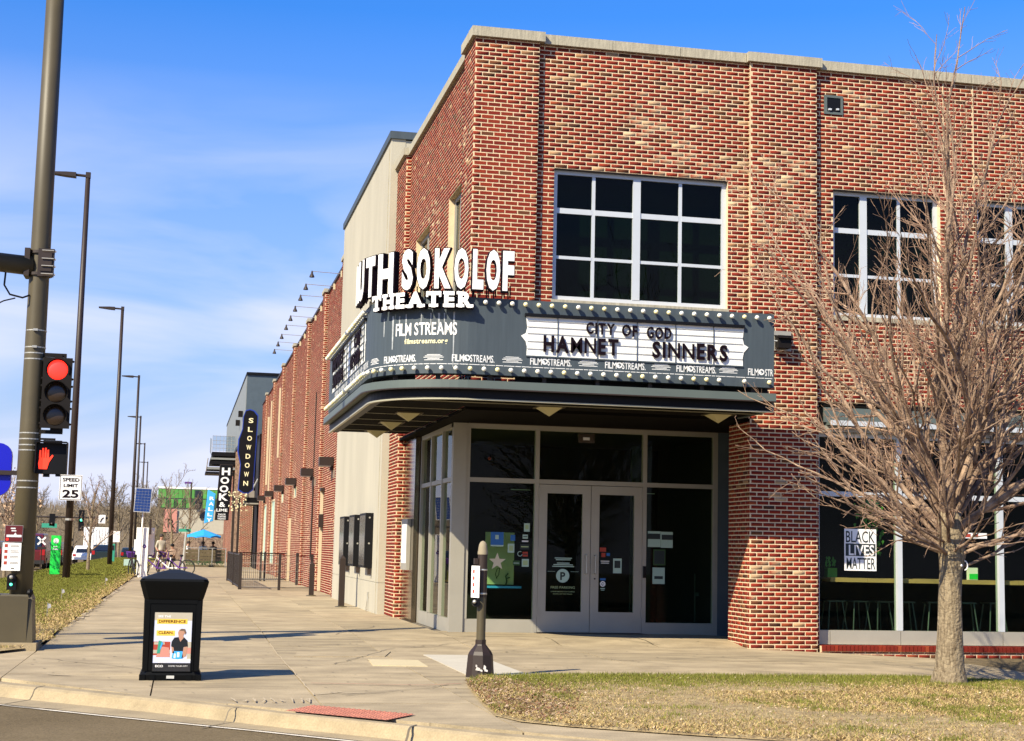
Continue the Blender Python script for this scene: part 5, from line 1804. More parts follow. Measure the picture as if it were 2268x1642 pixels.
# fixtures on the front
t = thing('flood_lamp', 'pale grey floodlight on a bracket at the right end of the marquee', 'lamp', (9.2, YP, 4.85))
b = MB(); b.box(9.02, 9.40, YP - .045, YP - .012, 4.70, 5.02); b.build('back_plate', 'alu', t)
b = MB(); b.box(9.12, 9.34, YP - .20, YP - .05, 4.73, 4.93); b.add([(9.10, YP - .05, 4.95), (9.36, YP - .05, 4.95), (9.36, YP - .26, 4.88), (9.10, YP - .26, 4.88)], [(0, 1, 2, 3)]); b.build('housing', 'visor', t)
b = MB(); b.tube([(9.02, YP - .05, 4.66), (9.06, YP - .14, 4.72), (9.06, YP - .14, 4.84), (9.13, YP - .14, 4.84)], .014, 6); b.build('arm', 'white_alu', t)
t = thing('recessed_wall_box', 'square grey recessed vent box high on the right brick wall', 'vent', (10.2, YR, 8.85))
b = MB()
for a, c_, d, e in ((10.03, 10.36, 8.98, 9.02), (10.03, 10.36, 8.70, 8.74), (10.03, 10.08, 8.74, 8.98), (10.32, 10.36, 8.74, 8.98)):
    b.box(a, c_, YR - .025, YR - .001, d, e)
b.build('frame', 'fascia', t)
b = MB(); b.box(10.08, 10.32, YR - .014, YR - .002, 8.74, 8.98); b.build('opening', 'black', t)
b = MB(); b.box(10.10, 10.15, YR - .05, YR - .015, 8.76, 8.79); b.box(10.24, 10.28, YR - .05, YR - .015, 8.77, 8.8); b.build('clip', 'white_alu', t)

# ================================================================ traffic signal pole
SX, SY = -2.05, 21.3
sp_ = thing('traffic_signal_pole', 'thick olive bronze traffic signal pole with boxed base and mast arm at the left edge', 'signal pole', (SX, SY, 0))
b = MB()
b.tube([(SX, SY, .05), (SX - .005, SY, 3), (SX - .01, SY, 6), (SX - .015, SY, 10.5)], [.150, .140, .130, .115], 28); b.build('shaft', 'bronze', sp_, smooth=True)
b = MB()
for (z0, z1, w0, w1) in ((.09, .66, .262, .225), (.66, .72, .235, .20)):
    P8 = [(SX - w0 - .12, SY - w0, z0), (SX + w0 - .06, SY - w0, z0), (SX + w0 - .06, SY + w0, z0), (SX - w0 - .12, SY + w0, z0), (SX - w1 - .12, SY - w1, z1), (SX + w1 - .06, SY - w1, z1), (SX + w1 - .06, SY + w1, z1), (SX - w1 - .12, SY + w1, z1)]
    b.add(P8, [(0, 3, 2, 1), (4, 5, 6, 7), (0, 1, 5, 4), (1, 2, 6, 5), (2, 3, 7, 6), (3, 0, 4, 7)])
base = b.build('base_cover', 'bronze', sp_)
b = MB(); b.box(SX - .40, SX + .12, SY - .262, SY - .255, .12, .70); b.build('access_door', 'bronze', base)
b = MB()
for x in (-.30, .13):
    b.sphere((SX + x, SY - .2, .75), .045, 8, 6)
b.cyl((SX + .155, SY - .22, .1), (SX + .13, SY - .2, .72), .022); b.build('base_lug', 'black', base)
b = MB(); b.box(SX - .46, SX + .26, SY - .35, SY + .35, -.01, .10); tag(b.build('pole_footing', 'kerb'), 'worn concrete footing block under the traffic signal pole', 'footing')
# mast arm towards the left and a little towards the viewer
ad = Vector((-1, -.32, .015)).normalized()
j = Vector((SX, SY, 5.13))
b = MB(); b.tube([j + ad * .12, j + ad * 9], [.132, .085], 20); arm = b.build('mast_arm', 'bronze', sp_, smooth=True)
b = MB()
for z in (5.02, 5.32):
    b.lathe((SX, SY, z), [(.135, -.02), (.165, -.02), (.165, .02), (.135, .02)], 20)
b.box(SX - .02, SX + .19, SY - .17, SY - .11, 4.98, 5.36); b.box(SX + .01, SX + .16, SY - .185, SY - .17, 5.05, 5.3)
b.box(SX - .20, SX - .13, SY - .16, SY + .16, 4.98, 5.36)
b.build('clamp', 'brown', sp_)
b = MB()
for z in (5.01, 5.12, 5.22, 5.33):
    b.cyl((SX + .03, SY - .20, z), (SX + .185, SY - .20, z), .008, n=8); b.cyl((SX + .165, SY - .15, z), (SX + .21, SY - .15, z), .014, n=8)
b.build('bolt', 'galv', sp_)
b = MB()
b.tube([j + ad * .45 + Vector((0, 0, -.1)), j + ad * .46 + Vector((0, 0, -.3)), j + ad * .38 + Vector((0, 0, -.42)), j + ad * .2 + Vector((0, -.1, -.46)), Vector((SX - .11, SY - .1, 4.72))], .014, 6)
b.tube([j + ad * .62 + Vector((0, 0, -.62)), j + ad * .45 + Vector((0, -.03, -.52)), j + ad * .3 + Vector((0, -.05, -.47))], .010, 5)
b.build('cable', 'black', sp_)
b = MB()
for z in (4.25, 4.02, 3.94, 3.86, 2.86, 2.78, 2.70, 2.63, 2.22, 2.13):
    r_ = .150 - z * .0035
    b.lathe((SX - .004, SY, z), [(r_, -.008), (r_ + .004, -.008), (r_ + .004, .008), (r_, .008)], 20)
b.build('steel_band', 'galv', sp_)
b = MB()
for z in (4.25, 4.02):
    b.box(SX - .03, SX + .03, SY - .165, SY - .14, z - .015, z + .015)
b.build('band_buckle', 'galv', sp_)
# signal head, hung from the pole
head = thing('traffic_light', 'three section traffic light showing red on the right of the signal pole', 'traffic light', (-1.735, SY - .1, 3.4))
HX, HY = -1.735, SY - .12
b = MB()
for i, z in enumerate((3.57, 3.26, 2.95)):
    b.box(HX - .165, HX + .165, HY - .02, HY + .16, z + .003, z + .30)
b.box(HX - .19, HX + .19, HY - .024, HY - .018, 2.93, 3.885)
b.build('housing', 'visor', head)
b = MB()
for z in (3.6, 3.84, 3.3, 3.5, 2.99, 3.2):
    for s_ in (-1, 1):
        b.sphere((HX + s_ * .195, HY, z), .017, 6, 5)
b.build('latch', 'visor', head)
def disc(mb, c, r, n=24):
    vs = [(c[0] + r * math.cos(2 * math.pi * k / n), c[1], c[2] + r * math.sin(2 * math.pi * k / n)) for k in range(n)]
    mb.add(vs, [tuple(range(n))])
def visor(mb, c, r, dep, a0=-30, a1=210, th=.008):
    n = 20
    vs = []
    for k in range(n + 1):
        a = R(a0 + (a1 - a0) * k / n)
        dd = dep * (.35 + .65 * max(0, math.sin(a)) ** .6) if True else dep
        for rr, y_ in ((r, 0), (r, -dd), (r + th, -dd), (r + th, 0)):
            vs.append((c[0] + rr * math.cos(a), c[1] + y_, c[2] + rr * math.sin(a)))
    fs = []
    for k in range(n):
        for q in range(4):
            fs.append((k * 4 + q, k * 4 + (q + 1) % 4, (k + 1) * 4 + (q + 1) % 4, (k + 1) * 4 + q))
    mb.add(vs, fs)
for i, (z, m_) in enumerate(((3.72, 'red_lens'), (3.41, 'dark_lens'), (3.10, 'dark_lens'))):
    b = MB(); b.sphere((HX, HY - .02, z), .135, 20, 12, (1, .22, 1)); b.build('lens', m_, head, smooth=True)
    b = MB(); visor(b, (HX, HY - .026, z), .148, .13 if i else .05, -20, 200); b.build('visor', 'visor', head)
b = MB(); b.box(SX + .1, HX + .1, HY + .04, HY + .10, 3.90, 3.95); b.box(HX - .05, HX + .05, HY + .02, HY + .12, 3.87, 3.93); b.box(SX + .1, HX + .1, HY + .04, HY + .10, 2.86, 2.91); b.box(HX - .06, HX + .10, HY + .02, HY + .12, 2.88, 2.945); b.build('bracket', 'visor', head)
# pedestrian signal
ped = thing('pedestrian_signal', 'black pedestrian signal box showing a lit red hand below the traffic light', 'pedestrian signal', (-1.745, SY - .1, 2.5))
PX = -1.75
b = MB(); b.box(PX - .20, PX + .20, HY - .02, HY + .14, 2.32, 2.73); b.box(PX - .12, PX + .12, HY + .02, HY + .1, 2.73, 2.77); b.box(PX - .1, PX - .02, HY + .02, HY + .1, 2.28, 2.32); b.box(PX + .06, PX + .12, HY, HY + .1, 2.29, 2.32)
b.build('housing', 'black', ped)
b = MB()
b.box(PX - .21, PX - .195, HY - .10, HY - .02, 2.33, 2.74); b.box(PX + .195, PX + .21, HY - .16, HY - .02, 2.33, 2.74); b.box(PX - .195, PX + .195, HY - .14, HY - .02, 2.735, 2.75)
b.build('hood', 'black', ped)
b = MB()
hx = PX - .09
b.prism([(hx - .065, 2.38), (hx + .04, 2.38), (hx + .062, 2.48), (hx + .055, 2.53), (hx - .065, 2.53), (hx - .075, 2.45)], 'y', HY - .028, HY - .022)
for k, (dx, h_) in enumerate(((-.056, .10), (-.022, .13), (.012, .135), (.044, .11))):
    b.prism([(hx + dx - .013, 2.53), (hx + dx + .013, 2.53), (hx + dx + .010, 2.53 + h_), (hx + dx - .010, 2.53 + h_)], 'y', HY - .028, HY - .022)
b.prism([(hx + .05, 2.42), (hx + .062, 2.47), (hx + .115, 2.56), (hx + .10, 2.575), (hx + .055, 2.52)], 'y', HY - .027, HY - .0215)
b.build('hand_symbol', 'hand', ped)
b = MB(); b.box(SX + .1, PX - .15, HY + .04, HY + .10, 2.45, 2.50); b.box(SX + .1, PX + .03, HY + .04, HY + .09, 2.775, 2.80); b.build('bracket', 'visor', ped)
# signs and push button on the pole
t = thing('warning_plate', 'small dark red warning plate strapped to the signal pole above the white plate', 'sign', (-2.16, SY - .16, 1.5))
ys_ = SY - .175
b = MB(); b.box(-2.28, -2.06, ys_ - .004, ys_, 1.41, 1.62); b.build('plate', 'car_red', t)
b = MB(); b.box(-2.285, -2.055, ys_ - .001, ys_ + .002, 1.405, 1.625); b.build('rim', 'galv', t)
b = MB(); b.box(-2.21, -2.15, ys_ - .006, ys_ - .0045, 1.575, 1.592); b.box(-2.20, -2.14, ys_ - .006, ys_ - .0045, 1.545, 1.56); b.box(-2.26, -2.07, ys_ - .006, ys_ - .0045, 1.47, 1.50); b.add([(-2.17, ys_ - .0055, 1.50), (-2.13, ys_ - .0055, 1.50), (-2.15, ys_ - .0055, 1.53)], [(0, 1, 2)]); b.build('print', 'print', t)
b = MB(); b.box(-2.262, -2.235, ys_ - .006, ys_ - .0045, 1.425, 1.455); b.build('emblem', 'red_lens', t)
t = thing('crossing_instruction_plate', 'white crossing instruction plate with four pictograms on the signal pole', 'sign', (-2.17, SY - .16, 1.2))
b = MB(); b.box(-2.30, -2.065, ys_ - .004, ys_, 1.03, 1.395); b.build('plate', 'white', t)
b = MB()
for i, z in enumerate((1.335, 1.26, 1.185, 1.11)):
    b.box(-2.275, -2.235, ys_ - .006, ys_ - .0045, z, z + .042)
b.build('pictogram', 'red_print', t)
b = MB()
for i, z in enumerate((1.335, 1.26, 1.185, 1.11)):
    for q in range(2):
        b.box(-2.20, -2.10 + .01 * q, ys_ - .006, ys_ - .0045, z + .028 - q * .018, z + .034 - q * .018)
b.box(-2.18, -2.14, ys_ - .006, ys_ - .0045, 1.055, 1.068)
b.build('print', 'bronze', t)
t = thing('push_button', 'black crossing push button with a small green light on the signal pole', 'push button', (-2.16, SY - .16, .9))
b = MB(); b.lathe((0, 0, 0), [(.058, 0), (.058, .04), (.05, .055), (.001, .056)], 16); b.v = [(-2.165 + x, SY - .15 - z, .935 + y) for x, y, z in b.v]
b.box(-2.22, -2.10, SY - .19, SY - .13, .78, .93); b.build('housing', 'black', t)
b = MB(); b.sphere((-2.165, SY - .21, .945), .026, 10, 8); b.build('button', 'galv', t)
b = MB(); b.sphere((-2.165, SY - .19, .85), .020, 8, 6); b.build('indicator', 'green_lens', t)
# blue rounded sign that shows past the pole
t = thing('blue_sign_board', 'deep blue round cornered sign board half hidden behind the signal pole', 'sign', (-2.55, SY + .25, 2.35))
b = MB()
poly = []
for cx_, cz_, a0 in ((-2.46, 2.56, 0), (-2.9, 2.56, 90), (-2.9, 2.19, 180), (-2.46, 2.19, 270)):
    for k in range(6):
        a = R(a0 + 18 * k); poly.append((cx_ + .17 * math.cos(a), cz_ + .17 * math.sin(a)))
b.prism(poly, 'y', SY + .18, SY + .30); b.build('board', 'blue', t)
b = MB(); b.box(-2.75, -2.1, SY + .12, SY + .175, 2.3, 2.36); b.build('bracket', 'brown', t)

# ================================================================ litter bin
bn = thing('litter_bin', 'black square street litter bin with a pitched lid and a poster window', 'bin', (-.05, 16.93, 0))
BX, BY = -.05, 16.98
def frustum(mb, z0, z1, a0, a1, b0=None, b1=None, cx_=BX, cy_=BY, n=1):
    b0 = a0 if b0 is None else b0; b1 = a1 if b1 is None else b1
    mb.add([(cx_ - a0, cy_ - b0, z0), (cx_ + a0, cy_ - b0, z0), (cx_ + a0, cy_ + b0, z0), (cx_ - a0, cy_ + b0, z0), (cx_ - a1, cy_ - b1, z1), (cx_ + a1, cy_ - b1, z1), (cx_ + a1, cy_ + b1, z1), (cx_ - a1, cy_ + b1, z1)],
           [(0, 3, 2, 1), (4, 5, 6, 7), (0, 1, 5, 4), (1, 2, 6, 5), (2, 3, 7, 6), (3, 0, 4, 7)])
def chamfrust(mb, levels, ch=.035):
    # octagonal (chamfered square) sections
    n = 8; o = len(mb.v)
    for z, a in levels:
        c_ = ch
        for x, y in ((a - c_, -a), (a, -a + c_), (a, a - c_), (a - c_, a), (-a + c_, a), (-a, a - c_), (-a, -a + c_), (-a + c_, -a)):
            mb.v.append((BX + x, BY + y, z))
    for i in range(len(levels) - 1):
        for k in range(n):
            mb.f.append((o + i * n + k, o + i * n + (k + 1) % n, o + (i + 1) * n + (k + 1) % n, o + (i + 1) * n + k)); mb.m.append(0)
    mb.f.append(tuple(o + k for k in reversed(range(n)))); mb.f.append(tuple(o + (len(levels) - 1) * n + k for k in range(n))); mb.m += [0, 0]
b = MB(); chamfrust(b, [(.08, .295), (.84, .305)], .05); b.build('body', 'bin', bn)
b = MB(); chamfrust(b, [(.0, .315), (.055, .318), (.09, .298)], .06); b.build('foot', 'bin', bn)
b = MB()
for x in (-.24, .24):
    for dx in (-.05, .05):
        b.box(BX + x + dx - .03, BX + x + dx + .03, BY - .325, BY - .30, .0, .06)
b.build('foot_lug', 'bin', bn)
b = MB(); b.box(BX - .04, BX + .04, BY - .326, BY - .318, .02, .05); b.build('foot_plate', 'bin_white', bn)
b = MB(); chamfrust(b, [(.83, .300), (.86, .312), (1.0, .352), (1.035, .36), (1.06, .345)], .05); b.build('collar', 'bin', bn)
b = MB(); chamfrust(b, [(1.058, .345), (1.12, .18), (1.152, .06), (1.157, .02)], .012); b.build('lid', 'bin_lid', bn)
b = MB(); b.box(BX - .25, BX + .25, BY - .315, BY - .304, .80, .835); b.box(BX - .29, BX - .24, BY - .312, BY - .295, .1, .83); b.box(BX + .24, BX + .29, BY - .312, BY - .295, .1, .83)
b.build('door_frame', 'bin', bn)
b = MB(); b.box(BX - .232, BX + .232, BY - .308, BY - .296, .10, .795); b.build('door', 'bin', bn)
b = MB()
for q in ((-.20, -.19, .085, .72), (.20, .21, .085, .72), (-.19, .20, .71, .72), (-.19, .20, .085, .095)):
    b.box(BX + q[0], BX + q[1], BY - .314, BY - .309, q[2], q[3])
b.build('poster_frame', 'bin', bn)
yp = BY - .3105
b = MB(); b.box(BX - .19, BX + .20, yp, yp + .002, .095, .71); pst = b.build('poster', 'poster_grey', bn)
def pr(col, polys, lay, name='print'):
    mb = MB()
    for p in polys:
        y_ = yp - .0005 * lay
        mb.add([(BX - .19 + u * .39, y_, .095 + v * .615) for u, v in p], [tuple(range(len(p)))])
    return mb.build(name, col, pst)
rect = lambda a, b_, c_, d: [(a, c_), (b_, c_), (b_, d), (a, d)]
pr('cream', [rect(0, 1, .86, 1)], 1); pr('sun_yellow', [rect(.07, .88, .80, .885), rect(.07, .56, .60, .69)], 2)
pr('car_glass', [rect(0, 1, 0, .14)], 1)
pr('red_print', [rect(0, .45, .27, .50)], 1); pr('cream', [rect(0, .45, .30, .36), rect(.02, .3, .45, .49)], 2)
pr('pink', [[(.08, .24), (.45, .24), (.42, .40), (.2, .42)]], 3); pr('cream', [rect(.9, 1, .2, .5)], 2); pr('pink', [rect(.88, 1, .30, .40)], 3)
pr('white', [[(.15, .145), (1, .17), (1, .21), (.15, .19)]], 3)
pr('car_glass', [[(.48, .50), (.55, .57), (.66, .58), (.8, .58), (.9, .52), (.92, .42), (.80, .41), (.78, .30), (.54, .30), (.54, .40), (.47, .42)]], 4)
pr('skin', [[(.66, .58), (.64, .66), (.68, .71), (.80, .71), (.83, .66), (.78, .60), (.80, .57), (.71, .50)], [(.48, .42), (.54, .40), (.56, .3), (.5, .31)], [(.81, .41), (.91, .42), (.88, .26), (.76, .22)]], 5)
pr('limb', [[(.67, .69), (.72, .72), (.82, .72), (.86, .66), (.84, .62), (.80, .68)]], 6)
pr('banner_blue', [[(.53, .34), (.78, .34), (.80, .22), (.66, .2), (.5, .22)]], 5); pr('white', [rect(.64, .70, .24, .32), [(.55, .23), (.6, .22), (.6, .30), (.56, .30)]], 6)
pr('teal', [[(.10, .30), (.18, .30), (.24, .50), (.14, .52)]], 6); pr('banner_blue', [[(.19, .36), (.26, .48), (.22, .49), (.18, .40)]], 7)
b = MB(); put_text(b, 'DIFFERENCE', (BX - .005, yp - .002, .600), height=.030, width=.28, bold=.03); put_text(b, 'CLEAN.', (BX - .065, yp - .002, .483), height=.030, width=.155, bold=.03); b.build('lettering', 'letter', pst)
b = MB(); put_text(b, 'SEE THE', (BX - .085, yp - .002, .655), height=.022, width=.13, bold=.03); put_text(b, 'HOME YOUR CITY', (BX + .075, yp - .002, .142), height=.015, width=.2); put_text(b, 'ECO', (BX - .12, yp - .002, .138), height=.022, width=.08, bold=.04); b.build('lettering', 'white', pst)

# ================================================================ short push button post
pp = thing('push_button_post', 'short olive push button post with domed cap and flared black base beside the lawn', 'post', (3.38, 17.25, 0))
QX, QY = 3.39, 17.25
b = MB()
pr_ = []
o = len(b.v)
for z, r_ in ((-.02, .175), (.22, .145), (.30, .145), (.38, .075), (.40, .07), (.46, .07)):
    pr_.append((r_, z))
b.lathe((QX, QY, 0), [(.172, -.02), (.165, .0), (.145, .25), (.125, .29), (.07, .355), (.062, .37), (.062, .42), (.001, .421)], 8); b.build('base', 'brown', pp)
b = MB(); b.lathe((QX, QY, .0), [(.052, .40), (.052, 1.38)], 20); b.build('shaft', 'bronze', pp, smooth=True)
b = MB(); b.lathe((QX, QY, .0), [(.056, 1.37), (.058, 1.44), (.050, 1.445), (.062, 1.40)], 16)
b.v = []; b.f = []; b.m = []
b.lathe((QX, QY, .0), [(.060, 1.385), (.060, 1.41), (.055, 1.43), (.053, 1.46), (.045, 1.50), (.028, 1.53), (.001, 1.542)], 16); b.build('cap', 'cap_grey', pp, smooth=True)
b = MB(); b.lathe((QX, QY, .0), [(.0555, 1.24), (.0555, 1.385)], 16); b.lathe((QX, QY, .0), [(.0555, .90), (.0575, .95), (.0575, 1.24)], 16); b.build('sleeve', 'brown', pp)
b = MB(); b.lathe((QX, QY, 0), [(.059, .93), (.061, .94), (.059, .95)], 16); b.lathe((QX, QY, 0), [(.059, 1.20), (.061, 1.21), (.059, 1.22)], 16); b.build('steel_band', 'galv', pp)
b = MB(); b.box(QX - .10, QX - .055, QY - .03, QY + .03, 1.27, 1.34); b.build('bracket', 'brown', pp)
b = MB(); b.lathe((0, 0, 0), [(.045, 0), (.045, .06), (.001, .061)], 12); b.v = [(QX - .075 + x, QY - .02 - z, .835 + y) for x, y, z in b.v]; b.build('button_housing', 'black', pp)
b = MB(); b.sphere((QX - .10, QY - .085, .85), .022, 8, 6); b.build('button', 'galv', pp)
# a plate turned away from the viewer: a narrow white sliver
rot = Matrix.Rotation(R(-63), 3, 'Z')
b = MB(); b.obox((QX - .085, QY - .035, 1.075), .15, .004, .36, rot); pl_ = b.build('crossing_plate', 'white', pp)
b = MB()
for k in range(4):
    b.obox(Vector((QX - .085, QY - .035, 1.19 - k * .075)) + rot @ Vector((-.03, -.0035, 0)), .03, .001, .04, rot)
b.build('pictogram', 'red_print', pl_)
b = MB()
b.v = []
for (x, z, w_, h_) in ((-.06, .06, .05, .03), (-.02, .05, .03, .018), (.02, .07, .03, .04), (.035, .05, .04, .02), (-.075, .10, .02, .02), (.01, .375, .035, .018)):
    yy_ = QY - .164 + z * .08 + (.09 if z > .3 else 0)
    b.add([(QX + x - w_ / 2, yy_, z + .03), (QX + x + w_ / 2, yy_, z + .02), (QX + x + w_ * .6, yy_ + h_ * .1, z + .02 + h_), (QX + x - w_ * .2, yy_ + h_ * .1, z + .03 + h_ * 1.2)], [(0, 1, 2, 3)])
b.build('peeled_paint', 'graffiti', pp)

# ================================================================ trees
def grow_seg(mb, p0, d0, length, r0, r1, nseg, sides, curve_up=0.0, wob=.12):
    pts = [p0.copy()]; rad = [r0]
    d = d0.normalized(); p = p0.copy()
    step = length / nseg
    for i in range(nseg):
        d = (d + Vector((random.gauss(0, wob), random.gauss(0, wob), random.gauss(0, wob) + curve_up)) * (1.0 / nseg ** .5)).normalized()
        p = p + d * step
        pts.append(p.copy()); rad.append(r0 + (r1 - r0) * (i + 1) / nseg)
    mb.tube(pts, rad, sides, caps=False)
    return pts, rad
def perp(d):
    a = Vector((random.gauss(0, 1), random.gauss(0, 1), random.gauss(0, 1)))
    a = a - d * a.dot(d)
    return a.normalized()
def twigs_on(mb, pts, rad, n, ang, lenf, lvl, sides, minr, tmin=.25, up=.1):
    tot = sum((pts[i + 1] - pts[i]).length for i in range(len(pts) - 1))
    for k in range(n):
        t = tmin + (1 - tmin) * (k + random.random()) / n
        i = min(len(pts) - 2, int(t * (len(pts) - 1)))
        fr = t * (len(pts) - 1) - i
        p = pts[i].lerp(pts[i + 1], fr); d = (pts[i + 1] - pts[i]).normalized()
        r_ = rad[i] * (1 - fr) + rad[i + 1] * fr
        a = R(random.uniform(*ang))
        nd = d * math.cos(a) + perp(d) * math.sin(a)
        nd.z += up
        L_ = tot * random.uniform(*lenf) * (1.15 - .55 * t)
        rr = max(minr, min(r_ * .62, L_ * .011 + .0012))
        q, rq = grow_seg(mb, p, nd, L_, rr, max(minr * .7, rr * .35), 5 if lvl > 1 else 4, sides, .10, .34)
        if lvl > 1:
            twigs_on(mb, q, rq, max(2, int(L_ / (.16 if lvl > 2 else .10))), (22, 48), (.22, .45), lvl - 1, 3, minr, .12, up)

random.seed(21)
tr = thing('street_tree', 'bare multi limbed street tree with pale twigs on the front lawn', 'tree', (8.72, 16.3, 0))
TX, TY = 8.72, 16.32
b = MB()
TZ = G(TX, TY)
b.tube([(TX, TY, TZ - .02), (TX, TY, TZ + .06), (TX + .005, TY, TZ + .22), (TX + .01, TY, .6), (TX + .02, TY, 1.0), (TX + .035, TY, 1.3), (TX + .05, TY, 1.5), (TX + .03, TY + .01, 1.75), (TX + .02, TY, 2.0)],
       [.235, .205, .165, .142, .132, .128, .150, .155, .12], 20)
for i, (x, y, z) in enumerate(b.v):
    a = math.atan2(y - TY, x - TX); k = 1 + .035 * math.sin(a * 7 + z * 2) + .03 * math.sin(a * 3 + z * 5)
    b.v[i] = (TX + (x - TX) * k, TY + (y - TY) * k, z)
b.build('trunk', 'bark', tr, smooth=True)
tw = MB()
NL = 40
for i in range(NL):
    f_ = i / (NL - 1)
    z0 = 1.42 + 1.0 * f_ ** 1.2 + random.uniform(-.08, .08)
    az = i * 2.39996 + random.uniform(-.4, .4)
    tilt = R(74 - 62 * f_ ** .72 + random.uniform(-10, 10))
    L_ = (6.3 - .057 * math.degrees(tilt)) * random.uniform(.82, 1.06)
    if i == NL - 1: tilt = R(5); L_ = 5.3
    if i == NL - 4: tilt = R(9); L_ = 5.0
    d = Vector((math.cos(az) * math.sin(tilt), math.sin(az) * math.sin(tilt), math.cos(tilt)))
    p0 = Vector((TX + .03 + .07 * math.cos(az), TY + .07 * math.sin(az), z0))
    r0 = .024 + .018 * f_ + random.uniform(-.008, .013)
    lb = MB()
    pts, rad = grow_seg(lb, p0 - d * .06, d, L_, r0, .0045, 18, 7, .075 * (1 - f_) + .01, .40)
    subs = [(pts, rad)]
    for k in range(4):
        q = random.randrange(2, 9)
        dd = (pts[q + 1] - pts[q]).normalized()
        a = R(random.uniform(18, 42)); nd = dd * math.cos(a) + perp(dd) * math.sin(a)
        p2, r2 = grow_seg(lb, pts[q], nd, L_ * (1 - q / 14) * random.uniform(.55, .95), rad[q] * .62, .0038, 11, 6, .10, .42)
        subs.append((p2, r2))
    lb.build('limb', 'limb', tr)
    for (pp_, rr_) in subs:
        tot = sum((pp_[k + 1] - pp_[k]).length for k in range(len(pp_) - 1))
        twigs_on(tw, pp_, rr_, int(tot * 4.0), (24, 58), (.09, .24), 2, 4, .0026, .14, .12)
# the drooping low shoots on the left
for (dz, dx, L_) in ((1.50, -1, 1.7), (1.62, -.8, 1.5), (1.55, .9, 1.5), (1.7, -1, 2.2)):
    lb = MB()
    pts, rad = grow_seg(lb, Vector((TX, TY, dz)), Vector((dx, random.uniform(-.6, .3), .28)), L_, .018, .004, 9, 6, .02, .12)
    lb.build('limb', 'limb', tr); twigs_on(tw, pts, rad, 9, (25, 50), (.15, .35), 2, 4, .0028, .2, .05)
tag(tw.build('twigs', 'twig', tr), kind='stuff')
b = MB(); b.tube([(TX + .13 + .045 * math.cos(a), TY - .13, 1.38 + .055 * math.sin(a)) for a in [R(q) for q in range(-80, 100, 20)]], .007, 6); b.sphere((TX + .10, TY - .13, 1.38), .016, 6, 5)
tag(b.build('trunk_hook', 'white'), 'small white curved hook fixed to the street tree trunk', 'hook')

def far_tree(x, y, z, h, spread, label, mname='far_twig', leaves=0, seed=0, nl=14, group=None, lean=0, minr=.012, trunk_h=.28, sides=5):
    random.seed(seed)
    t_ = thing('bare_tree', label, 'tree', (x, y, z), group)
    b_ = MB(); r0 = h * .018
    pts, rad = grow_seg(b_, Vector((x, y, z - .1)), Vector((lean, 0, 1)), h * .8, r0, r0 * .25, 7, 8, .0, .05)
    b_.build('trunk', 'bark', t_)
    c_ = MB()
    lv = MB()
    for i in range(nl):
        t = trunk_h + (1 - trunk_h) * i / nl
        k = min(len(pts) - 2, int(t * (len(pts) - 1)))
        p = pts[k].lerp(pts[k + 1], t * (len(pts) - 1) - k)
        az = i * 2.4 + random.uniform(-.4, .4); tilt = R(random.uniform(35, 62) * (1 - .5 * t))
        d = Vector((math.cos(az) * math.sin(tilt), math.sin(az) * math.sin(tilt), math.cos(tilt)))
        q, rq = grow_seg(c_, p, d, spread * random.uniform(.75, 1.15) * (1.15 - .5 * t), max(minr * 1.5, rad[k] * .5), minr, 6, 4, .03, .12)
        twigs_on(c_, q, rq, 10, (20, 50), (.25, .5), 2, 3, minr * .7, .15, .06)
        if leaves:
            for _ in range(leaves):
                pp2 = random.choice(q[1:]) + Vector((random.gauss(0, .35), random.gauss(0, .35), random.gauss(0, .2)))
                s_ = random.uniform(.05, .09); a = perp(Vector((0, 0, 1)))
                lv.add([pp2, pp2 + a * s_, pp2 + a * s_ * .6 + Vector((0, 0, -s_))], [(0, 1, 2)])
    tag(c_.build('crown', mname, t_), kind='stuff')
    if leaves: tag(lv.build('leaves', 'tan_leaf', t_), kind='stuff')
    return t_
far_tree(-3.98, 70, .0, 4.7, 1.35, 'slim young bare tree on the verge behind the speed limit sign', 'limb', seed=4, nl=13, minr=.010)
far_tree(-6.2, 58, -.1, 4.0, 2.1, 'low bare tree still holding tan leaves beyond the signal pole', 'limb', leaves=42, seed=9, nl=14, minr=.008, trunk_h=.45)
far_tree(-8.6, 62, -.2, 4.4, 2.3, 'tan leaved tree at the far left edge of the street', 'limb', leaves=50, seed=12, nl=14, minr=.008, trunk_h=.4)
far_tree(-.6, 112, .0, 6.5, 3.2, 'spreading bare tree in front of the green building mural', 'far_twig', seed=15, nl=9, minr=.014, lean=-.05)
far_tree(.6, 125, .0, 6.5, 2.8, 'bare tree in front of the cream wall beside the round street lamp', 'far_twig', seed=16, nl=8, minr=.014)
labs = ['leftmost grey bare tree on the skyline', 'second grey bare tree of the skyline from the left', 'third grey bare tree of the skyline from the left', 'fourth grey bare tree of the skyline from the left', 'fifth grey bare tree of the skyline, behind the white truck', 'sixth grey bare tree of the skyline, between the second and third lamp posts', 'seventh grey bare tree of the skyline, just left of the solar panel', 'tall grey bare tree just behind the solar panel', 'grey bare tree between the solar panel and the green building', 'low grey bare tree right of the solar panel']
for i, (x, y, h, s_) in enumerate(((-24, 190, 9, 4), (-20, 205, 9.5, 4.2), (-16.5, 185, 8.5, 3.8), (-13.5, 200, 9, 4), (-11, 190, 9, 4), (-8.6, 185, 9.5, 4), (-6.8, 175, 9.2, 3.6), (-5.0, 180, 10.5, 3.4), (-3.7, 190, 10.3, 3.2), (-2.9, 165, 8.5, 3))):
    far_tree(x, y, roadz(y) - .3, h, s_, labs[i], seed=40 + i, nl=15, group='grey trees on the skyline', minr=.022)
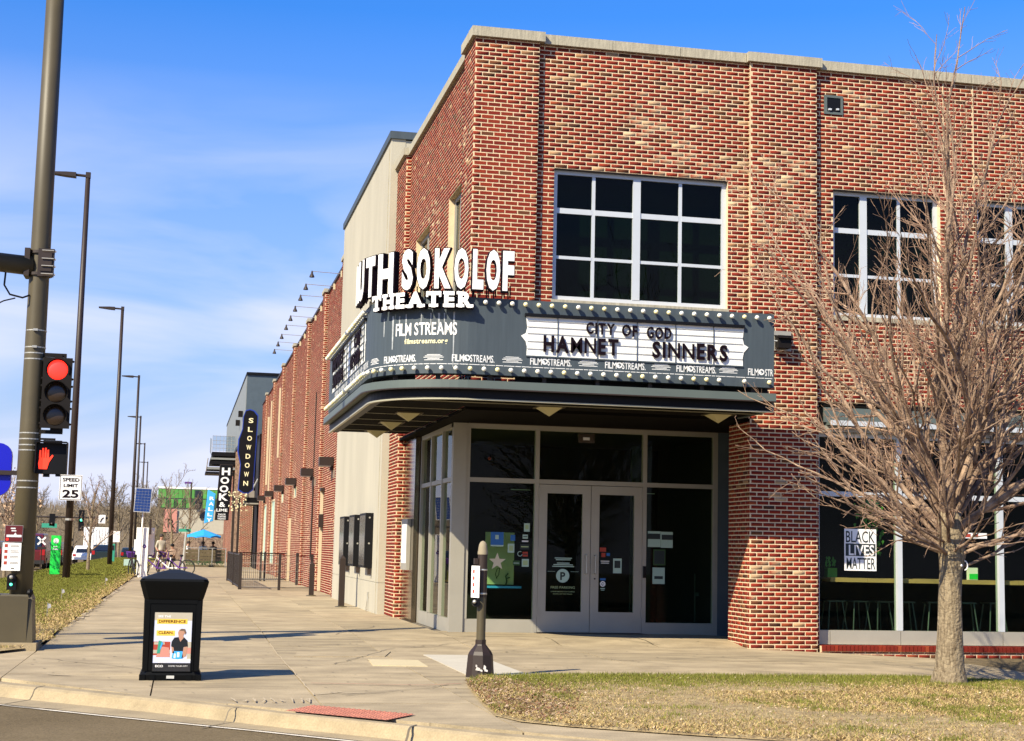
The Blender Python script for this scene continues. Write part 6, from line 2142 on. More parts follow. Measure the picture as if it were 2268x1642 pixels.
# scrubby hillside behind
b = MB()
random.seed(2)
N = 60
xs_ = [-140 + i * 150 / N for i in range(N + 1)]
for (yb_, zt_, k) in ((300, 7.5, 0),):
    top = [(x, yb_ + 10, zt_ + 1.0 * math.sin(x * .11) + .5 * math.sin(x * .37 + 1) + random.uniform(-.4, .4)) for x in xs_]
    bot = [(x, yb_ - 90, -1.6) for x in xs_]
    mid = [(x, yb_ - 40, zt_ * .45) for x in xs_]
    back = [(x, yb_ + 160, -2.0) for x in xs_]
    n = N + 1
    b.add(bot + mid + top + back, [(r_ * n + i, r_ * n + i + 1, (r_ + 1) * n + i + 1, (r_ + 1) * n + i) for r_ in range(3) for i in range(N)])
struct(b.build('hillside', 'hill'))
# brush on the slope: uncountable
x = RNG.uniform(-90, 5, 30000); y = RNG.uniform(225, 312, 30000)
z = np.interp(y, [210, 260, 310], [-1.6, 3.4, 7.5])
h = RNG.uniform(.5, 2.6, 30000); a = RNG.uniform(-.5, .5, 30000); w = .05
V = np.zeros((30000, 3, 3)); V[:, 0] = np.c_[x - w, y, z - .3]; V[:, 1] = np.c_[x + w, y, z - .3]; V[:, 2] = np.c_[x + a, y, z + h]
tag(np_mesh('brush', V.reshape(-1, 3), np.arange(90000).reshape(-1, 3), 'far_twig', None, tri=True), 'grey brown winter brush covering the distant hillside', 'brush', kind='stuff')

# ================================================================ street lamps
lampd = [(-3.86, 55.3, 0.0), (-3.82, 87.1, 0.0), (-3.8, 120.7, -.25), (-4.6, 158, -.4), (-5.1, 198, -.6), (-5.6, 240, -.8)]
l0 = None
for i, (x, y, z) in enumerate(lampd):
    if l0 is None:
        l0 = thing('street_lamp', 'x', 'street lamp', (x, y, 0), 'dark street lamps in a row down the verge')
        b = MB(); b.tube([(x, y, -.4), (x - .005, y, 7), (x - .01, y, 14.5)], [.135, .115, .085], 16); b.build('pole', 'brown', l0, smooth=True)
        b = MB(); b.box(x - .09, x + .08, y - .09, y + .09, 14.35, 14.55); b.tube([(x - .05, y, 14.42), (x - .45, y, 14.44)], .05, 8); b.build('arm', 'brown', l0)
        b = MB(); b.prism([(x - .42, 14.34), (x - .42, 14.50), (x - .75, 14.50), (x - 1.3, 14.47), (x - 1.3, 14.42), (x - .75, 14.36)], 'y', y - .17, y + .17); b.build('lamp_head', 'brown', l0)
        g0 = l0
    else:
        g0 = copy_tree(l0); g0.location = (x, y, z)
    g0['label'] = ['nearest and tallest dark street lamp, carrying the speed limit sign', 'second dark street lamp from the left', 'third dark street lamp from the left', 'fourth dark street lamp from the left', 'fifth dark street lamp, with a double head, above the solar panel', 'farthest dark street lamp, just above the solar panel'][i]
t = thing('speed_limit_sign', 'white SPEED LIMIT 25 sign strapped to the nearest street lamp pole', 'sign', (-3.86, 54.9, 3.2))
xs0, xs1, zs0, zs1 = -4.23, -3.47, 2.83, 3.71
b = MB(); b.box(xs0, xs1, 54.98, 55.0, zs0, zs1); b.build('plate', 'white', t)
b = MB()
for q in ((xs0 + .02, xs1 - .02, zs1 - .035, zs1 - .022), (xs0 + .02, xs1 - .02, zs0 + .022, zs0 + .035), (xs0 + .02, xs0 + .033, zs0 + .035, zs1 - .035), (xs1 - .033, xs1 - .02, zs0 + .035, zs1 - .035)):
    b.box(q[0], q[1], 54.972, 54.978, q[2], q[3])
b.build('border', 'letter', t)
b = MB(); xm = (xs0 + xs1) / 2
put_text(b, 'SPEED', (xm, 54.97, 3.485), height=.125, width=.56, bold=.03); put_text(b, 'LIMIT', (xm, 54.97, 3.29), height=.115, width=.48, bold=.03); put_text(b, '25', (xm, 54.97, 2.93), height=.27, width=.54, bold=.04)
b.build('lettering', 'letter', t)
b = MB(); b.lathe((-3.86, 55.3, 2.14), [(.135, 0), (.14, 0), (.14, .07), (.135, .07)], 12); tag(b.build('pole_band', 'galv'), 'pale steel band round the nearest street lamp pole', 'band')

# green kiosk, crossbuck, far signals, street name sign
t = thing('green_kiosk', 'tall narrow bright green kiosk with a white roundel on the verge', 'kiosk', (-4.6, 60, .1))
b = MB(); b.box(-4.80, -4.44, 60.0, 60.25, -.05, 1.62); b.build('body', 'green', t)
b = MB(); b.lathe((0, 0, 0), [(.001, 0), (.10, 0)], 18); b.v = [(-4.62 + x, 59.993, 1.42 + y) for x, y, z in b.v]; b.box(-4.70, -4.57, 59.99, 59.995, 1.18, 1.22); b.box(-4.72, -4.53, 59.99, 59.995, 1.08, 1.13); b.build('roundel', 'print', t)
t = thing('crossbuck_sign', 'white crossed boards sign on a post right of the dark red car', 'sign', (-6.4, 75, 0))
b = MB()
for s_ in (-1, 1):
    b.obox((-6.42, 74.9, 1.40), .50, .02, .08, Matrix.Rotation(R(45 * s_), 3, 'Y'))
b.build('crossed_board', 'white', t)
b = MB(); b.cyl((-6.42, 75, -.3), (-6.42, 75, 1.5), .03); b.box(-6.6, -6.2, 74.95, 75.02, 1.0, 1.12); b.build('post', 'brown', t)
t = thing('far_traffic_signal', 'distant traffic signal mast arm with a green light and a street name sign', 'signal pole', (-15, 130, 0))
b = MB(); b.tube([(-16, 130, -.6), (-16, 130, 4)], .12, 8); b.tube([(-16, 130, 3.3), (-6.0, 130, 3.35)], .07, 8); b.build('mast', 'brown', t)
for (x, z, lit) in ((-8.1, 3.45, True), (-8.1, 2.75, False), (-10.4, 3.1, False)):
    b = MB(); b.box(x - .22, x + .22, 129.8, 129.95, z - .5, z + .5); hd = b.build('signal_head', 'black', t)
    b = MB(); b.sphere((x, 129.75, z - .32), .11, 8, 6); b.build('lens', 'green_lens' if lit else 'dark_lens', hd)
b = MB(); b.box(-11.2, -10.0, 129.8, 129.84, 2.45, 2.8); b.build('street_name_plate', 'teal', t)
b = MB(); b.box(-6.75, -6.2, 129.8, 129.84, 2.9, 3.6); pl_ = b.build('turn_plate', 'white', t)
b = MB(); b.tube([(-6.6, 129.77, 3.0), (-6.5, 129.77, 3.25), (-6.35, 129.77, 3.4)], .035, 4); b.build('arrow', 'letter', pl_)
for i, (x, z, y) in enumerate(((-5.3, 1.85, 130), (-3.6, 1.2, 128))):
    t = thing('far_street_sign', ['small pale rectangular sign on a post between the second and third lamps', 'narrow pale sign on a post right of the third lamp'][i], 'sign', (x, y, -.6))
    b = MB(); b.box(x - .32 + .17 * i, x + .32 - .17 * i, y - .1, y - .08, z - .45, z + .45); b.build('plate', 'white', t)
    b = MB(); b.cyl((x, y, -.6), (x, y, z), .05, n=6); b.build('post', 'brown', t)

# ================================================================ vehicles (seen from behind)
def vehicle(name, label, x, y, z, w, h, ln, paint, kind, glassm='car_glass'):
    t_ = thing(name, label, 'car' if kind != 'truck' else 'truck', (x, y, z))
    hw = w / 2
    if kind == 'car':
        side = [(0, .28), (0, .62), (.06, .80), (.35, .86), (.95, h * .97), (1.5, h), (2.6, h * .99), (3.35, .92), (ln - .15, .82), (ln, .6), (ln, .28)]
    else:
        side = [(0, .34), (0, .95), (.05, 1.02), (.22, h * .97), (.5, h), (ln * .62, h), (ln * .76, 1.05), (ln - .2, .95), (ln, .7), (ln, .34)]
    mb = MB(); n = len(side); vs = []
    for sx, top in ((-1, 0), (-.94, 0), (.94, 0), (1, 0)):
        for (u, v) in side:
            tuck = 1 - .18 * max(0, (v - .85) / (h - .85)) if abs(sx) > .5 else 1
            inn = 0 if abs(sx) < 1 else -.04
            vs.append((x + sx * hw * tuck, y + u + (.03 if abs(sx) == 1 else 0) * (1 if u < ln / 2 else -1), z + v + (inn if v > .4 else 0)))
    fs = [(q * n + i, q * n + (i + 1) % n, (q + 1) * n + (i + 1) % n, (q + 1) * n + i) for q in range(3) for i in range(n)]
    fs += [tuple(range(n)), tuple(reversed(range(3 * n, 4 * n)))]
    mb.add(vs, fs); mb.build('body', paint, t_)
    mb = MB()
    if kind == 'car':
        mb.add([(x - hw * .72, y + .36, z + .875), (x + hw * .72, y + .36, z + .875), (x + hw * .62, y + .93, z + h * .955), (x - hw * .62, y + .93, z + h * .955)], [(0, 1, 2, 3)])
    else:
        mb.add([(x - hw * .74, y + .025, z + 1.08), (x + hw * .74, y + .025, z + 1.08), (x + hw * .68, y + .17, z + h * .93), (x - hw * .68, y + .17, z + h * .93)], [(0, 1, 2, 3)])
    mb.build('rear_window', glassm, t_)
    for s_ in (-1, 1):
        mb = MB(); zz = .66 if kind == 'car' else .85
        mb.box(x + s_ * hw * .82 - .12, x + s_ * hw * .82 + .12, y - .02, y + .04, z + zz - .09, z + zz + .09 + (.12 if kind != 'car' else 0)); mb.build('tail_light', 'tail', t_)
        for yy_ in (.75, ln - .85):
            mb = MB(); mb.cyl((x + s_ * (hw - .22), y + yy_, z + .32), (x + s_ * (hw + .005), y + yy_, z + .32), .33, n=16); wh = mb.build('wheel', 'tyre', t_)
            mb = MB(); mb.cyl((x + s_ * (hw + .006), y + yy_, z + .32), (x + s_ * (hw + .012), y + yy_, z + .32), .19, n=12); mb.build('rim', 'galv', wh)
    mb = MB(); mb.box(x - hw * .92, x + hw * .92, y - .07, y + .0, z + .30, z + .50); mb.build('bumper', 'tyre' if kind != 'car' else paint, t_)
    mb = MB(); mb.box(x - .17, x + .17, y - .08, y - .072, z + .52 if kind == 'car' else z + .36, z + .64 if kind == 'car' else z + .48); mb.build('number_plate', 'white', t_)
    return t_
vehicle('parked_car', 'dark red car with its rear to the viewer just right of the signal pole', -7.95, 84, roadz(84), 2.0, 1.9, 4.8, 'car_red', 'suv')
vehicle('parked_car', 'second dark red car at the left edge behind the signal pole', -11.0, 92, roadz(92), 1.9, 1.5, 4.6, 'car_red', 'suv')
vehicle('parked_car', 'dark car right beside the dark red car at the left', -7.65, 93, roadz(93), 1.8, 1.5, 4.6, 'car_dark', 'suv')
vehicle('parked_car', 'white saloon car on the street right of the nearest lamp post', -7.9, 132, roadz(132), 1.85, 1.45, 4.6, 'car_white', 'car')
vehicle('parked_car', 'dark teal car in front of the white box truck', -6.15, 128, roadz(128), 1.9, 1.55, 4.6, 'car_dark', 'suv')
t = thing('box_truck', 'white ribbed box truck parked behind the dark teal car', 'truck', (-7.2, 138, roadz(138)))
x, y, z = -7.3, 138, roadz(138)
b = MB(); b.box(x - 1.05, x + 1.05, y, y + 6, z + .9, z + 3.1); bx_ = b.build('box_body', 'white', t)
b = MB()
for k in range(9):
    b.box(x - .98 + k * .24, x - .94 + k * .24, y - .03, y - .001, z + .95, z + 3.05)
b.build('rib', 'print', bx_)
b = MB(); b.box(x - .9, x + .9, y + 6.1, y + 7.6, z + .5, z + 2.4); b.build('cab', 'white', t)
for s_ in (-1, 1):
    for yy_ in (1, 6.6):
        b = MB(); b.cyl((x + s_ * .7, y + yy_, z + .45), (x + s_ * 1.0, y + yy_, z + .45), .45, n=14); b.build('wheel', 'tyre', t)
for i, (x, y) in enumerate(((-4.7, 150), (-4.3, 165), (-3.3, 175))):
    vehicle('parked_car', ['small dark car beyond the second lamp post', 'small dark car beyond the third lamp post', 'farthest dark car just left of the white kiosk'][i], x, y, roadz(150) - .1, 1.85, 1.5, 4.5, 'car_dark', 'suv')
for i, x in enumerate((-5.55, -4.7)):
    t = thing('verge_bollard', ['dark slim meter post in front of the white saloon car', 'dark slim meter post right of the young verge tree'][i], 'post', (x + .15, 80, 0))
    b = MB(); b.cyl((x + .15, 80, -.2), (x + .15, 80, .9), .05, n=8); b.build('post', 'brown', t)
    b = MB(); b.sphere((x + .15, 80, 1.02), .12, 8, 6, (1, .8, 1.3)); b.build('head', 'black', t)
t = thing('green_meter_kiosk', 'small green and teal machine right of the second lamp post', 'kiosk', (-4.05, 100, 0))
b = MB(); b.box(-4.45, -4.1, 100, 100.3, -.1, 1.3); b.build('body', 'teal', t)
b = MB(); b.box(-4.40, -4.15, 99.98, 99.995, .9, 1.2); b.build('screen', 'car_glass', t)
b = MB(); b.box(-2.95, -2.4, 84, 84.5, .05, .52); tag(b.build('utility_box', 'green_paper'), 'low pale green utility box beside the white kiosk', 'box')

# small marker flags on the verge
for i, (x, y, lab) in enumerate(((-2.15, 47, 'farther small white marker flag on the verge'), (-2.55, 35.5, 'middle small white marker flag on the verge'), (-2.2, 27.5, 'nearest small white marker flag by the sidewalk edge'))):
    t = thing('marker_flag', lab, 'marker flag', (x, y, .1), 'white marker flags on the verge')
    b = MB(); b.cyl((x, y, .05), (x, y, .38), .005, n=5); b.build('wire', 'galv', t)
    b = MB(); b.add([(x, y, .36), (x + .05, y + .02, .35), (x + .06, y + .03, .29), (x + .01, y - .01, .27)], [(0, 1, 2, 3)]); b.build('flag', 'white', t)

# ================================================================ bike share station with solar panel
t = thing('bike_share_kiosk', 'white bike share kiosk with a purple badge on the sidewalk edge', 'kiosk', (-1.45, 62, .07))
b = MB(); b.box(-1.68, -1.28, 62, 62.25, .03, 2.0); b.build('column', 'white', t)
b = MB(); b.box(-1.75, -1.05, 62.3, 62.42, .95, 2.02); b.build('map_board', 'white', t)
b = MB(); b.lathe((0, 0, 0), [(.03, 0), (.075, 0)], 14); b.v = [(-1.42 + x, 61.992, 1.28 + y) for x, y, z in b.v]; b.build('badge', 'purple', t)
b = MB(); b.box(-1.27, -1.18, 61.9, 62.0, 1.75, 2.35); b.build('antenna', 'brown', t)
b = MB(); b.cyl((-1.58, 61.9, .03), (-1.52, 61.9, 3.0), .035, n=10); b.build('pole', 'white', t)
b = MB()
sc = [(-1.90, 61.7, 2.62), (-1.26, 61.7, 2.60), (-1.22, 62.05, 3.56), (-1.86, 62.05, 3.58)]
b.add(sc + [(p[0], p[1] + .04, p[2]) for p in sc], [(0, 1, 2, 3), (7, 6, 5, 4), (0, 4, 5, 1), (1, 5, 6, 2), (2, 6, 7, 3), (3, 7, 4, 0)]); sp0 = b.build('solar_panel', 'galv', t)
A_ = [Vector(p) for p in sc]
nrm = (A_[1] - A_[0]).cross(A_[3] - A_[0]).normalized()
if nrm.y > 0: nrm = -nrm
for i in range(5):
    for j_ in range(8):
        def bl(u, v): return A_[0].lerp(A_[1], u).lerp(A_[3].lerp(A_[2], u), v) + nrm * .006
        u0, v0 = .04 + i * .186, .03 + j_ * .119
        b = MB(); b.add([bl(u0, v0), bl(u0 + .174, v0), bl(u0 + .174, v0 + .109), bl(u0, v0 + .109)], [(0, 1, 2, 3)]); b.build('cell', 'solar', sp0)
def wheel(mb, c, r, n=20, tr_=.03):
    mb.tube([(c[0], c[1] + r * math.cos(2 * math.pi * k / n), c[2] + r * math.sin(2 * math.pi * k / n)) for k in range(n + 1)], tr_, 5)
def bike(x, y, lab, col, rz=0.0):
    t_ = thing('bicycle', lab, 'bicycle', (x, y, .07), None)
    def T(u, v, q): return (x + u * math.cos(rz) - v * math.sin(rz), y + u * math.sin(rz) + v * math.cos(rz), .07 + q)
    for v in (-.52, .52):
        mb = MB(); n = 18
        mb.tube([T(0, v + .33 * math.cos(2 * math.pi * k / n), .34 + .33 * math.sin(2 * math.pi * k / n)) for k in range(n + 1)], .026, 5); mb.build('wheel', 'tyre', t_)
    mb = MB(); mb.tube([T(0, -.52, .34), T(0, -.15, .34), T(0, .35, .75), T(0, .52, .34)], .03, 6); mb.tube([T(0, -.15, .34), T(0, -.25, .8)], .025, 6); mb.tube([T(0, .35, .75), T(0, .33, 1.0)], .02, 6); mb.build('frame', col, t_)
    mb = MB(); mb.tube([T(-.28, .28, 1.02), T(0, .33, 1.0), T(.28, .28, 1.02)], .018, 6); mb.build('handlebar', 'brown', t_)
    mb = MB(); mb.add([T(-.14, .5, .75), T(.14, .5, .75), T(.16, .75, 1.0), T(-.16, .75, 1.0), T(-.14, .45, .95), T(.14, .45, .95)], [(0, 1, 2, 3), (0, 4, 5, 1), (2, 3, 4, 5)]); mb.build('basket', 'purple', t_)
    mb = MB(); mb.sphere(T(0, -.25, .84), .1, 8, 6, (.8, 1.4, .5)); mb.build('saddle', 'black', t_)
bike(-1.82, 62.6, 'bicycle wheel and frame standing just left of the white kiosk', 'brown', 0.25)
bike(-1.05, 63.6, 'purple hire bicycle beside the white kiosk', 'purple', 1.25)
bike(-.62, 64.6, 'second purple hire bicycle with a white frame right of the kiosk', 'white', 1.3)
bike(-.2, 66.0, 'purple hire bicycle at the right end of the rack', 'purple', 1.2)

# ================================================================ people
def person(loc, label, pose, shirt, legs, hair, rz=0.0, s=1.0):
    t_ = thing('person', label, 'person', loc)
    J = {}
    if pose == 'stand':
        J = dict(pel=(0, 0, .95), ch=(0, 0, 1.32), nk=(0, 0, 1.50), hd=(0, -.02, 1.66), lh=(.10, 0, .92), lk=(.12, -.03, .50), la=(.12, .02, .08), lt=(.13, -.16, .04), rh=(-.10, 0, .92), rk=(-.12, .04, .50), ra=(-.12, .08, .08), rt=(-.13, -.10, .04), ls=(.19, 0, 1.42), le=(.26, .02, 1.14), lw=(.24, -.12, .92), rs=(-.19, 0, 1.42), re=(-.26, .02, 1.14), rw=(-.22, -.14, .94))
    else:
        J = dict(pel=(0, 0, .50), ch=(0, -.03, .86), nk=(0, -.05, 1.04), hd=(0, -.10, 1.20), lh=(.10, 0, .48), lk=(.13, -.45, .50), la=(.13, -.42, .08), lt=(.14, -.60, .04), rh=(-.10, 0, .48), rk=(-.13, -.45, .50), ra=(-.13, -.46, .08), rt=(-.14, -.64, .04), ls=(.19, -.03, .96), le=(.25, -.16, .72), lw=(.14, -.38, .66), rs=(-.19, -.03, .96), re=(-.25, -.16, .72), rw=(-.12, -.38, .66))
    rad = dict(pel=.145, ch=.15, nk=.055, hd=.098, lh=.10, lk=.065, la=.045, lt=.04, rh=.10, rk=.065, ra=.045, rt=.04, ls=.065, le=.045, lw=.032, rs=.065, re=.045, rw=.032)
    E_ = [('pel', 'ch'), ('ch', 'nk'), ('nk', 'hd'), ('pel', 'lh'), ('lh', 'lk'), ('lk', 'la'), ('la', 'lt'), ('pel', 'rh'), ('rh', 'rk'), ('rk', 'ra'), ('ra', 'rt'), ('ch', 'ls'), ('ls', 'le'), ('le', 'lw'), ('ch', 'rs'), ('rs', 're'), ('re', 'rw')]
    ks = list(J)
    me = bpy.data.meshes.new('body'); me.from_pydata([tuple(Vector(J[k]) * s) for k in ks], [(ks.index(a), ks.index(c_)) for a, c_ in E_], [])
    ob = bpy.data.objects.new('body', me); COL.objects.link(ob)
    md = ob.modifiers.new('s', 'SKIN')
    for i, k in enumerate(ks):
        me.skin_vertices[0].data[i].radius = (rad[k] * s, rad[k] * s)
    me.skin_vertices[0].data[0].use_root = True
    sb = ob.modifiers.new('u', 'SUBSURF'); sb.levels = 2; sb.render_levels = 2
    dg = bpy.context.evaluated_depsgraph_get(); dg.update()
    m2 = bpy.data.meshes.new_from_object(ob.evaluated_get(dg))
    bpy.data.objects.remove(ob)
    m2.materials.clear()
    for q in (shirt, legs, 'skin', hair): m2.materials.append(M[q])
    nk = J['nk'][2] * s; pel = J['pel'][2] * s
    hc = Vector(J['hd']) * s
    for p in m2.polygons:
        c_ = p.center
        far_arm = abs(c_.x) > .2 * s and c_.z < (J['le'][2] * s)
        hands = (c_ - Vector(J['lw']) * s).length < .12 or (c_ - Vector(J['rw']) * s).length < .12
        if c_.z > nk - .02: p.material_index = 2
        elif hands or far_arm: p.material_index = 2
        elif c_.z < pel + .06: p.material_index = 1
        else: p.material_index = 0
        p.use_smooth = True
    o_ = bpy.data.objects.new('body', m2); COL.objects.link(o_); o_.parent = t_; ORG[o_.name] = Vector(loc)
    hb = MB(); hb.sphere((hc.x, hc.y + .025 * s, hc.z + .035 * s), .108 * s, 12, 8, (1, 1, .95))
    me2 = bpy.data.meshes.new('hair'); me2.from_pydata(hb.v, [], hb.f); me2.materials.append(M[hair]); h_ = bpy.data.objects.new('hair', me2); COL.objects.link(h_); h_.parent = t_
    fb = MB()
    fb.sphere((hc.x, hc.y - .095 * s, hc.z - .005 * s), .016 * s, 6, 5)
    me3 = bpy.data.meshes.new('nose'); me3.from_pydata(fb.v, [], fb.f); me3.materials.append(M['skin']); n_ = bpy.data.objects.new('nose', me3); COL.objects.link(n_); n_.parent = t_
    fb = MB()
    for sx in (-.035, .035): fb.sphere((hc.x + sx * s, hc.y - .086 * s, hc.z + .012 * s), .010 * s, 6, 4)
    me4 = bpy.data.meshes.new('eyes'); me4.from_pydata(fb.v, [], fb.f); me4.materials.append(M['letter']); n_ = bpy.data.objects.new('eyes', me4); COL.objects.link(n_); n_.parent = t_
    t_.rotation_euler = (0, 0, rz)
    return t_
person((-.95, 76, .07), 'person in a pale top and brown trousers standing behind the hire bicycles', 'stand', 'cream', 'limb', 'hair', .5)
person((-.42, 84, .07), 'person in a dark cap and orange top sitting right of the hire bicycles', 'sit', 'limb', 'denim', 'black', -.6)
chairpos = [((1.30, 95.6, .25), 'person in a white shirt sitting under the blue umbrella', 'white', 'denim', .1), ((.35, 95.4, .25), 'person in a white top leaning at the left of the patio table', 'white', 'car_red', 1.2), ((1.95, 95.8, .25), 'person in dark clothes sitting right of the umbrella pole', 'denim', 'denim', -.5)]
for i, (p, lab, sh, lg, rz) in enumerate(chairpos):
    person(p, lab, 'sit', sh, lg, 'hair', rz, 1.0)
    t = thing('patio_chair', ['patio chair of the person in the white shirt', 'patio chair at the left of the patio table', 'patio chair of the person in dark clothes'][i], 'chair', (p[0], p[1], p[2] - .2))
    b = MB(); b.box(p[0] - .22, p[0] + .22, p[1] - .15, p[1] + .25, p[2] + .34, p[2] + .38); b.build('seat', 'brown', t)
    b = MB(); b.box(p[0] - .22, p[0] + .22, p[1] + .22, p[1] + .26, p[2] + .38, p[2] + .8); b.build('backrest', 'brown', t)
    for sx in (-.2, .2):
        for sy in (-.13, .23):
            b = MB(); b.box(p[0] + sx - .015, p[0] + sx + .015, p[1] + sy - .015, p[1] + sy + .015, p[2] - .2, p[2] + .34); b.build('leg', 'brown', t)

# ================================================================ patio
UX, UY = 1.30, 95
t = thing('patio_umbrella', 'bright blue octagonal patio umbrella over the far sidewalk terrace', 'umbrella', (UX, UY, .07))
b = MB(); n = 8
for lv_ in range(1):
    rim = [(UX + 1.12 * math.cos(2 * math.pi * (k + .5) / n), UY + 1.12 * math.sin(2 * math.pi * (k + .5) / n), 1.86) for k in range(n)]
    for k in range(n):
        a = rim[k]; c_ = rim[(k + 1) % n]; midp = ((a[0] + c_[0]) / 2, (a[1] + c_[1]) / 2, 1.93)
        b.add([(UX, UY, 2.30), a, midp, c_], [(0, 1, 2), (0, 2, 3)])
        b.add([a, midp, c_, (c_[0], c_[1], 1.78), (midp[0], midp[1], 1.84), (a[0], a[1], 1.78)], [(0, 1, 4, 5), (1, 2, 3, 4)])
b.build('canopy', 'sky_blue', t)
b = MB(); b.cyl((UX, UY, .07), (UX, UY, 2.32), .03, n=8); b.build('pole', 'brown', t)
t = thing('patio_table', 'round patio table under the blue umbrella', 'table', (UX, UY, .07))
b = MB(); b.cyl((UX, UY, .96), (UX, UY, 1.0), .6, n=20); b.build('tabletop', 'wood_fence', t)
b = MB(); b.cyl((UX, UY, .07), (UX, UY, .96), .045, n=8); b.build('leg', 'brown', t)
t = thing('patio_fence', 'grey framed terrace barrier with weathered boards across the sidewalk', 'fence', (1.4, 92, .07))
for k in range(3):
    x0 = .25 + k * .78
    for q in range(4):
        b = MB(); b.box(x0 + .03, x0 + .74, 92, 92.04, .30 + q * .2, .48 + q * .2); b.build('board', 'wood_fence', t)
    b = MB(); b.box(x0 - .03, x0 + .03, 91.98, 92.06, .05, 1.16); b.build('post', 'galv', t)
b = MB(); b.box(2.56, 2.62, 91.98, 92.06, .05, 1.16); b.build('post', 'galv', t)
b = MB(); b.box(.22, 2.62, 91.97, 92.07, 1.16, 1.20); b.build('rail', 'galv', t)
random.seed(8)
t = thing('planter_row', 'low green planting along the foot of the terrace barrier', 'plants', (1.4, 91.8, .07))
b = MB()
for i in range(500):
    x = random.uniform(.3, 2.5); z = random.uniform(.08, .38)
    p = Vector((x, 91.8 + random.uniform(-.08, .08), z)); s_ = random.uniform(.02, .05)
    b.add([p, p + Vector((s_, 0, s_ * .6)), p + Vector((0, 0, s_ * 1.5))], [(0, 1, 2)])
tag(b.build('leaves', 'green_dark', t), kind='stuff')
b = MB(); b.box(.3, 2.55, 91.7, 91.9, .06, .18); b.build('trough', 'wood_fence', t)
t = thing('street_name_post', 'pale grey post with a green street name blade left of the terrace', 'sign post', (.17, 75, .07))
b = MB(); b.tube([(.12, 75, .07), (.20, 75, 1.95)], [.09, .055], 8); b.build('post', 'galv', t)
b = MB(); b.box(-.15, .42, 74.95, 74.98, 1.98, 2.12); b.box(.14, .17, 74.7, 75.3, 2.13, 2.26); b.build('name_blade', 'teal', t)
t = thing('short_street_lamp', 'single armed street lamp in front of the green building', 'street lamp', (.65, 140, 0))
b = MB(); b.cyl((.65, 140, -.2), (.65, 140, 6.9), .09, .07, n=8); b.build('pole', 'brown', t)
b = MB(); b.box(.05, .6, 139.9, 140.15, 6.75, 6.92); b.build('lamp_head', 'purple', t)

# ================================================================ bollards and railing by the hall
for i, (x, y, h_, lab) in enumerate(((3.62, 35.0, 1.25, 'tall dark bollard in front of the concrete block poster cases'), (3.56, 42.5, 1.02, 'dark bollard in front of the near end of the brick hall'))):
    t = thing('bollard', lab, 'bollard', (x, y, .07), 'dark steel bollards by the wall')
    b = MB(); b.box(x - .065, x + .065, y - .065, y + .065, .08, h_ - .08); b.add([(x - .065, y - .065, h_ - .08), (x + .065, y - .065, h_ - .08), (x + .065, y + .065, h_ - .08), (x - .065, y + .065, h_ - .08), (x, y, h_)], [(0, 1, 4), (1, 2, 4), (2, 3, 4), (3, 0, 4)]); b.build('post', 'brown', t)
    b = MB(); b.lathe((x, y, .07), [(.15, 0), (.13, .02), (.07, .03)], 12); b.build('foot', 'bronze', t)
t = thing('terrace_railing', 'dark mesh railing around a paved strip beside the brick hall', 'railing', (3.0, 50, .07))
corn = [(1.80, 47.6), (1.76, 58.5), (4.0, 59.5)]
frontp = [(1.80, 47.6), (2.98, 47.4), (4.0, 47.9)]
def rail_run(P, bars=True, dens=.11, name='mesh_panel', bw=.006, m_='fence', rr=.022):
    for (a, c_) in zip(P[:-1], P[1:]):
        A = Vector((*a, 0)); B = Vector((*c_, 0)); L_ = (B - A).length; n = int(L_ / dens)
        mb = MB()
        for k in range(n + 1):
            p = A.lerp(B, k / n); mb.box(p.x - bw, p.x + bw, p.y - bw, p.y + bw, .14, 1.12)
        for z in (.16, .40, .64, .88):
            mb.tube([(A.x, A.y, z), (B.x, B.y, z)], .005, 4)
        tag(mb.build(name, m_, t), kind='stuff')
        mb = MB()
        for z in (.14, 1.12): mb.tube([(A.x, A.y, z), (B.x, B.y, z)], rr, 6)
        mb.build('rail', 'fence', t)
rail_run([(1.80, 47.6), (1.78, 52.8), (1.76, 58.5)], dens=.07, bw=.009)
rail_run([(1.76, 58.5), (4.0, 59.5)], dens=.08); rail_run(frontp, dens=.07, bw=.0025, m_='galv', rr=.010)
for (x, y, w_) in ((1.80, 47.6, .05), (1.78, 52.8, .04), (1.76, 58.5, .05), (2.98, 47.4, .04), (4.0, 47.9, .04), (4.02, 54.0, .07), (3.0, 59, .035), (3.15, 59.1, .035)):
    b = MB(); b.box(x - w_, x + w_, y - w_, y + w_, .07, 1.18); b.build('post', 'fence', t)

# ================================================================ far street buildings
slow = thing('slowdown_building', 'grey clad music venue with a dark entrance beyond the brick hall', 'building', (3.3, 90, 0))
b = MB(); b.box(3.35, 9, 90, 131, 7.8, 11.35); b.build('upper_volume', 'grey_clad', slow)
b = MB()
for k in range(11):
    b.box(3.32, 3.348, 90.2 + k * 3.7, 90.2 + k * 3.7 + 3.6, 7.9, 11.3)
b.build('cladding_panel', 'grey_clad2', slow)
b = MB(); b.box(3.30, 9, 89.9, 131.1, 11.35, 11.5); b.build('roof_edge', 'black', slow)
b = MB(); b.box(4.15, 9, 88.6, 92, -.1, 7.8); b.build('entrance_wall', 'black', slow)
b = MB(); b.box(3.45, 4.15, 88, 91.5, 3.72, 3.95); b.box(3.45, 4.2, 88, 88.05, 3.95, 4.1); b.build('canopy', 'black', slow)
b = MB(); b.box(3.42, 4.2, 87.96, 87.99, 3.72, 3.80); b.build('canopy_edge', 'alu', slow)
